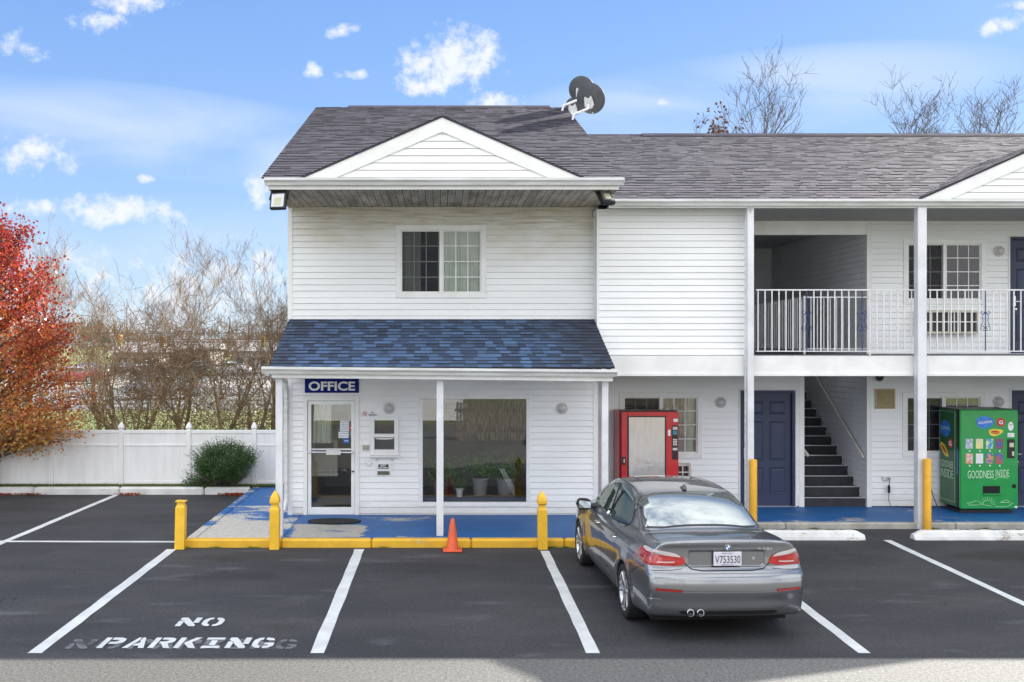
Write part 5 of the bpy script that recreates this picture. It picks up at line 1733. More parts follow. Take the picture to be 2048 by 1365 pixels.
# ================================================================== PLANTS
def leafquad(mb, p, s, rng, nrm=None, asp=.55):
    d = Vector((rng.gauss(0, 1), rng.gauss(0, 1), rng.gauss(0, 1))).normalized() if nrm is None else nrm
    a = d.orthogonal().normalized(); a = (Matrix.Rotation(rng.uniform(0, 6.28), 3, d) @ a)
    b_ = d.cross(a)
    p = Vector(p)
    mb.face([p - a * s, p + b_ * s * asp, p + a * s, p - b_ * s * asp])
def leaf_mat(name, cols, rough=.55, trans=.35):
    m = bpy.data.materials.new(name); m.use_nodes = True
    t = NT(m.node_tree)
    at = t.n('ShaderNodeAttribute', attribute_name='tab').outputs['Fac']
    ramp = t.n('ShaderNodeValToRGB'); t.put(ramp.inputs[0], at)
    r_ = ramp.color_ramp
    r_.elements[0].color = (*cols[0], 1); r_.elements[1].color = (*cols[-1], 1)
    for i, c in enumerate(cols[1:-1]):
        e = r_.elements.new((i + 1) / (len(cols) - 1)); e.color = (*c, 1)
    bs = t.n('ShaderNodeBsdfPrincipled', {'Base Color': ramp.outputs[0], 'Roughness': rough, 'Specular IOR Level': .5})
    tr = t.n('ShaderNodeBsdfTranslucent', {'Color': ramp.outputs[0]})
    t.n('ShaderNodeOutputMaterial', {'Surface': t.n('ShaderNodeMixShader', {0: trans, 1: bs.outputs[0], 2: tr.outputs[0]}).outputs[0]})
    return m
M_bark = mat('bark', (.12, .095, .07), .9, c2=(.19, .155, .12), vs=6, bump=.01, bs=20)
M_bark2 = mat('pale_bark', (.36, .255, .155), .9, c2=(.20, .135, .085), vs=2)
M_bark3 = mat('dark_bark', (.075, .06, .05), .9, c2=(.12, .10, .08), vs=4)
M_vine = mat('dead_vines', (.38, .27, .165), .9, c2=(.20, .135, .08), vs=1.5)

# evergreen shrub
rng = random.Random(3)
sx, sy = W(452, 21.97), 21.99
t = thing('shrub', 'dark green evergreen shrub spreading in front of the white fence', 'shrub', (sx, sy, .15))
st_ = MB(); lf = MB()
tips = []
for k in range(330):
    a = rng.uniform(0, 6.283); q1 = rng.uniform(-1, 1); rr_ = rng.uniform(.45, 1) ** .5
    ex = rr_ * math.sqrt(max(0, 1 - q1 * q1)) * math.cos(a); ey = rr_ * math.sqrt(max(0, 1 - q1 * q1)) * math.sin(a)
    p3 = Vector((sx + .03 + .74 * ex, min(sy + .05, sy - .34 + .40 * ey), .80 + .43 * q1 * rr_ - .10 * max(0, -ex) - .02))
    p0 = Vector((sx + rng.uniform(-.06, .06), sy - .02, .12))
    mid = p0.lerp(p3, .55) + Vector((ex * .10, 0, -.06))
    if k % 2 == 0: st_.tube([p0, mid, p3], [.011, .006, .002], 4, cap=False)
    tips.append((p0.lerp(p3, .72), p3))
for k in range(70):   # long whips
    a = rng.uniform(-1.0, 1.05)
    p3 = Vector((sx + a * .86, sy - rng.uniform(.1, .5), .15 + 1.16 - .42 * abs(a) + rng.uniform(-.04, .08)))
    p0 = Vector((sx + a * .4, sy - .1, .55)); st_.tube([p0, p3], [.005, .0015], 3, cap=False)
    for j in range(14):
        f = rng.uniform(.3, 1); q_ = p0.lerp(p3, f)
        lf.att = rng.uniform(.3, .9); leafquad(lf, q_ + Vector((rng.gauss(0, .01), rng.gauss(0, .01), 0)), .014, rng)
for k in range(30):   # low skirt on the left
    p3 = Vector((sx - rng.uniform(.45, .95), sy - rng.uniform(-.1, .25), .18 + rng.uniform(0, .42) * rng.random()))
    tips.append((Vector((sx - .3, sy, .2)).lerp(p3, .5), p3)); st_.tube([(sx, sy, .13), Vector((sx - .3, sy - .05, .22)), p3], [.01, .006, .002], 4, cap=False)
st_.build('stems', M_bark3, t)
for (m_, p3) in tips:
    for j in range(62):
        f = rng.random() ** .6
        q_ = m_.lerp(p3, f) + Vector((rng.gauss(0, .05), rng.gauss(0, .05), rng.gauss(0, .045)))
        if q_.z < .16: q_.z = .16 + rng.random() * .05
        lf.att = min(1, max(.01, .5 + rng.gauss(0, .25)))
        leafquad(lf, q_, rng.uniform(.011, .019), rng)
lf.build('foliage', leaf_mat('evergreen_leaf', [(.014, .045, .014), (.030, .085, .022), (.065, .15, .03), (.13, .22, .05)], .4, .15), t)

# grass at the foot of the fence and weeds in the kerb joints
g = MB(); rng = random.Random(9)
for k in range(9000):
    xx = rng.uniform(-14, -2.9); yy = rng.uniform(21.87, 22.09)
    h = rng.uniform(.015, .06) * (1.5 if rng.random() < .1 else 1); a = rng.uniform(0, 3.14); w_ = .004
    g.att = rng.uniform(.05, 1)
    g.face([(xx - w_ * math.cos(a), yy - w_ * math.sin(a), .15), (xx + w_ * math.cos(a), yy + w_ * math.sin(a), .15), (xx + rng.gauss(0, .015), yy + rng.gauss(0, .015), .15 + h)])
M_grass = leaf_mat('grass_blade', [(.05, .10, .015), (.11, .18, .03), (.24, .26, .08)], .7, .3)
o = g.build('grass_fringe', M_grass); tag(o, 'thin strip of grass at the foot of the white fence', 'grass', kind='stuff')
g = MB()
for k in range(1500):
    c_ = rng.choice((-4.1, -3.6, -3.0, -2.62, -.9, .15, 1.63, 1.72, 1.8, 2.0, 5.6, 6.6, 8.6, 8.7, 9.6))
    base_y = 16.0 if c_ < 3 else 17.62
    xx = c_ + rng.gauss(0, .05 if c_ not in (1.72, 1.8) else .09); yy = base_y - abs(rng.gauss(0, .018)); h = rng.uniform(.01, .045); a = rng.uniform(0, 3.14)
    g.att = rng.uniform(.02, .8)
    g.face([(xx - .004 * math.cos(a), yy, .0), (xx + .004 * math.cos(a), yy, .0), (xx + rng.gauss(0, .02), yy + rng.gauss(0, .02), h)])
o = g.build('kerb_weeds', M_grass); tag(o, 'small weeds growing along the foot of the kerbs', 'weeds', kind='stuff')
# fallen leaves
g = MB()
for k in range(520):
    if rng.random() < .6:
        xx, yy = rng.gauss(-4.45, .16), 21.63 - abs(rng.gauss(0, .05))
    else:
        xx, yy = rng.choice((-9.5, -8.9, -6.75)) + rng.gauss(0, .15), 21.64 - abs(rng.gauss(0, .03))
    g.att = rng.uniform(.01, .6)
    leafquad(g, (min(xx, -4.15), yy, .01 + rng.random() * .03), rng.uniform(.02, .035), rng)
M_redleaf = leaf_mat('autumn_leaf', [(.24, .025, .03), (.42, .065, .04), (.56, .15, .05), (.64, .29, .07), (.68, .44, .13)], .22, .5)
o = g.build('fallen_leaves', M_redleaf); tag(o, 'dark red fallen leaves drifted against the far kerb', 'leaves', kind='stuff')

# autumn tree, red at the top and orange below
rng = random.Random(21)
tx, ty = -9.85, 21.9
t = thing('autumn_tree', 'red and orange autumn tree leaning in over the left end of the fence', 'tree', (tx, ty, 0))
tr_ = MB(); lf = MB()
tr_.tube([(tx, ty, 0), (tx + .03, ty, 1.2), (tx + .06, ty - .05, 2.6), (tx, ty - .1, 4.6), (tx, ty, 6.0)], [.13, .11, .085, .05, .01], 8)
tr_.build('trunk', M_bark, t)
lb = MB(); ends = []
for k in range(165):
    f = rng.uniform(.03, .98); z0_ = .42 + f * 5.3
    a = rng.uniform(0, 6.283)
    rad = (2.3 * (1 - f) ** .36 * min(1, .62 + f * 2.2) + .05) * rng.uniform(.72, 1.04)
    e = Vector((tx + .5 * (1 - f) + rad * math.cos(a), ty - .9 + rad * .85 * math.sin(a), z0_ + rad * .34 + rng.uniform(-.2, .2)))
    if e.y > ty - .1 and e.z < 1.9: e.y = ty - rng.uniform(.3, 1.2)
    s0 = Vector((tx, ty - .05, z0_ * .9))
    m_ = s0.lerp(e, .5) + Vector((0, 0, .12))
    lb.tube([s0, m_, e], [.03, .016, .004], 4, cap=False)
    ends.append((s0, m_, e))
    for j in range(9):
        q0 = s0.lerp(e, rng.uniform(.35, .95)) + Vector((0, 0, .08))
        dd = (e - s0).normalized() + Vector((rng.gauss(0, .5), rng.gauss(0, .5), rng.gauss(0, .5)))
        q1 = q0 + dd.normalized() * rng.uniform(.25, .6)
        lb.tube([q0, q1], [.008, .002], 3, cap=False)
        ends.append((q0, q0.lerp(q1, .5), q1))
lb.build('limbs', M_bark, t)
for (s0, m_, e) in ends:
    big = (e - s0).length > 1
    for j in range(40 if big else 18):
        f = rng.uniform(.45, 1.03) if big else rng.uniform(.1, 1.1)
        q_ = s0.lerp(e, f) + Vector((rng.gauss(0, .12), rng.gauss(0, .12), rng.gauss(0, .11)))
        hgt = (q_.z - 1.0) / 4.6
        side = (q_.x - tx) / 2.6
        c = 1.02 - .90 * hgt - .25 * side + rng.gauss(0, .2)
        lf.att = min(1, max(.01, c))
        leafquad(lf, q_, rng.uniform(.026, .046), rng, asp=.75)
lf.build('crown', M_redleaf, t)

# bare trees
def bare_tree(label, x, y, h, seed, m=M_bark2, r0=.09, lean=(0, 0), spread=.55, levels=5, kids=(3, 5), group='bare trees behind the fence', name='bare_tree', upb=.25, first=.15, minr=.004, leaves=0, nseg=4, zmin=0, straight=False, trunk_h=None, kid0=None, nk0=3):
    rng = random.Random(seed)
    t = thing(name, label, 'tree', (x, y, 0), group)
    T, C_ = MB(), MB(); lfv = MB()
    def grow(p, d, L, r, lv):
        pts, rad = [p.copy()], [r]
        n = nseg + 1 if lv < 4 else 4
        cur = d.copy()
        kidsl = []
        for i in range(n):
            wv = .05 if lv == 0 and straight else .10 + .012 * lv
            cur = (cur + Vector((rng.gauss(0, wv), rng.gauss(0, wv), rng.gauss(0, wv * .7) + upb * .2))).normalized()
            p = p + cur * (L / n)
            pts.append(p.copy()); rad.append(max(minr * .6, r * (1 - .80 * (i + 1) / n)))
            kidsl.append((p.copy(), cur.copy(), rad[-1], (i + 1) / n))
        (T if lv == 0 else C_).tube(pts, rad, 7 if lv == 0 else (5 if r > .02 else 3), cap=False)
        if leaves and lv >= 3 and rng.random() < leaves:
            for j in range(3):
                lfv.att = rng.uniform(.05, .5); leafquad(lfv, p + Vector((rng.gauss(0, .12), rng.gauss(0, .12), rng.gauss(0, .12))), .09, rng, asp=.7)
        if lv >= levels: return
        nk = rng.randint(*kids) + (nk0 if lv == 0 else 0)
        for k in range(nk):
            q_, c_, rr, f = kidsl[rng.randrange(len(kidsl))] if lv else kidsl[min(n - 1, int(rng.uniform(first, 1) * n))]
            ax = Vector((rng.gauss(0, 1), rng.gauss(0, 1), rng.gauss(0, .5))).normalized()
            nd = (c_ + ax * rng.uniform(.5, 1.0) * spread * 1.6 + Vector((0, 0, upb))).normalized()
            grow(q_, nd, rng.uniform(*kid0) if (kid0 and lv == 0) else L * rng.uniform(.48, .72), max(minr, rr * rng.uniform(.55, .8)), lv + 1)
    grow(Vector((x, y, zmin)), Vector((lean[0], lean[1], 1)).normalized(), trunk_h or h * .52, r0, 0)
    T.build('trunk', m, t)
    C_.build('crown', m, t)
    if leaves:
        lfv.build('dead_leaves', mat('brown_leaf', (.16, .06, .03), .8), t)
    return t
spec = [  # px at base, depth, height, lean, seed, label
    (40, 27, 6.6, (-.1, 0), 1, 'bare tree rising behind the top of the autumn tree'),
    (205, 25.2, 4.6, (.25, 0), 2, 'crooked bare tree nearest the autumn tree'),
    (208, 26.5, 5.4, (-.25, 0), 3, 'slender bare tree with a long limb over the autumn tree'),
    (290, 24.6, 4.7, (-.45, 0), 4, 'bare tree leaning hard left behind the second fence post'),
    (275, 26.0, 5.0, (.45, 0), 5, 'bare tree leaning right across the middle of the thicket'),
    (345, 25.2, 4.4, (.15, 0), 6, 'low forked bare tree behind the middle of the fence'),
    (400, 24.8, 4.2, (-.35, 0), 7, 'bare tree leaning left behind the shrub'),
    (430, 25.6, 5.3, (.28, 0), 8, 'tall bare tree behind the shrub'),
    (455, 26.6, 4.9, (-.12, 0), 9, 'upright bare tree tangled in vines'),
    (500, 25.0, 5.0, (.3, 0), 10, 'bare tree leaning towards the office corner'),
    (545, 26.2, 5.8, (.05, 0), 11, 'tall bare tree at the left edge of the office'),
    (600, 26.8, 5.2, (-.2, 0), 12, 'bare tree half hidden behind the office'),
    (130, 27.5, 5.3, (.1, 0), 13, 'bare tree deep behind the autumn tree'),
    (370, 27.8, 4.6, (-.1, 0), 15, 'rearmost bare tree of the thicket')]
for (px, d, h, ln_, sd_, lb_) in spec:
    bare_tree(lb_, W(px, d), d, h, sd_ * 7 + 1, M_bark2, .085, ln_, spread=.62, levels=6, kids=(2, 4), upb=.34, minr=.0030)
for (px, d, th, k0, nk, ln_, sd_, lb_, lv_) in (
    (1478, 40, 11.0, (1.5, 2.7), 10, (.01, 0), 31, 'tallest bare tree behind the wing roof, with one broad crown', 0),
    (1382, 41, 10.8, (.9, 1.8), 10, (0, 0), 32, 'low bare tree with a few brown leaves behind the wing roof', .16),
    (1842, 41, 11.2, (.9, 1.7), 8, (0, 0), 33, 'many-stemmed bare tree behind the wing roof on the right', 0),
    (1898, 42, 11.4, (.9, 1.7), 5, (.01, 0), 36, 'thin bare tree next to the many-stemmed one', 0),
    (2075, 39, 10.6, (1.3, 2.4), 8, (0, 0), 35, 'bare tree reaching in at the right edge above the roof', 0)):
    bare_tree(lb_, W(px, d), d, 14, sd_, M_bark3, .17, ln_, spread=.80, levels=4, kids=(2, 4), group='bare trees behind the motel', upb=.30, minr=.008, leaves=lv_, nseg=5, straight=True, trunk_h=th, kid0=k0, nk0=nk, first=.84)

# tangled vines through the thicket
rng = random.Random(77)
v_ = MB()
def vine(cx, cz, rx, rz, n, d0=24.3, d1=26.5, L=1.0):
    for k in range(n):
        d = rng.uniform(d0, d1)
        px = rng.gauss(cx, rx); py = rng.gauss(cz, rz)
        p = Vector((W(px, d), d, max(.1, Z(py, d))))
        dr_ = Vector((rng.gauss(0, 1), rng.gauss(0, .4), rng.gauss(0, .8))).normalized()
        pts = [p]; bend = Vector((rng.gauss(0, .5), rng.gauss(0, .3), rng.gauss(-.2, .5)))
        for j in range(rng.randint(3, 6)):
            dr_ = (dr_ + bend * .35 + Vector((rng.gauss(0, .2), rng.gauss(0, .2), rng.gauss(0, .2)))).normalized()
            p = p + dr_ * L * rng.uniform(.1, .26); pts.append(p)
        v_.tube(pts, rng.choice((.004, .005, .006, .008)), 3, cap=False)
vine(345, 720, 52, 38, 560)
vine(470, 740, 55, 44, 560)
vine(300, 770, 80, 50, 450)
vine(480, 825, 60, 24, 350)
vine(230, 690, 40, 60, 150)
vine(556, 640, 12, 16, 110, 25.8, 26.4, .35)
vine(250, 840, 90, 14, 250)
o = v_.build('dead_vines', M_vine); tag(o, 'tangle of dead brown vines hanging through the bare trees', 'vines', kind='stuff')
# undergrowth
g = MB(); rng = random.Random(78)
for k in range(9000):
    d = rng.uniform(23.2, 27.5); px = rng.uniform(-100, 620)
    xx = W(px, d); zz = abs(rng.gauss(0, .55)) + .9
    g.att = rng.uniform(.01, 1)
    leafquad(g, (xx, d, zz), rng.uniform(.015, .035), rng)
o = g.build('undergrowth', leaf_mat('weedy_leaf', [(.10, .09, .03), (.13, .15, .03), (.22, .20, .07)], .8, .4)); tag(o, 'low weedy undergrowth behind the white fence', 'undergrowth', kind='stuff')

# ================================================================== FAR BACKGROUND
# hazy woods on the skyline
rng = random.Random(5); g = MB()
for k in range(9000):
    xx = rng.uniform(-200, 60); yy = rng.uniform(190, 215)
    top = 6.2 + 2.2 * math.sin(xx * .045) + 1.3 * math.sin(xx * .17 + 1)
    zz = top * rng.random() ** .5
    a = rng.uniform(-.5, .5); L_ = rng.uniform(.6, 2.0); g.att = rng.uniform(.01, 1)
    g.face([(xx - .12, yy, zz), (xx + .12, yy, zz), (xx + a * L_ * 1.2, yy, zz + L_)])
    if k % 3 == 0:
        leafquad(g, (xx, yy, zz * .9), rng.uniform(.5, 1.0), rng)
o = g.build('woods', leaf_mat('far_woods_twigs', [(.13, .10, .08), (.19, .15, .12), (.15, .15, .09)], .9, .2)); tag(o, 'hazy brown woods on the far skyline', 'woods', kind='stuff')

M_farwall = mat('far_wall', (.40, .37, .32), .8); M_farroof = mat('far_roof', (.36, .35, .35), .8); M_farwin = mat('far_window', (.05, .06, .07), .2)
def far_building(label, x0, x1, y0, dep, h, roofh, nwin, wc=M_farwall):
    t = thing('shop_building', label, 'building', ((x0 + x1) / 2, y0, 0), 'low buildings across the road')
    q = MB(); q.box(x0, x1, y0, y0 + dep, 0, h); q.build('wall', wc, t)
    q = MB(); q.prism([(y0 - .5, h), (y0 + dep / 2, h + roofh), (y0 + dep + .5, h)], 'x', x0 - .5, x1 + .5); q.build('roof', M_farroof, t)
    for i in range(nwin):
        a = x0 + (x1 - x0) * (i + .25) / nwin
        q = MB(); q.box(a, a + (x1 - x0) / nwin * .5, y0 - .06, y0 - .01, .7, h - .7); q.build('window', M_farwin, t)
far_building('long low building with a pale roof left across the road', W(225, 125), W(300, 125), 125, 9, 2.3, 1.4, 4)
far_building('low cream shop half hidden behind the vines', W(330, 140), W(420, 140), 140, 9, 2.6, 1.6, 5)
far_building('white building nearest the office corner across the road', W(468, 118), W(585, 118), 118, 10, 2.5, 1.3, 5, mat('far_white_wall', (.52, .52, .50), .8))
# guard rail
t = thing('guard_rail', 'grey roadside guard rail across the road', 'guard rail', (W(470, 47), 47, 0))
q = MB(); q.bbox(W(380, 47), W(640, 47), 46.9, 46.96, .60, .78, .02); q.bbox(W(380, 47), W(640, 47), 46.9, 46.96, .25, .36, .02); q.build('rail', M_gutter, t)
for k in range(7):
    xx = W(385 + k * 40, 47); q = MB(); q.box(xx, xx + .12, 46.97, 47.1, 0, .8); q.build('post', M_gutter, t)
# overhead wires and signals
def poles():
    t = thing('utility_pole', 'wooden utility pole carrying the wires across the road', 'pole', (-58, 88, 0))
    q = MB(); q.tube([(-58, 88, 0), (-58, 88, 8)], [.16, .11], 8); q.build('pole', M_bark, t)
    q = MB(); q.box(-59, -57, 87.9, 88.0, 6.2, 6.35); q.build('crossarm', M_bark, t)
    t = thing('utility_pole', 'utility pole hidden behind the office carrying the far end of the wires', 'pole', (12, 88, 0))
    q = MB(); q.tube([(12, 88, 0), (12, 88, 8)], [.16, .11], 8); q.build('pole', M_bark, t)
poles()
for i, (za, s_) in enumerate(((4.95, .7), (4.45, .75), (4.2, .7))):
    q = MB(); pts = []
    for k in range(25):
        f = k / 24; pts.append((-58 + 70 * f, 88 + .2 * i, za - s_ * 4 * f * (1 - f)))
    q.tube(pts, .03, 4); o = q.build('overhead_wire', M_black); tag(o, ('highest', 'middle', 'lowest')[i] + ' of the sagging overhead wires across the road', 'wire', 'overhead wires across the road')
M_sigyel = mat('signal_yellow', (.55, .35, .04), .5)
def signal(px, py, label, lit):
    d = 88.4; xc, zc = W(px, d), Z(py, d)
    t = thing('traffic_light', label, 'traffic light', (xc, d, zc - .5), 'traffic lights hanging over the road')
    q = MB(); q.bbox(xc - .18, xc + .18, d - .15, d + .15, zc - .5, zc + .5, .03); q.build('housing', M_sigyel, t)
    for k, cc in enumerate(((.5, .02, .02), (.3, .2, .02), (.02, .2, .06))):
        z_ = zc + .32 - .32 * k
        q = MB(); q.lathe([(.0001, -.17), (.12, -.165), (.14, -.155)], 14, (xc, d, z_), 'y')
        q.build('lens', M_lamp[k], t)
        q = MB(); q.lathe([(.14, -.155), (.14, -.32)], 14, (xc, d, z_), 'y', 0, math.pi); q.build('visor', M_sigyel, t)
    q = MB(); q.tube([(xc, d, zc + .5), (xc, d, zc + .95)], .03, 6); q.build('hanger', M_black, t)
M_lamp = [mat('signal_red', (.75, .03, .02), .3), mat('signal_amber', (.3, .18, .02), .3), mat('signal_green', (.02, .15, .05), .3)]
signal(240, 681, 'traffic light hanging left of the others, beside the green street sign', 0)
signal(325, 684, 'traffic light hanging in the middle of the wires', 0)
signal(526, 684, 'traffic light hanging nearest the office corner', 0)
q = MB(); q.bbox(W(207, 88), W(219, 88), 87.9, 87.96, Z(684, 88), Z(676, 88), .01); o = q.build('street_sign', mat('street_sign_green', (.01, .22, .13), .4)); tag(o, 'small green street name sign hanging from the wires', 'sign')
q = MB(); q.bbox(W(360, 100), W(386, 100), 100, 100.1, Z(745, 100), Z(735, 100), .01); q.box(W(372, 100), W(374, 100), 100.02, 100.08, 0, Z(745, 100)); o = q.build('green_sign', MATS['street_sign_green']); tag(o, 'green sign board standing in the far parking lot', 'sign')

# ================================================================== ACROSS THE LOT, SEEN ONLY IN REFLECTIONS
t = thing('stockade_fence', 'weathered grey wooden stockade fence across the lot, mirrored in the shop window', 'fence', (5, 3.0, 0))
M_oldwood = mat('weathered_wood', (.34, .31, .26), .9, c2=(.12, .10, .085), vs=9, stretch=(4, 1, .4))
rng = random.Random(4)
q = MB(); xx = .55
while xx < 14:
    h = 1.35 + rng.uniform(-.02, .02)
    q.prism([(xx, 0), (xx + .082, 0), (xx + .082, h - .05), (xx + .041, h), (xx, h - .05)], 'y', 2.98, 3.0); xx += .102
q.build('pickets', M_oldwood, t)
q = MB(); q.box(.5, 14, 2.93, 2.975, .3, .38); q.box(.5, 14, 2.93, 2.975, 1.0, 1.08); q.build('rail', M_oldwood, t)
t = thing('house', 'white clapboard house across the lot, mirrored in the shop window', 'house', (-3.2, -6, 0))
q = MB(); sidewall(q, (1.0, -6), (-1, 0), (0, 1), 8.0, 0, 4.2, lap=.18); q.box(-7, 1.0, -12, -6.02, 0, 4.2); q.build('wall', M_white, t)
q = MB(); q.prism([(-5.6, 4.2), (-9, 6.0), (-12.4, 4.2)], 'x', -7.4, 1.4); q.build('roof', M_farroof, t)
for xx in (-6, -4, -1.6):
    q = MB(); q.box(xx, xx + .9, -6.0, -5.95, 1.2, 2.6); q.build('window', M_farwin, t)
for (xx, yy, s_, lb_) in ((4.5, -7, 61, 'bare tree across the lot, mirrored in the windows'), (9.5, -9, 62, 'second bare tree across the lot, mirrored in the wing windows'), (13, -5, 63, 'rightmost bare tree across the lot, mirrored in the wing windows')):
    bare_tree(lb_, xx, yy, 9.5, s_, M_bark3, .14, spread=.5, levels=4, kids=(3, 4), group='bare trees across the lot', minr=.01)

# ================================================================== INSIDE THE OFFICE
M_pot = mat('grey_plastic_pot', (.26, .26, .27), .5); M_potw = mat('white_pot', (.7, .7, .68), .4)
M_plant = leaf_mat('house_plant_leaf', [(.06, .19, .04), (.13, .33, .06), (.26, .48, .11)], .5, .4)
def plant(px, pz0, r, h, foli, n, label, pm, seed, d=18.72, ls=.03):
    rng = random.Random(seed); x = W(px, d); z0 = SL + .305
    t = thing('potted_plant', label, 'plant', (x, d, z0), 'potted plants in the shop window')
    q = MB(); q.lathe([(.0001, 0), (r * .75, 0), (r * .95, h * .86), (r * 1.08, h * .86), (r * 1.08, h), (r * .95, h), (r * .9, h * .9), (.0001, h * .88)], 20, (x, d, z0), 'z'); q.build('pot', pm, t)
    q = MB(); s_ = MB()
    for k in range(26):
        a = rng.uniform(0, 6.28); e = Vector((x + foli[0] * rng.random() ** .5 * math.cos(a), d + foli[0] * .45 * rng.random() * math.sin(a), z0 + h + foli[1] * rng.uniform(.35, 1)))
        b0 = Vector((x, d, z0 + h * .85)); s_.tube([b0, b0.lerp(e, .5) + Vector((0, 0, .05)), e], [.006, .004, .002], 4, cap=False)
        for j in range(n // 26):
            q.att = rng.uniform(.05, 1); p_ = b0.lerp(e, rng.uniform(.35, 1.05)) + Vector((rng.gauss(0, .05), rng.gauss(0, .03), rng.gauss(0, .05)))
            p_.y = max(p_.y, YW + .06)
            leafquad(q, p_, rng.uniform(.6, 1.2) * ls, rng)
    s_.build('stem', M_bark3, t); q.build('foliage', M_plant, t)
plant(878, 0, .13, .28, (.34, .50), 700, 'leafy plant in a tall pot leftmost in the shop window', mat('terracotta_grey_pot', (.16, .11, .09), .6), 1)
plant(960, 0, .16, .32, (.36, .48), 900, 'bushy plant in the middle grey pot in the shop window', M_pot, 2, 18.8)
plant(1010, 0, .17, .30, (.36, .46), 800, 'bushy plant in the right grey pot in the shop window', M_pot, 3, 18.85)
plant(919, 0, .07, .16, (.17, .28), 300, 'small plant in a white pot in the shop window', M_potw, 4, 18.52, .024)
# heater box and tall curtain seen through the office door
t = thing('wall_cabinet', 'beige angular cabinet inside the office door', 'cabinet', (-2.2, 19.2, .7))
q = MB(); q.prism([(19.0, .75), (19.0, 1.45), (19.25, 1.65), (19.5, 1.65), (19.5, .75)], 'x', -2.45, -1.95); q.build('cabinet_body', mat('beige_cabinet', (.42, .40, .34), .6), t)
q = MB(); q.box(-2.38, -2.02, 18.985, 18.999, 1.2, 1.4); q.build('grille', M_black, t)
q = MB()
n = 20
for i in range(n):
    xa, xb = -2.42 + .40 * i / n, -2.42 + .40 * (i + 1) / n
    q.face([(xa, 18.6 + .02 * math.sin(i * 1.6), 1.42), (xb, 18.6 + .02 * math.sin((i + 1) * 1.6), 1.42), (xb, 18.6 + .02 * math.sin((i + 1) * 1.6), 2.5), (xa, 18.6 + .02 * math.sin(i * 1.6), 2.5)])
o = q.build('door_curtain', M_curtain); tag(o, 'pale curtain hanging inside the office door on the left', 'curtain')

# ================================================================== THE CAR
CL, CWD = 4.84, .925
WY = (1.12, 4.008); WR = .325
def smax(a, b, k):
    h = np.maximum(k - np.abs(a - b), 0) / k
    return np.maximum(a, b) + h * h * k * .25
def smin(a, b, k):
    return -smax(-a, -b, k)
def itp(v, xs, ys):
    # smooth (Catmull-like) 1D interpolation
    xs = np.array(xs, float); ys = np.array(ys, float)
    m = np.gradient(ys, xs)
    i = np.clip(np.searchsorted(xs, v) - 1, 0, len(xs) - 2)
    h = xs[i + 1] - xs[i]; t = np.clip((v - xs[i]) / h, 0, 1)
    t2, t3 = t * t, t * t * t
    return (2 * t3 - 3 * t2 + 1) * ys[i] + (t3 - 2 * t2 + t) * h * m[i] + (-2 * t3 + 3 * t2) * ys[i + 1] + (t3 - t2) * h * m[i + 1]
def car_f(x, y, z, wells=True):
    ax = np.abs(x)
    # plan: half width along the car
    w = itp(y, [-.2, 0, .15, .5, 1.12, 2.4, 3.6, 4.2, 4.6, 4.84, 5.1], [.80, .83, .865, .905, .922, .922, .922, .905, .86, .80, .7])
    side = ax - w - itp(z, [.1, .18, .30, .45, .62, .76, .84, .92, 1.0, 1.15], [-.085, -.065, -.025, -.006, 0, -.008, -.022, -.040, -.085, -.16]) 
    # flared arches
    for wy in WY:
        dd = np.sqrt((y - wy) ** 2 + (z - WR) ** 2)
        side = side - .014 * np.exp(-((dd - .36) / .07) ** 2)
    # deck, hood
    top = z - itp(y, [-.2, .0, .07, .13, .22, .5, .95, 1.2, 3.0, 3.55, 3.8, 4.3, 4.65, 4.84, 5.0],
                  [1.02, 1.075, 1.105, 1.118, 1.100, 1.085, 1.075, 1.06, 1.02, 1.03, 1.01, .93, .80, .68, .55]) + .062 * (ax / .9) ** 3.2
    # rear face profile (y grows forward)
    rear_y = itp(z, [.05, .2, .27, .36, .46, .60, .68, .735, .775, .80, .86, .95, 1.02, 1.07, 1.12, 1.2],
                 [.20, .14, .085, .05, .035, .008, .016, .035, .085, .100, .108, .115, .110, .095, .075, .08])
    rear = rear_y + .13 * (ax / .9) ** 3.2 - y
    front_y = itp(z, [.1, .25, .45, .6, .75, .9], [.18, .06, .0, .02, .08, .2])
    front = y - (CL - front_y - .30 * (ax / .9) ** 2.6)
    bot = (.20 + .10 * np.clip(.9 - y, 0, .9)) - z
    L = smax(side, top, .065)
    L = smax(L, rear, .05)
    L = smax(L, front, .12)
    L = smax(L, bot, .05)
    # greenhouse
    rt = itp(y, [.60, .85, 1.10, 1.40, 1.72, 2.1, 2.6, 3.0, 3.25, 3.6, 3.85, 4.1], [1.00, 1.085, 1.205, 1.335, 1.425, 1.462, 1.475, 1.445, 1.375, 1.19, 1.05, .9])
    g_top = (z - rt + .045 * (ax / .6) ** 2.4) * .9
    gw = itp(y, [.7, 1.1, 1.7, 2.5, 3.2, 3.8], [.735, .775, .80, .81, .79, .76]) - (z - .95) * .40 - .10 * np.clip(z - 1.25, 0, 1) ** 1.5
    g_side = (ax - gw) * .92
    G = smax(g_top, g_side, .075)
    G = np.maximum(np.maximum(G, .8 - z), np.maximum(.75 - y, y - 3.85))
    F_ = smin(L, G, .05)
    # number plate recess
    px_, pz_ = np.abs(x) - .42, np.abs(z - .905) - .085
    rec = smax(smax(px_ * .8 + .35 * pz_ * 0, pz_, .03), y - .130 - .02, .01)
    F_ = smax(F_, -rec, .02)
    if wells:
        for wy in WY:
            dd = np.sqrt((y - wy) ** 2 + (z - WR) ** 2) - .358
            well = np.maximum(dd, .58 - ax)
            F_ = smax(F_, -well, .012)
    return F_

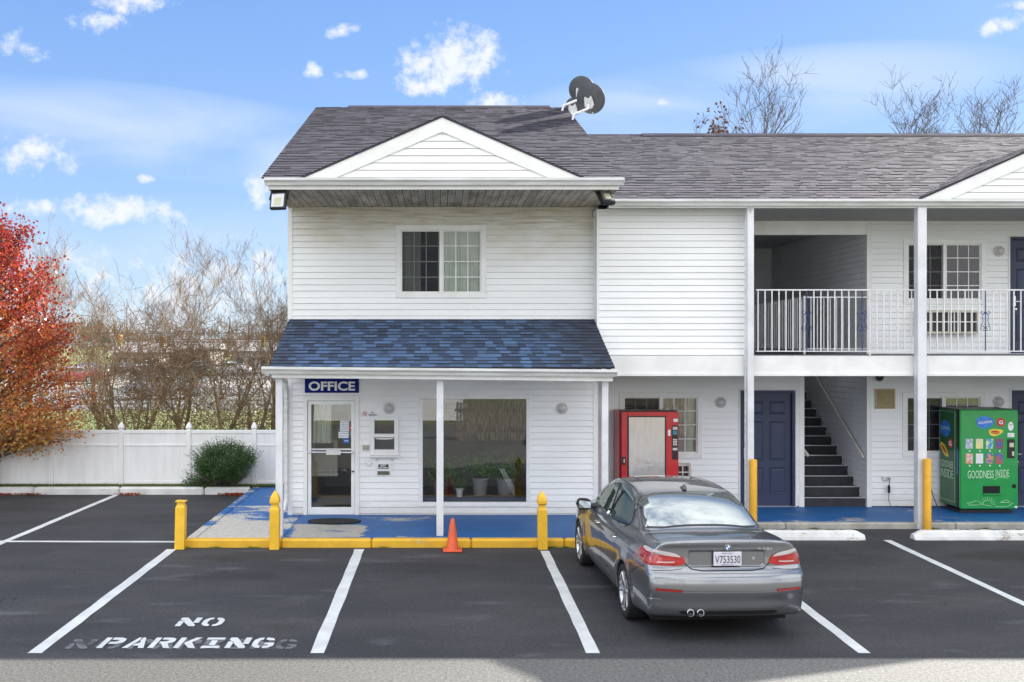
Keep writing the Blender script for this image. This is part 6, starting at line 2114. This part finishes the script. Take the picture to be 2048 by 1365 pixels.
def surface_nets(fn, lo, hi, h):
    nx, ny, nz = [int((b_ - a) / h) + 2 for a, b_ in zip(lo, hi)]
    xs = lo[0] + h * np.arange(nx); ys = lo[1] + h * np.arange(ny); zs = lo[2] + h * np.arange(nz)
    Xg, Yg, Zg = np.meshgrid(xs, ys, zs, indexing='ij')
    D = fn(Xg, Yg, Zg)
    S = D < 0
    c = np.zeros((nx - 1, ny - 1, nz - 1), int)
    for i in (0, 1):
        for j in (0, 1):
            for k in (0, 1):
                c += S[i:nx - 1 + i, j:ny - 1 + j, k:nz - 1 + k]
    act = (c > 0) & (c < 8)
    idx = -np.ones(act.shape, int)
    ii = np.argwhere(act)
    idx[act] = np.arange(len(ii))
    P = np.array([lo[0], lo[1], lo[2]]) + (ii + .5) * h
    faces = []
    def quads(axis):
        A = S.take(range(0, S.shape[axis] - 1), axis); Bq = S.take(range(1, S.shape[axis]), axis)
        e = np.argwhere(A != Bq)
        o1, o2 = [(1, 2), (2, 0), (0, 1)][axis]
        for p in e:
            if p[o1] < 1 or p[o2] < 1 or p[o1] >= act.shape[o1] or p[o2] >= act.shape[o2]:
                continue
            q = []
            for (a, b_) in ((0, 0), (1, 0), (1, 1), (0, 1)):
                r_ = p.copy(); r_[o1] -= a; r_[o2] -= b_
                q.append(idx[tuple(r_)])
            if min(q) < 0: continue
            if S[tuple(p)]: q = q[::-1]
            faces.append(q[::-1])
    for ax_ in range(3): quads(ax_)
    def grad(P):
        e = 1e-3; g = np.zeros_like(P)
        for a in range(3):
            d_ = np.zeros(3); d_[a] = e
            Q1, Q2 = P + d_, P - d_
            g[:, a] = (fn(Q1[:, 0], Q1[:, 1], Q1[:, 2]) - fn(Q2[:, 0], Q2[:, 1], Q2[:, 2])) / (2 * e)
        return g
    for it in range(6):
        v = fn(P[:, 0], P[:, 1], P[:, 2]); g = grad(P)
        g2 = np.maximum((g ** 2).sum(1), .15)
        st = (v / g2)[:, None] * g
        ln_ = np.linalg.norm(st, axis=1, keepdims=True)
        st *= np.minimum(1, h * .5 / np.maximum(ln_, 1e-9))
        P = P - st
    g = grad(P); n_ = g / np.maximum(np.linalg.norm(g, axis=1, keepdims=True), 1e-9)
    return P, faces, n_

def car_mesh(h):
    lo = (0.0 - h / 2, -.06, .10); hi = (1.02, 4.92, 1.56)
    # half car and mirror, so the two sides match exactly
    P, Fc, Nn = surface_nets(car_f, (-h * 1.5, -.06, .10), hi, h)
    keep = P[:, 0]
    vs = []; 
    P2 = P.copy(); P2[:, 0] *= -1
    m_ = P[:, 0] > -h * .6
    def sel(PP, sgn):
        fs = []
        for f in Fc:
            cx = np.mean([PP[i][0] for i in f]) * sgn
            if cx > 0: fs.append(f if sgn > 0 else f[::-1])
        return fs
    for i in range(len(P)):
        if P[i, 0] < h * .55: P[i, 0] = max(P[i, 0], 0) if P[i, 0] > -h else P[i, 0]
    P2 = P.copy(); P2[:, 0] *= -1
    return P, P2, Fc, Nn

def full_car(h):
    P, Fc, Nn = surface_nets(car_f, (-1.02, -.06, .10), (1.02, 4.92, 1.56), h)
    return P, Fc, Nn

def ray_decal(bvh, orig_dir, rows, off, nc=14):
    """rows: list of (b, a_left, a_right); orig_dir(a,b) -> origin, direction"""
    verts, faces, prev = [], [], None
    for (b_, a0, a1) in rows:
        r_ = []
        for i in range(nc + 1):
            a = a0 + (a1 - a0) * i / nc
            o_, d_ = orig_dir(a, b_)
            hit, n_, _, _ = bvh.ray_cast(Vector(o_), Vector(d_), 6)
            if hit is None:
                r_.append(None)
            else:
                if n_.dot(Vector(d_)) > 0: n_ = -n_
                r_.append(len(verts)); verts.append(hit + n_ * off)
        if prev:
            for i in range(nc):
                q = [prev[i], prev[i + 1], r_[i + 1], r_[i]]
                if all(k is not None for k in q):
                    faces.append(q)
        prev = r_
    return verts, faces
def rows_from(zs, left, right, n=14, smooth=True):
    out = []
    for k in range(n + 1):
        z_ = zs[0] + (zs[-1] - zs[0]) * k / n
        out.append((z_, float(itp(np.array(z_), zs, left)) if smooth else float(np.interp(z_, zs, left)),
                    float(itp(np.array(z_), zs, right)) if smooth else float(np.interp(z_, zs, right))))
    return out
side_l = lambda a, b_: ((-3, a, b_), (1, 0, 0))
side_r = lambda a, b_: ((3, a, b_), (-1, 0, 0))
rearo = lambda a, b_: ((a, -3, b_), (0, 1, 0))
topo = lambda a, b_: ((a, b_, 4), (0, 0, -1))
def corner(a, b_):      # a = angle off straight back, wraps round the tail
    return ((0 + math.sin(a) * 3, 1.0 - math.cos(a) * 3, b_), (-math.sin(a), math.cos(a), 0))
def skin_text(bvh, mb, s, x0, z0, wd, hg, bold, off=.004):
    vs, fs = text_geo(s, bold)
    xs = [p[0] for p in vs]; ys = [p[1] for p in vs]
    out = []
    for p in vs:
        X_ = x0 + (p[0] - min(xs)) / (max(xs) - min(xs)) * wd; Z_ = z0 + (p[1] - min(ys)) / (max(ys) - min(ys)) * hg
        h_ = bvh.ray_cast(Vector((X_, -3, Z_)), Vector((0, 1, 0)), 6)
        out.append(h_[0] + Vector((0, -off, 0)) if h_[0] is not None else Vector((X_, 0, Z_)))
    mb.add(out, fs)
def seam(bvh, mb, od, pts, wd, off):
    P_ = []
    dense = []
    for (a, b_), (c, d_) in zip(pts, pts[1:]):
        n = max(2, int(max(abs(c - a), abs(d_ - b_)) / .03))
        for i in range(n): dense.append((a + (c - a) * i / n, b_ + (d_ - b_) * i / n))
    dense.append(pts[-1])
    for a, b_ in dense:
        o_, d_ = od(a, b_)
        hit, n_, _, _ = bvh.ray_cast(Vector(o_), Vector(d_), 6)
        if hit is None:
            P_.append(None); continue
        if n_.dot(Vector(d_)) > 0: n_ = -n_
        P_.append((hit, n_))
    run = []
    for i in range(len(P_) - 1):
        if P_[i] is None or P_[i + 1] is None: continue
        (p, n1_), (q, n2_) = P_[i], P_[i + 1]
        t_ = (q - p)
        if t_.length < 1e-6 or t_.length > .25: continue
        s1 = t_.normalized().cross(n1_).normalized() * wd / 2; s2 = t_.normalized().cross(n2_).normalized() * wd / 2
        mb.face([p - s1 + n1_ * off, q - s2 + n2_ * off, q + s2 + n2_ * off, p + s1 + n1_ * off], rev=True)

def car_paint(name, c, metal=.75):
    m = bpy.data.materials.new(name); m.use_nodes = True
    t = NT(m.node_tree)
    cc = t.n('ShaderNodeTexCoord').outputs['Object']
    fl = t.noise(cc, 900.0, 1.0)
    k = t.m('ADD', .93, t.m('MULTIPLY', fl, .14))
    g_ = t.n('ShaderNodeCombineXYZ', {0: k, 1: k, 2: k}).outputs[0]
    col_ = t.mix(1.0, c, g_, 'MULTIPLY')
    # road dust towards the sills
    X_, Y_, Z_ = t.xyz(cc)
    dn = t.noise(cc, 3.0, 5.0)
    dust = t.m('MULTIPLY', t.step(t.m('ADD', Z_, t.m('MULTIPLY', dn, .25)), .62, .25), .35)
    col_ = t.mix(dust, col_, (.16, .15, .14))
    ro = t.m('ADD', .24, t.m('MULTIPLY', dust, .5))
    b_ = t.n('ShaderNodeBsdfPrincipled', {'Base Color': col_, 'Metallic': metal, 'Roughness': ro, 'Coat Weight': 1.0, 'Coat Roughness': .03})
    t.n('ShaderNodeOutputMaterial', {'Surface': b_.outputs[0]})
    return m
M_carglass = bpy.data.materials.new('car_glass'); M_carglass.use_nodes = True
_t = NT(M_carglass.node_tree)
_g = _t.n('ShaderNodeBsdfGlossy', {'Roughness': .015, 'Color': (.80, .92, .92)})
_d = _t.n('ShaderNodeBsdfDiffuse', {'Color': (.012, .018, .018)})
_lw = _t.n('ShaderNodeFresnel', {'IOR': 1.6})
_t.n('ShaderNodeOutputMaterial', {'Surface': _t.n('ShaderNodeMixShader', {0: _t.m('ADD', .03, _lw.outputs[0], clamp=True), 1: _d.outputs[0], 2: _g.outputs[0]}).outputs[0]})
M_backglass = bpy.data.materials.new('heated_rear_glass'); M_backglass.use_nodes = True
_t = NT(M_backglass.node_tree)
_g = _t.n('ShaderNodeBsdfGlossy', {'Roughness': .02, 'Color': (.80, .86, .85)})
_d = _t.n('ShaderNodeBsdfDiffuse', {'Color': (.12, .14, .14)})
_t.n('ShaderNodeOutputMaterial', {'Surface': _t.n('ShaderNodeMixShader', {0: .40, 1: _d.outputs[0], 2: _g.outputs[0]}).outputs[0]})
M_paint = car_paint('grey_metallic_paint', (.24, .25, .27), .85)
M_tail = mat('tail_lamp_red', (.42, .006, .012), .12, c2=(.30, .004, .008), vs=14, coat=1.0)
M_tailclear = mat('tail_lamp_clear', (.55, .50, .50), .15, coat=1.0)
M_rim = mat('alloy_rim', (.55, .56, .57), .25, metal=.85)
M_platew = mat('plate_white', (.62, .62, .68), .4)
M_platetxt = mat('plate_ink', (.03, .03, .06), .5)
M_refl = mat('reflector_red', (.30, .008, .008), .15, coat=1.0)
M_seam = mat('panel_gap', (.012, .012, .013), .8)

def build_car(h, label, loc, rz, detail=True, paint=None, cat='car', group=None):
    t = thing('parked_car', label, cat, (0, 0, 0), group)
    P, Fc, Nn = full_car(h)
    me = bpy.data.meshes.new('body'); me.from_pydata(P.tolist(), [], Fc)
    me.materials.append(paint or M_paint)
    me.polygons.foreach_set('use_smooth', [True] * len(me.polygons))
    me.normals_split_custom_set_from_vertices([tuple(n_) for n_ in Nn])
    body = bpy.data.objects.new('body', me); body.parent = t; col.objects.link(body)
    bvh = BVHTree.FromPolygons([Vector(p) for p in P.tolist()], [list(f) for f in Fc])
    def dec(name, od, rows, m, off=.003, nc=14, parent=body, label=None, smooth=True):
        v, f = ray_decal(bvh, od, rows, off, nc)
        q = MB(); q.add(v, f)
        return q.build(name, m, parent, smooth=smooth, local=True, label=label, recalc=False)
    # glass house
    # side windows, a = y, b = z
    sw = rows_from([1.005, 1.08, 1.2, 1.30, 1.375, 1.405], [1.62, 1.46, 1.50, 1.66, 1.92, 2.2], [3.60, 3.48, 3.26, 3.06, 2.84, 2.65], 12)
    for nm, od in (('side_window', side_l), ('side_window', side_r)):
        g_ = dec(nm, od, [(b_, a - .035, c + .03) for b_, a, c in rows_from([.995, 1.08, 1.2, 1.30, 1.385, 1.418], [1.62, 1.46, 1.50, 1.66, 1.90, 2.2], [3.62, 3.48, 3.26, 3.06, 2.84, 2.65], 12)], M_chrome, .003, 26, label=None)
        g_.name = 'window_trim'
        dec(nm, od, sw, M_carglass, .006, 26)
        q = MB(); seam(bvh, q, od, [(2.44, 1.0), (2.47, 1.2), (2.52, 1.40)], .055, .009); q.build('door_pillar', M_black, body, local=True)
        if detail:
            q = MB()
            seam(bvh, q, od, [(2.44, 1.0), (2.42, .7), (2.40, .30)], .007, .0025)
            seam(bvh, q, od, [(3.50, 1.0), (3.52, .7), (3.48, .42), (3.40, .30)], .007, .0025)
            seam(bvh, q, od, [(1.66, 1.0), (1.62, .92), (1.60, .75), (1.50, .62)], .007, .0025)
            seam(bvh, q, od, [(1.55, .30), (2.4, .29), (3.42, .30)], .007, .0025)
            seam(bvh, q, od, [(.45, 1.04), (.42, .9), (.30, .80), (.52, .74), (.76, .62)], .006, .0025)
            q.build('panel_seams', M_seam, body, local=True)
            q = MB(); seam(bvh, q, od, [(.80, .50), (.45, .485), (.10, .48)], .012, .003); seam(bvh, q, od, [(1.52, .42), (2.4, .41), (3.55, .42)], .012, .004)
            q.build('bright_strip', M_chrome, body, local=True)
    # rear window, a = x, b = y projected from above
    dec('rear_window_seal', topo, [(b_, -a, a) for b_, a, _ in rows_from([.93, .97, 1.1, 1.35, 1.62, 1.67], [.50, .640, .662, .640, .590, .42], [0] * 6, 16)], M_black, .003, 22)
    dec('rear_window', topo, [(b_, -a, a) for b_, a, _ in rows_from([.955, .99, 1.1, 1.35, 1.60, 1.645], [.47, .608, .630, .608, .558, .39], [0] * 6, 16)], M_backglass, .006, 22)
    dec('windscreen', topo, [(b_, -a, a) for b_, a, _ in rows_from([3.08, 3.14, 3.3, 3.6, 3.78], [.40, .58, .63, .68, .60], [0] * 5, 12)], M_carglass, .005, 20)
    # tail lamps
    zz_ = [.858, .875, .92, .965, 1.0, 1.035, 1.06]
    inner = [33, 30, 29.5, 31.5, 36, 41.5, 46]
    outer = [50, 58, 62, 63, 63, 61, 54]
    for s_ in (-1, 1):
        od = lambda a, b_, s_=s_: corner(R(a) * s_, b_)
        l_ = dec('tail_light', od, [(b_, a, c) for b_, a, c in rows_from([.83, .85, .89, .925, .955, .975, .99], [33, 29, 28.3, 29.5, 32, 36, 42], [50, 58, 62, 63, 62, 60, 54], 12)], M_tail, .006, 12)
        dec('tail_light_strip', od, [(b_, a, c) for b_, a, c in rows_from([.925, .95, .97, .985, .998], [30.5, 32, 34.5, 38.5, 44], [31.5, 45, 57, 57.5, 53], 8)], M_tailclear, .0085, 10, parent=l_)
        if detail:
            q = MB()
            # reversing lens row at the foot of the lamp
            seam(bvh, q, od, [(34, .872), (38, .866), (43, .866)], .012, .010)
            q.build('lamp_lens', M_tailclear, l_, local=True)
        rf = MB(); seam(bvh, rf, lambda a, b_: rearo(a, b_), [(s_ * .52, .580), (s_ * .66, .584), (s_ * .80, .586)], .026, .005)
        rf.build('reflector', M_refl, body, local=True)
    if detail:
        q = MB()
        # boot lid gap
        seam(bvh, q, rearo, [(-.50, .93), (-.47, .86), (-.40, .80), (-.28, .783), (.28, .783), (.40, .80), (.47, .86), (.50, .93)], .012, .003)
        seam(bvh, q, topo, [(-.66, .93), (-.70, .6), (-.70, .35)], .007, .003); seam(bvh, q, topo, [(.66, .93), (.70, .6), (.70, .35)], .007, .003)
        seam(bvh, q, rearo, [(-.82, .775), (-.62, .785), (-.5, .80)], .006, .003); seam(bvh, q, rearo, [(.82, .775), (.62, .785), (.5, .80)], .006, .003)
        seam(bvh, q, topo, [(-.585, 1.72), (-.56, 2.2), (-.55, 2.9)], .010, .003); seam(bvh, q, topo, [(.585, 1.72), (.56, 2.2), (.55, 2.9)], .010, .003)
        seam(bvh, q, topo, [(-.40, 2.3), (.40, 2.3), (.40, 2.85), (-.40, 2.85), (-.40, 2.3)], .008, .003)
        q.build('panel_seams', M_seam, body, local=True)
        q = MB(); seam(bvh, q, rearo, [(-.52, .566), (.52, .566)], .010, .003); q.build('bright_strip', M_chrome, body, local=True)  # highlight along the bumper crease, laid on as a bright strip
        # lower valance
        dec('diffuser', rearo, [(b_, -a, a) for b_, a, _ in rows_from([.315, .33, .355], [.48, .54, .52], [0] * 3, 5)], M_black, .004, 20)
        # exhaust
        q = MB()
        for xx in (-.425, -.315):
            q.lathe([(.036, .05), (.040, -.035), (.036, -.04), (.032, -.035), (.030, .10), (.0001, .10)], 20, (xx, .085, .335), 'y')
        q.build('exhaust', M_chrome, body, local=True, smooth='auto')
        q = MB()
        for xx in (-.425, -.315): q.lathe([(.0001, -.005), (.031, -.005)], 20, (xx, .085, .335), 'y')
        q.build('exhaust_bore', M_dark, body, local=True)
        # number plate
        py_ = .108
        q = MB(); q.bbox(-.155, .155, py_ - .006, py_ + .012, .832, .986, .004); pl = q.build('number_plate', M_platew, body, local=True)
        q = MB(); text(q, 'V753530', (-.14, py_ - .008, .862), (1, 0, 0), (0, 0, 1), .28, .082, .004); q.build('lettering', M_platetxt, pl, local=True)
        q = MB(); text(q, 'New York', (-.06, py_ - .008, .962), (1, 0, 0), (0, 0, 1), .12, .016, .01); q.build('lettering', mat('plate_blue', (.05, .08, .35), .5), pl, local=True)
        q = MB(); text(q, 'EMPIRE STATE', (-.07, py_ - .008, .840), (1, 0, 0), (0, 0, 1), .14, .010, .01); q.build('lettering', MATS['plate_blue'], pl, local=True)
        # badge
        hit, n_, _, _ = bvh.ray_cast(Vector((.0, -3, 1.035)), Vector((0, 1, 0)), 6)
        by = hit.y; cz = 1.035; rr = .041
        bd = MB(); bd.lathe([(.0001, -.010), (rr, -.009), (rr + .003, -.004), (rr + .003, .03)], 28, (0, by, cz), 'y'); bo = bd.build('badge', M_black, body, local=True)
        q = MB(); q.lathe([(rr * .98, -.0112), (rr * .90, -.0112)], 28, (0, by, cz), 'y'); q.lathe([(rr * .62, -.0112), (rr * .57, -.0112)], 28, (0, by, cz), 'y'); q.build('badge_ring', M_chrome, bo, local=True)
        for (m_, a0) in ((M_logoblue, 90), (M_signwhite, 0)):
            q = MB()
            for st in (a0, a0 + 180):
                q.face([(0, by - .0118, cz)] + [(rr * .57 * math.cos(R(st + 90 * k / 8)), by - .0118, cz + rr * .57 * math.sin(R(st + 90 * k / 8))) for k in range(9)])
            q.build('badge_quarter', m_, bo, local=True)
        q = MB()
        for i, ch in enumerate('BMW'):
            a = R(135 - 45 * i); text(q, ch, (rr * .77 * math.cos(a) - .005, by - .0125, cz + rr * .77 * math.sin(a) - .005), (1, 0, 0), (0, 0, 1), .010, .010)
        q.build('lettering', M_signwhite, bo, local=True)
        q = MB(); skin_text(bvh, q, '535i', .33, 1.0, .17, .028, .03)
        q.build('model_lettering', M_chrome, body, local=True)
        # roof fin, mirrors, handles
        q = MB(); yy = 1.80; zz = 1.435
        q.prism([(yy - .09, zz), (yy - .085, zz + .05), (yy - .06, zz + .062), (yy - .01, zz + .035), (yy + .07, zz + .01)], 'x', -.028, .028)
        for i, (a, b_, c) in enumerate(q.v):
            if c > zz + .02: q.v[i] = (a * .45, b_, c)
        q.build('roof_antenna', mat('antenna_grey', (.08, .08, .085), .4, coat=.5), body, local=True)
        for s_ in (-1, 1):
            q = MB()
            n0 = 12
            prof = []
            for iu in range(9):
                u_ = -1 + 2 * iu / 8
                ring = []
                for k in range(n0):
                    a = 2 * math.pi * k / n0
                    rz_ = .085 * (1 - abs(u_) ** 3) ** .5 + .001; ry_ = .075 * (1 - abs(u_) ** 3) ** .5 + .001
                    cy, cz_ = 3.16 + (.05 if math.sin(a) > 9 else 0), 1.03 + .01 * u_
                    yv = ry_ * math.cos(a)
                    yv = max(yv, -.028)          # flat glass face looks backwards
                    ring.append((s_ * (1.00 + .115 * u_), cy + yv, cz_ + rz_ * math.sin(a)))
                prof.append(ring)
            for A_, B_ in zip(prof, prof[1:]):
                for k in range(n0):
                    k2 = (k + 1) % n0
                    q.face([A_[k], A_[k2], B_[k2], B_[k]], rev=(s_ > 0))
            q.face(prof[0]); q.face(prof[-1][::-1])
            q.tube([(s_ * .90, 3.22, .995), (s_ * .80, 3.26, .99)], [.03, .045], 8)
            mr = q.build('wing_mirror', M_black, body, local=True, smooth='auto')
            q = MB(); q.prism([(s_ * 1.0 - .085, 1.03 - .045), (s_ * 1.0 + .085, 1.03 - .05), (s_ * 1.0 + .09, 1.03 + .035), (s_ * 1.0 - .07, 1.03 + .058)], 'y', 3.126, 3.130)
            q.build('mirror_glass', mat('mirror', (.55, .65, .68), .03, metal=1.0), mr, local=True)
            for yy in (1.62, 2.62):
                hit = bvh.ray_cast(Vector((s_ * 3, yy, .86)), Vector((-s_, 0, 0)), 6)[0]
                q = MB(); xx = hit.x
                q.tube([(xx - s_ * .004, yy - .02, .868), (xx + s_ * .022, yy + .0, .868), (xx + s_ * .026, yy + .07, .866), (xx + s_ * .022, yy + .14, .866), (xx - s_ * .004, yy + .16, .866)], [.012, .014, .014, .014, .012], 8)
                q.build('door_handle', M_chrome, body, local=True, smooth='auto')
        # sticker on the rear glass, lock on the lid
        q = MB(); q.lathe([(.012, -.002), (.016, -.002), (.016, .01)], 14, (.30, .145, .905), 'y'); q.lathe([(.0001, -.001), (.009, -.001)], 14, (.30, .145, .905), 'y'); q.build('boot_lock', M_chrome, body, local=True)
        # seats' head rests show faintly through the back glass: dark shelf and rests are inside the shell
    # wheels
    for wi, wy in enumerate(WY):
        for s_ in (-1, 1):
            xo = s_ * .905; n = 40 if detail else 14
            q = MB()
            tw = .215 if detail else .2
            pr = [(.232, .0), (.245, .012), (.285, .016), (.312, .005), (WR, -.03), (WR, -tw + .03), (.312, -tw - .005), (.285, -tw - .012), (.23, -tw)]
            q.lathe([(r_, (h_) * s_) for r_, h_ in pr], n, (xo, wy, WR), 'x')
            wh = q.build('wheel', M_rubber, t, smooth='auto', local=True)
            q = MB()
            q.lathe([(.238, .004 * s_), (.232, .010 * s_), (.222, .004 * s_), (.212, -.03 * s_), (.205, -.16 * s_)], n, (xo, wy, WR), 'x')
            if detail:
                for k in range(10):
                    a = 2 * math.pi * (k // 2) / 5 + (.20 if k % 2 else -.20)
                    b0 = 2 * math.pi * (k // 2) / 5 + (.07 if k % 2 else -.07)
                    pts = [(xo - s_ * .030, wy + .05 * math.cos(b0), WR + .05 * math.sin(b0)), (xo - s_ * .012, wy + .13 * math.cos((a + b0) / 2), WR + .13 * math.sin((a + b0) / 2)), (xo - s_ * .004, wy + .225 * math.cos(a), WR + .225 * math.sin(a))]
                    q.tube(pts, [.021, .016, .017], 6)
                q.lathe([(.0001, 0), (.035, 0), (.055, -.02 * s_), (.06, -.06 * s_)], 20, (xo - s_ * .010, wy, WR), 'x')
                q.build('rim', M_rim, wh, smooth='auto', local=True)
                q = MB(); q.lathe([(.0001, 0), (.19, 0), (.20, -.01 * s_)], 28, (xo - s_ * .10, wy, WR), 'x'); q.build('brake_disc', mat('brake_metal', (.05, .05, .05), .5, metal=.5), wh, local=True)
            else:
                q.lathe([(.0001, -.02 * s_), (.22, -.01 * s_)], n, (xo, wy, WR), 'x'); q.build('rim', M_rim, wh, local=True)
    # dark wheel housings so the shell is not see-through
    q = MB(); q.box(-.76, .76, .40, 4.45, .17, .21); q.build('underbody', M_dark, t, local=True)
    t.location = loc; t.rotation_euler = (0, 0, rz)
    return t
car = build_car(.02, 'grey metallic sedan parked nose-in beside the yellow post', (3.15, 10.83, 0), R(2.6))

# far cars across the road
cars_far = [(285, 104, R(80), (.02, .025, .05), 'dark sedan side-on in the far parking lot'),
            (340, 118, R(100), (.6, .6, .6), 'white car in the far parking lot behind the vines'),
            (408, 60, R(84), (.25, .27, .30), 'grey car driving behind the guard rail'),
            (210, 98, R(60), (.5, .5, .52), 'silver car left of the dark sedan'),
            (212, 84, R(95), (.45, .04, .05), 'red car half hidden by the leaning trunk'),
            (505, 106, R(90), (.62, .62, .62), 'white car in front of the white building'),
            (440, 112, R(90), (.10, .10, .11), 'black car in the far parking lot')]
proto = None
for i, (px, d, rz, c, lb_) in enumerate(cars_far):
    if proto is None:
        o = build_car(.09, lb_, (W(px, d), d, 0), rz, False, car_paint('far_car_paint', c, .3), group='cars across the road'); proto = o
    else:
        o = dup(proto, (W(px, d), d, 0), rz, lb_)
        pm = car_paint('far_car_paint', c, .3)
        for ch in o.children:
            if ch.name.startswith('body'):
                ch.material_slots[0].link = 'OBJECT'; ch.material_slots[0].material = pm
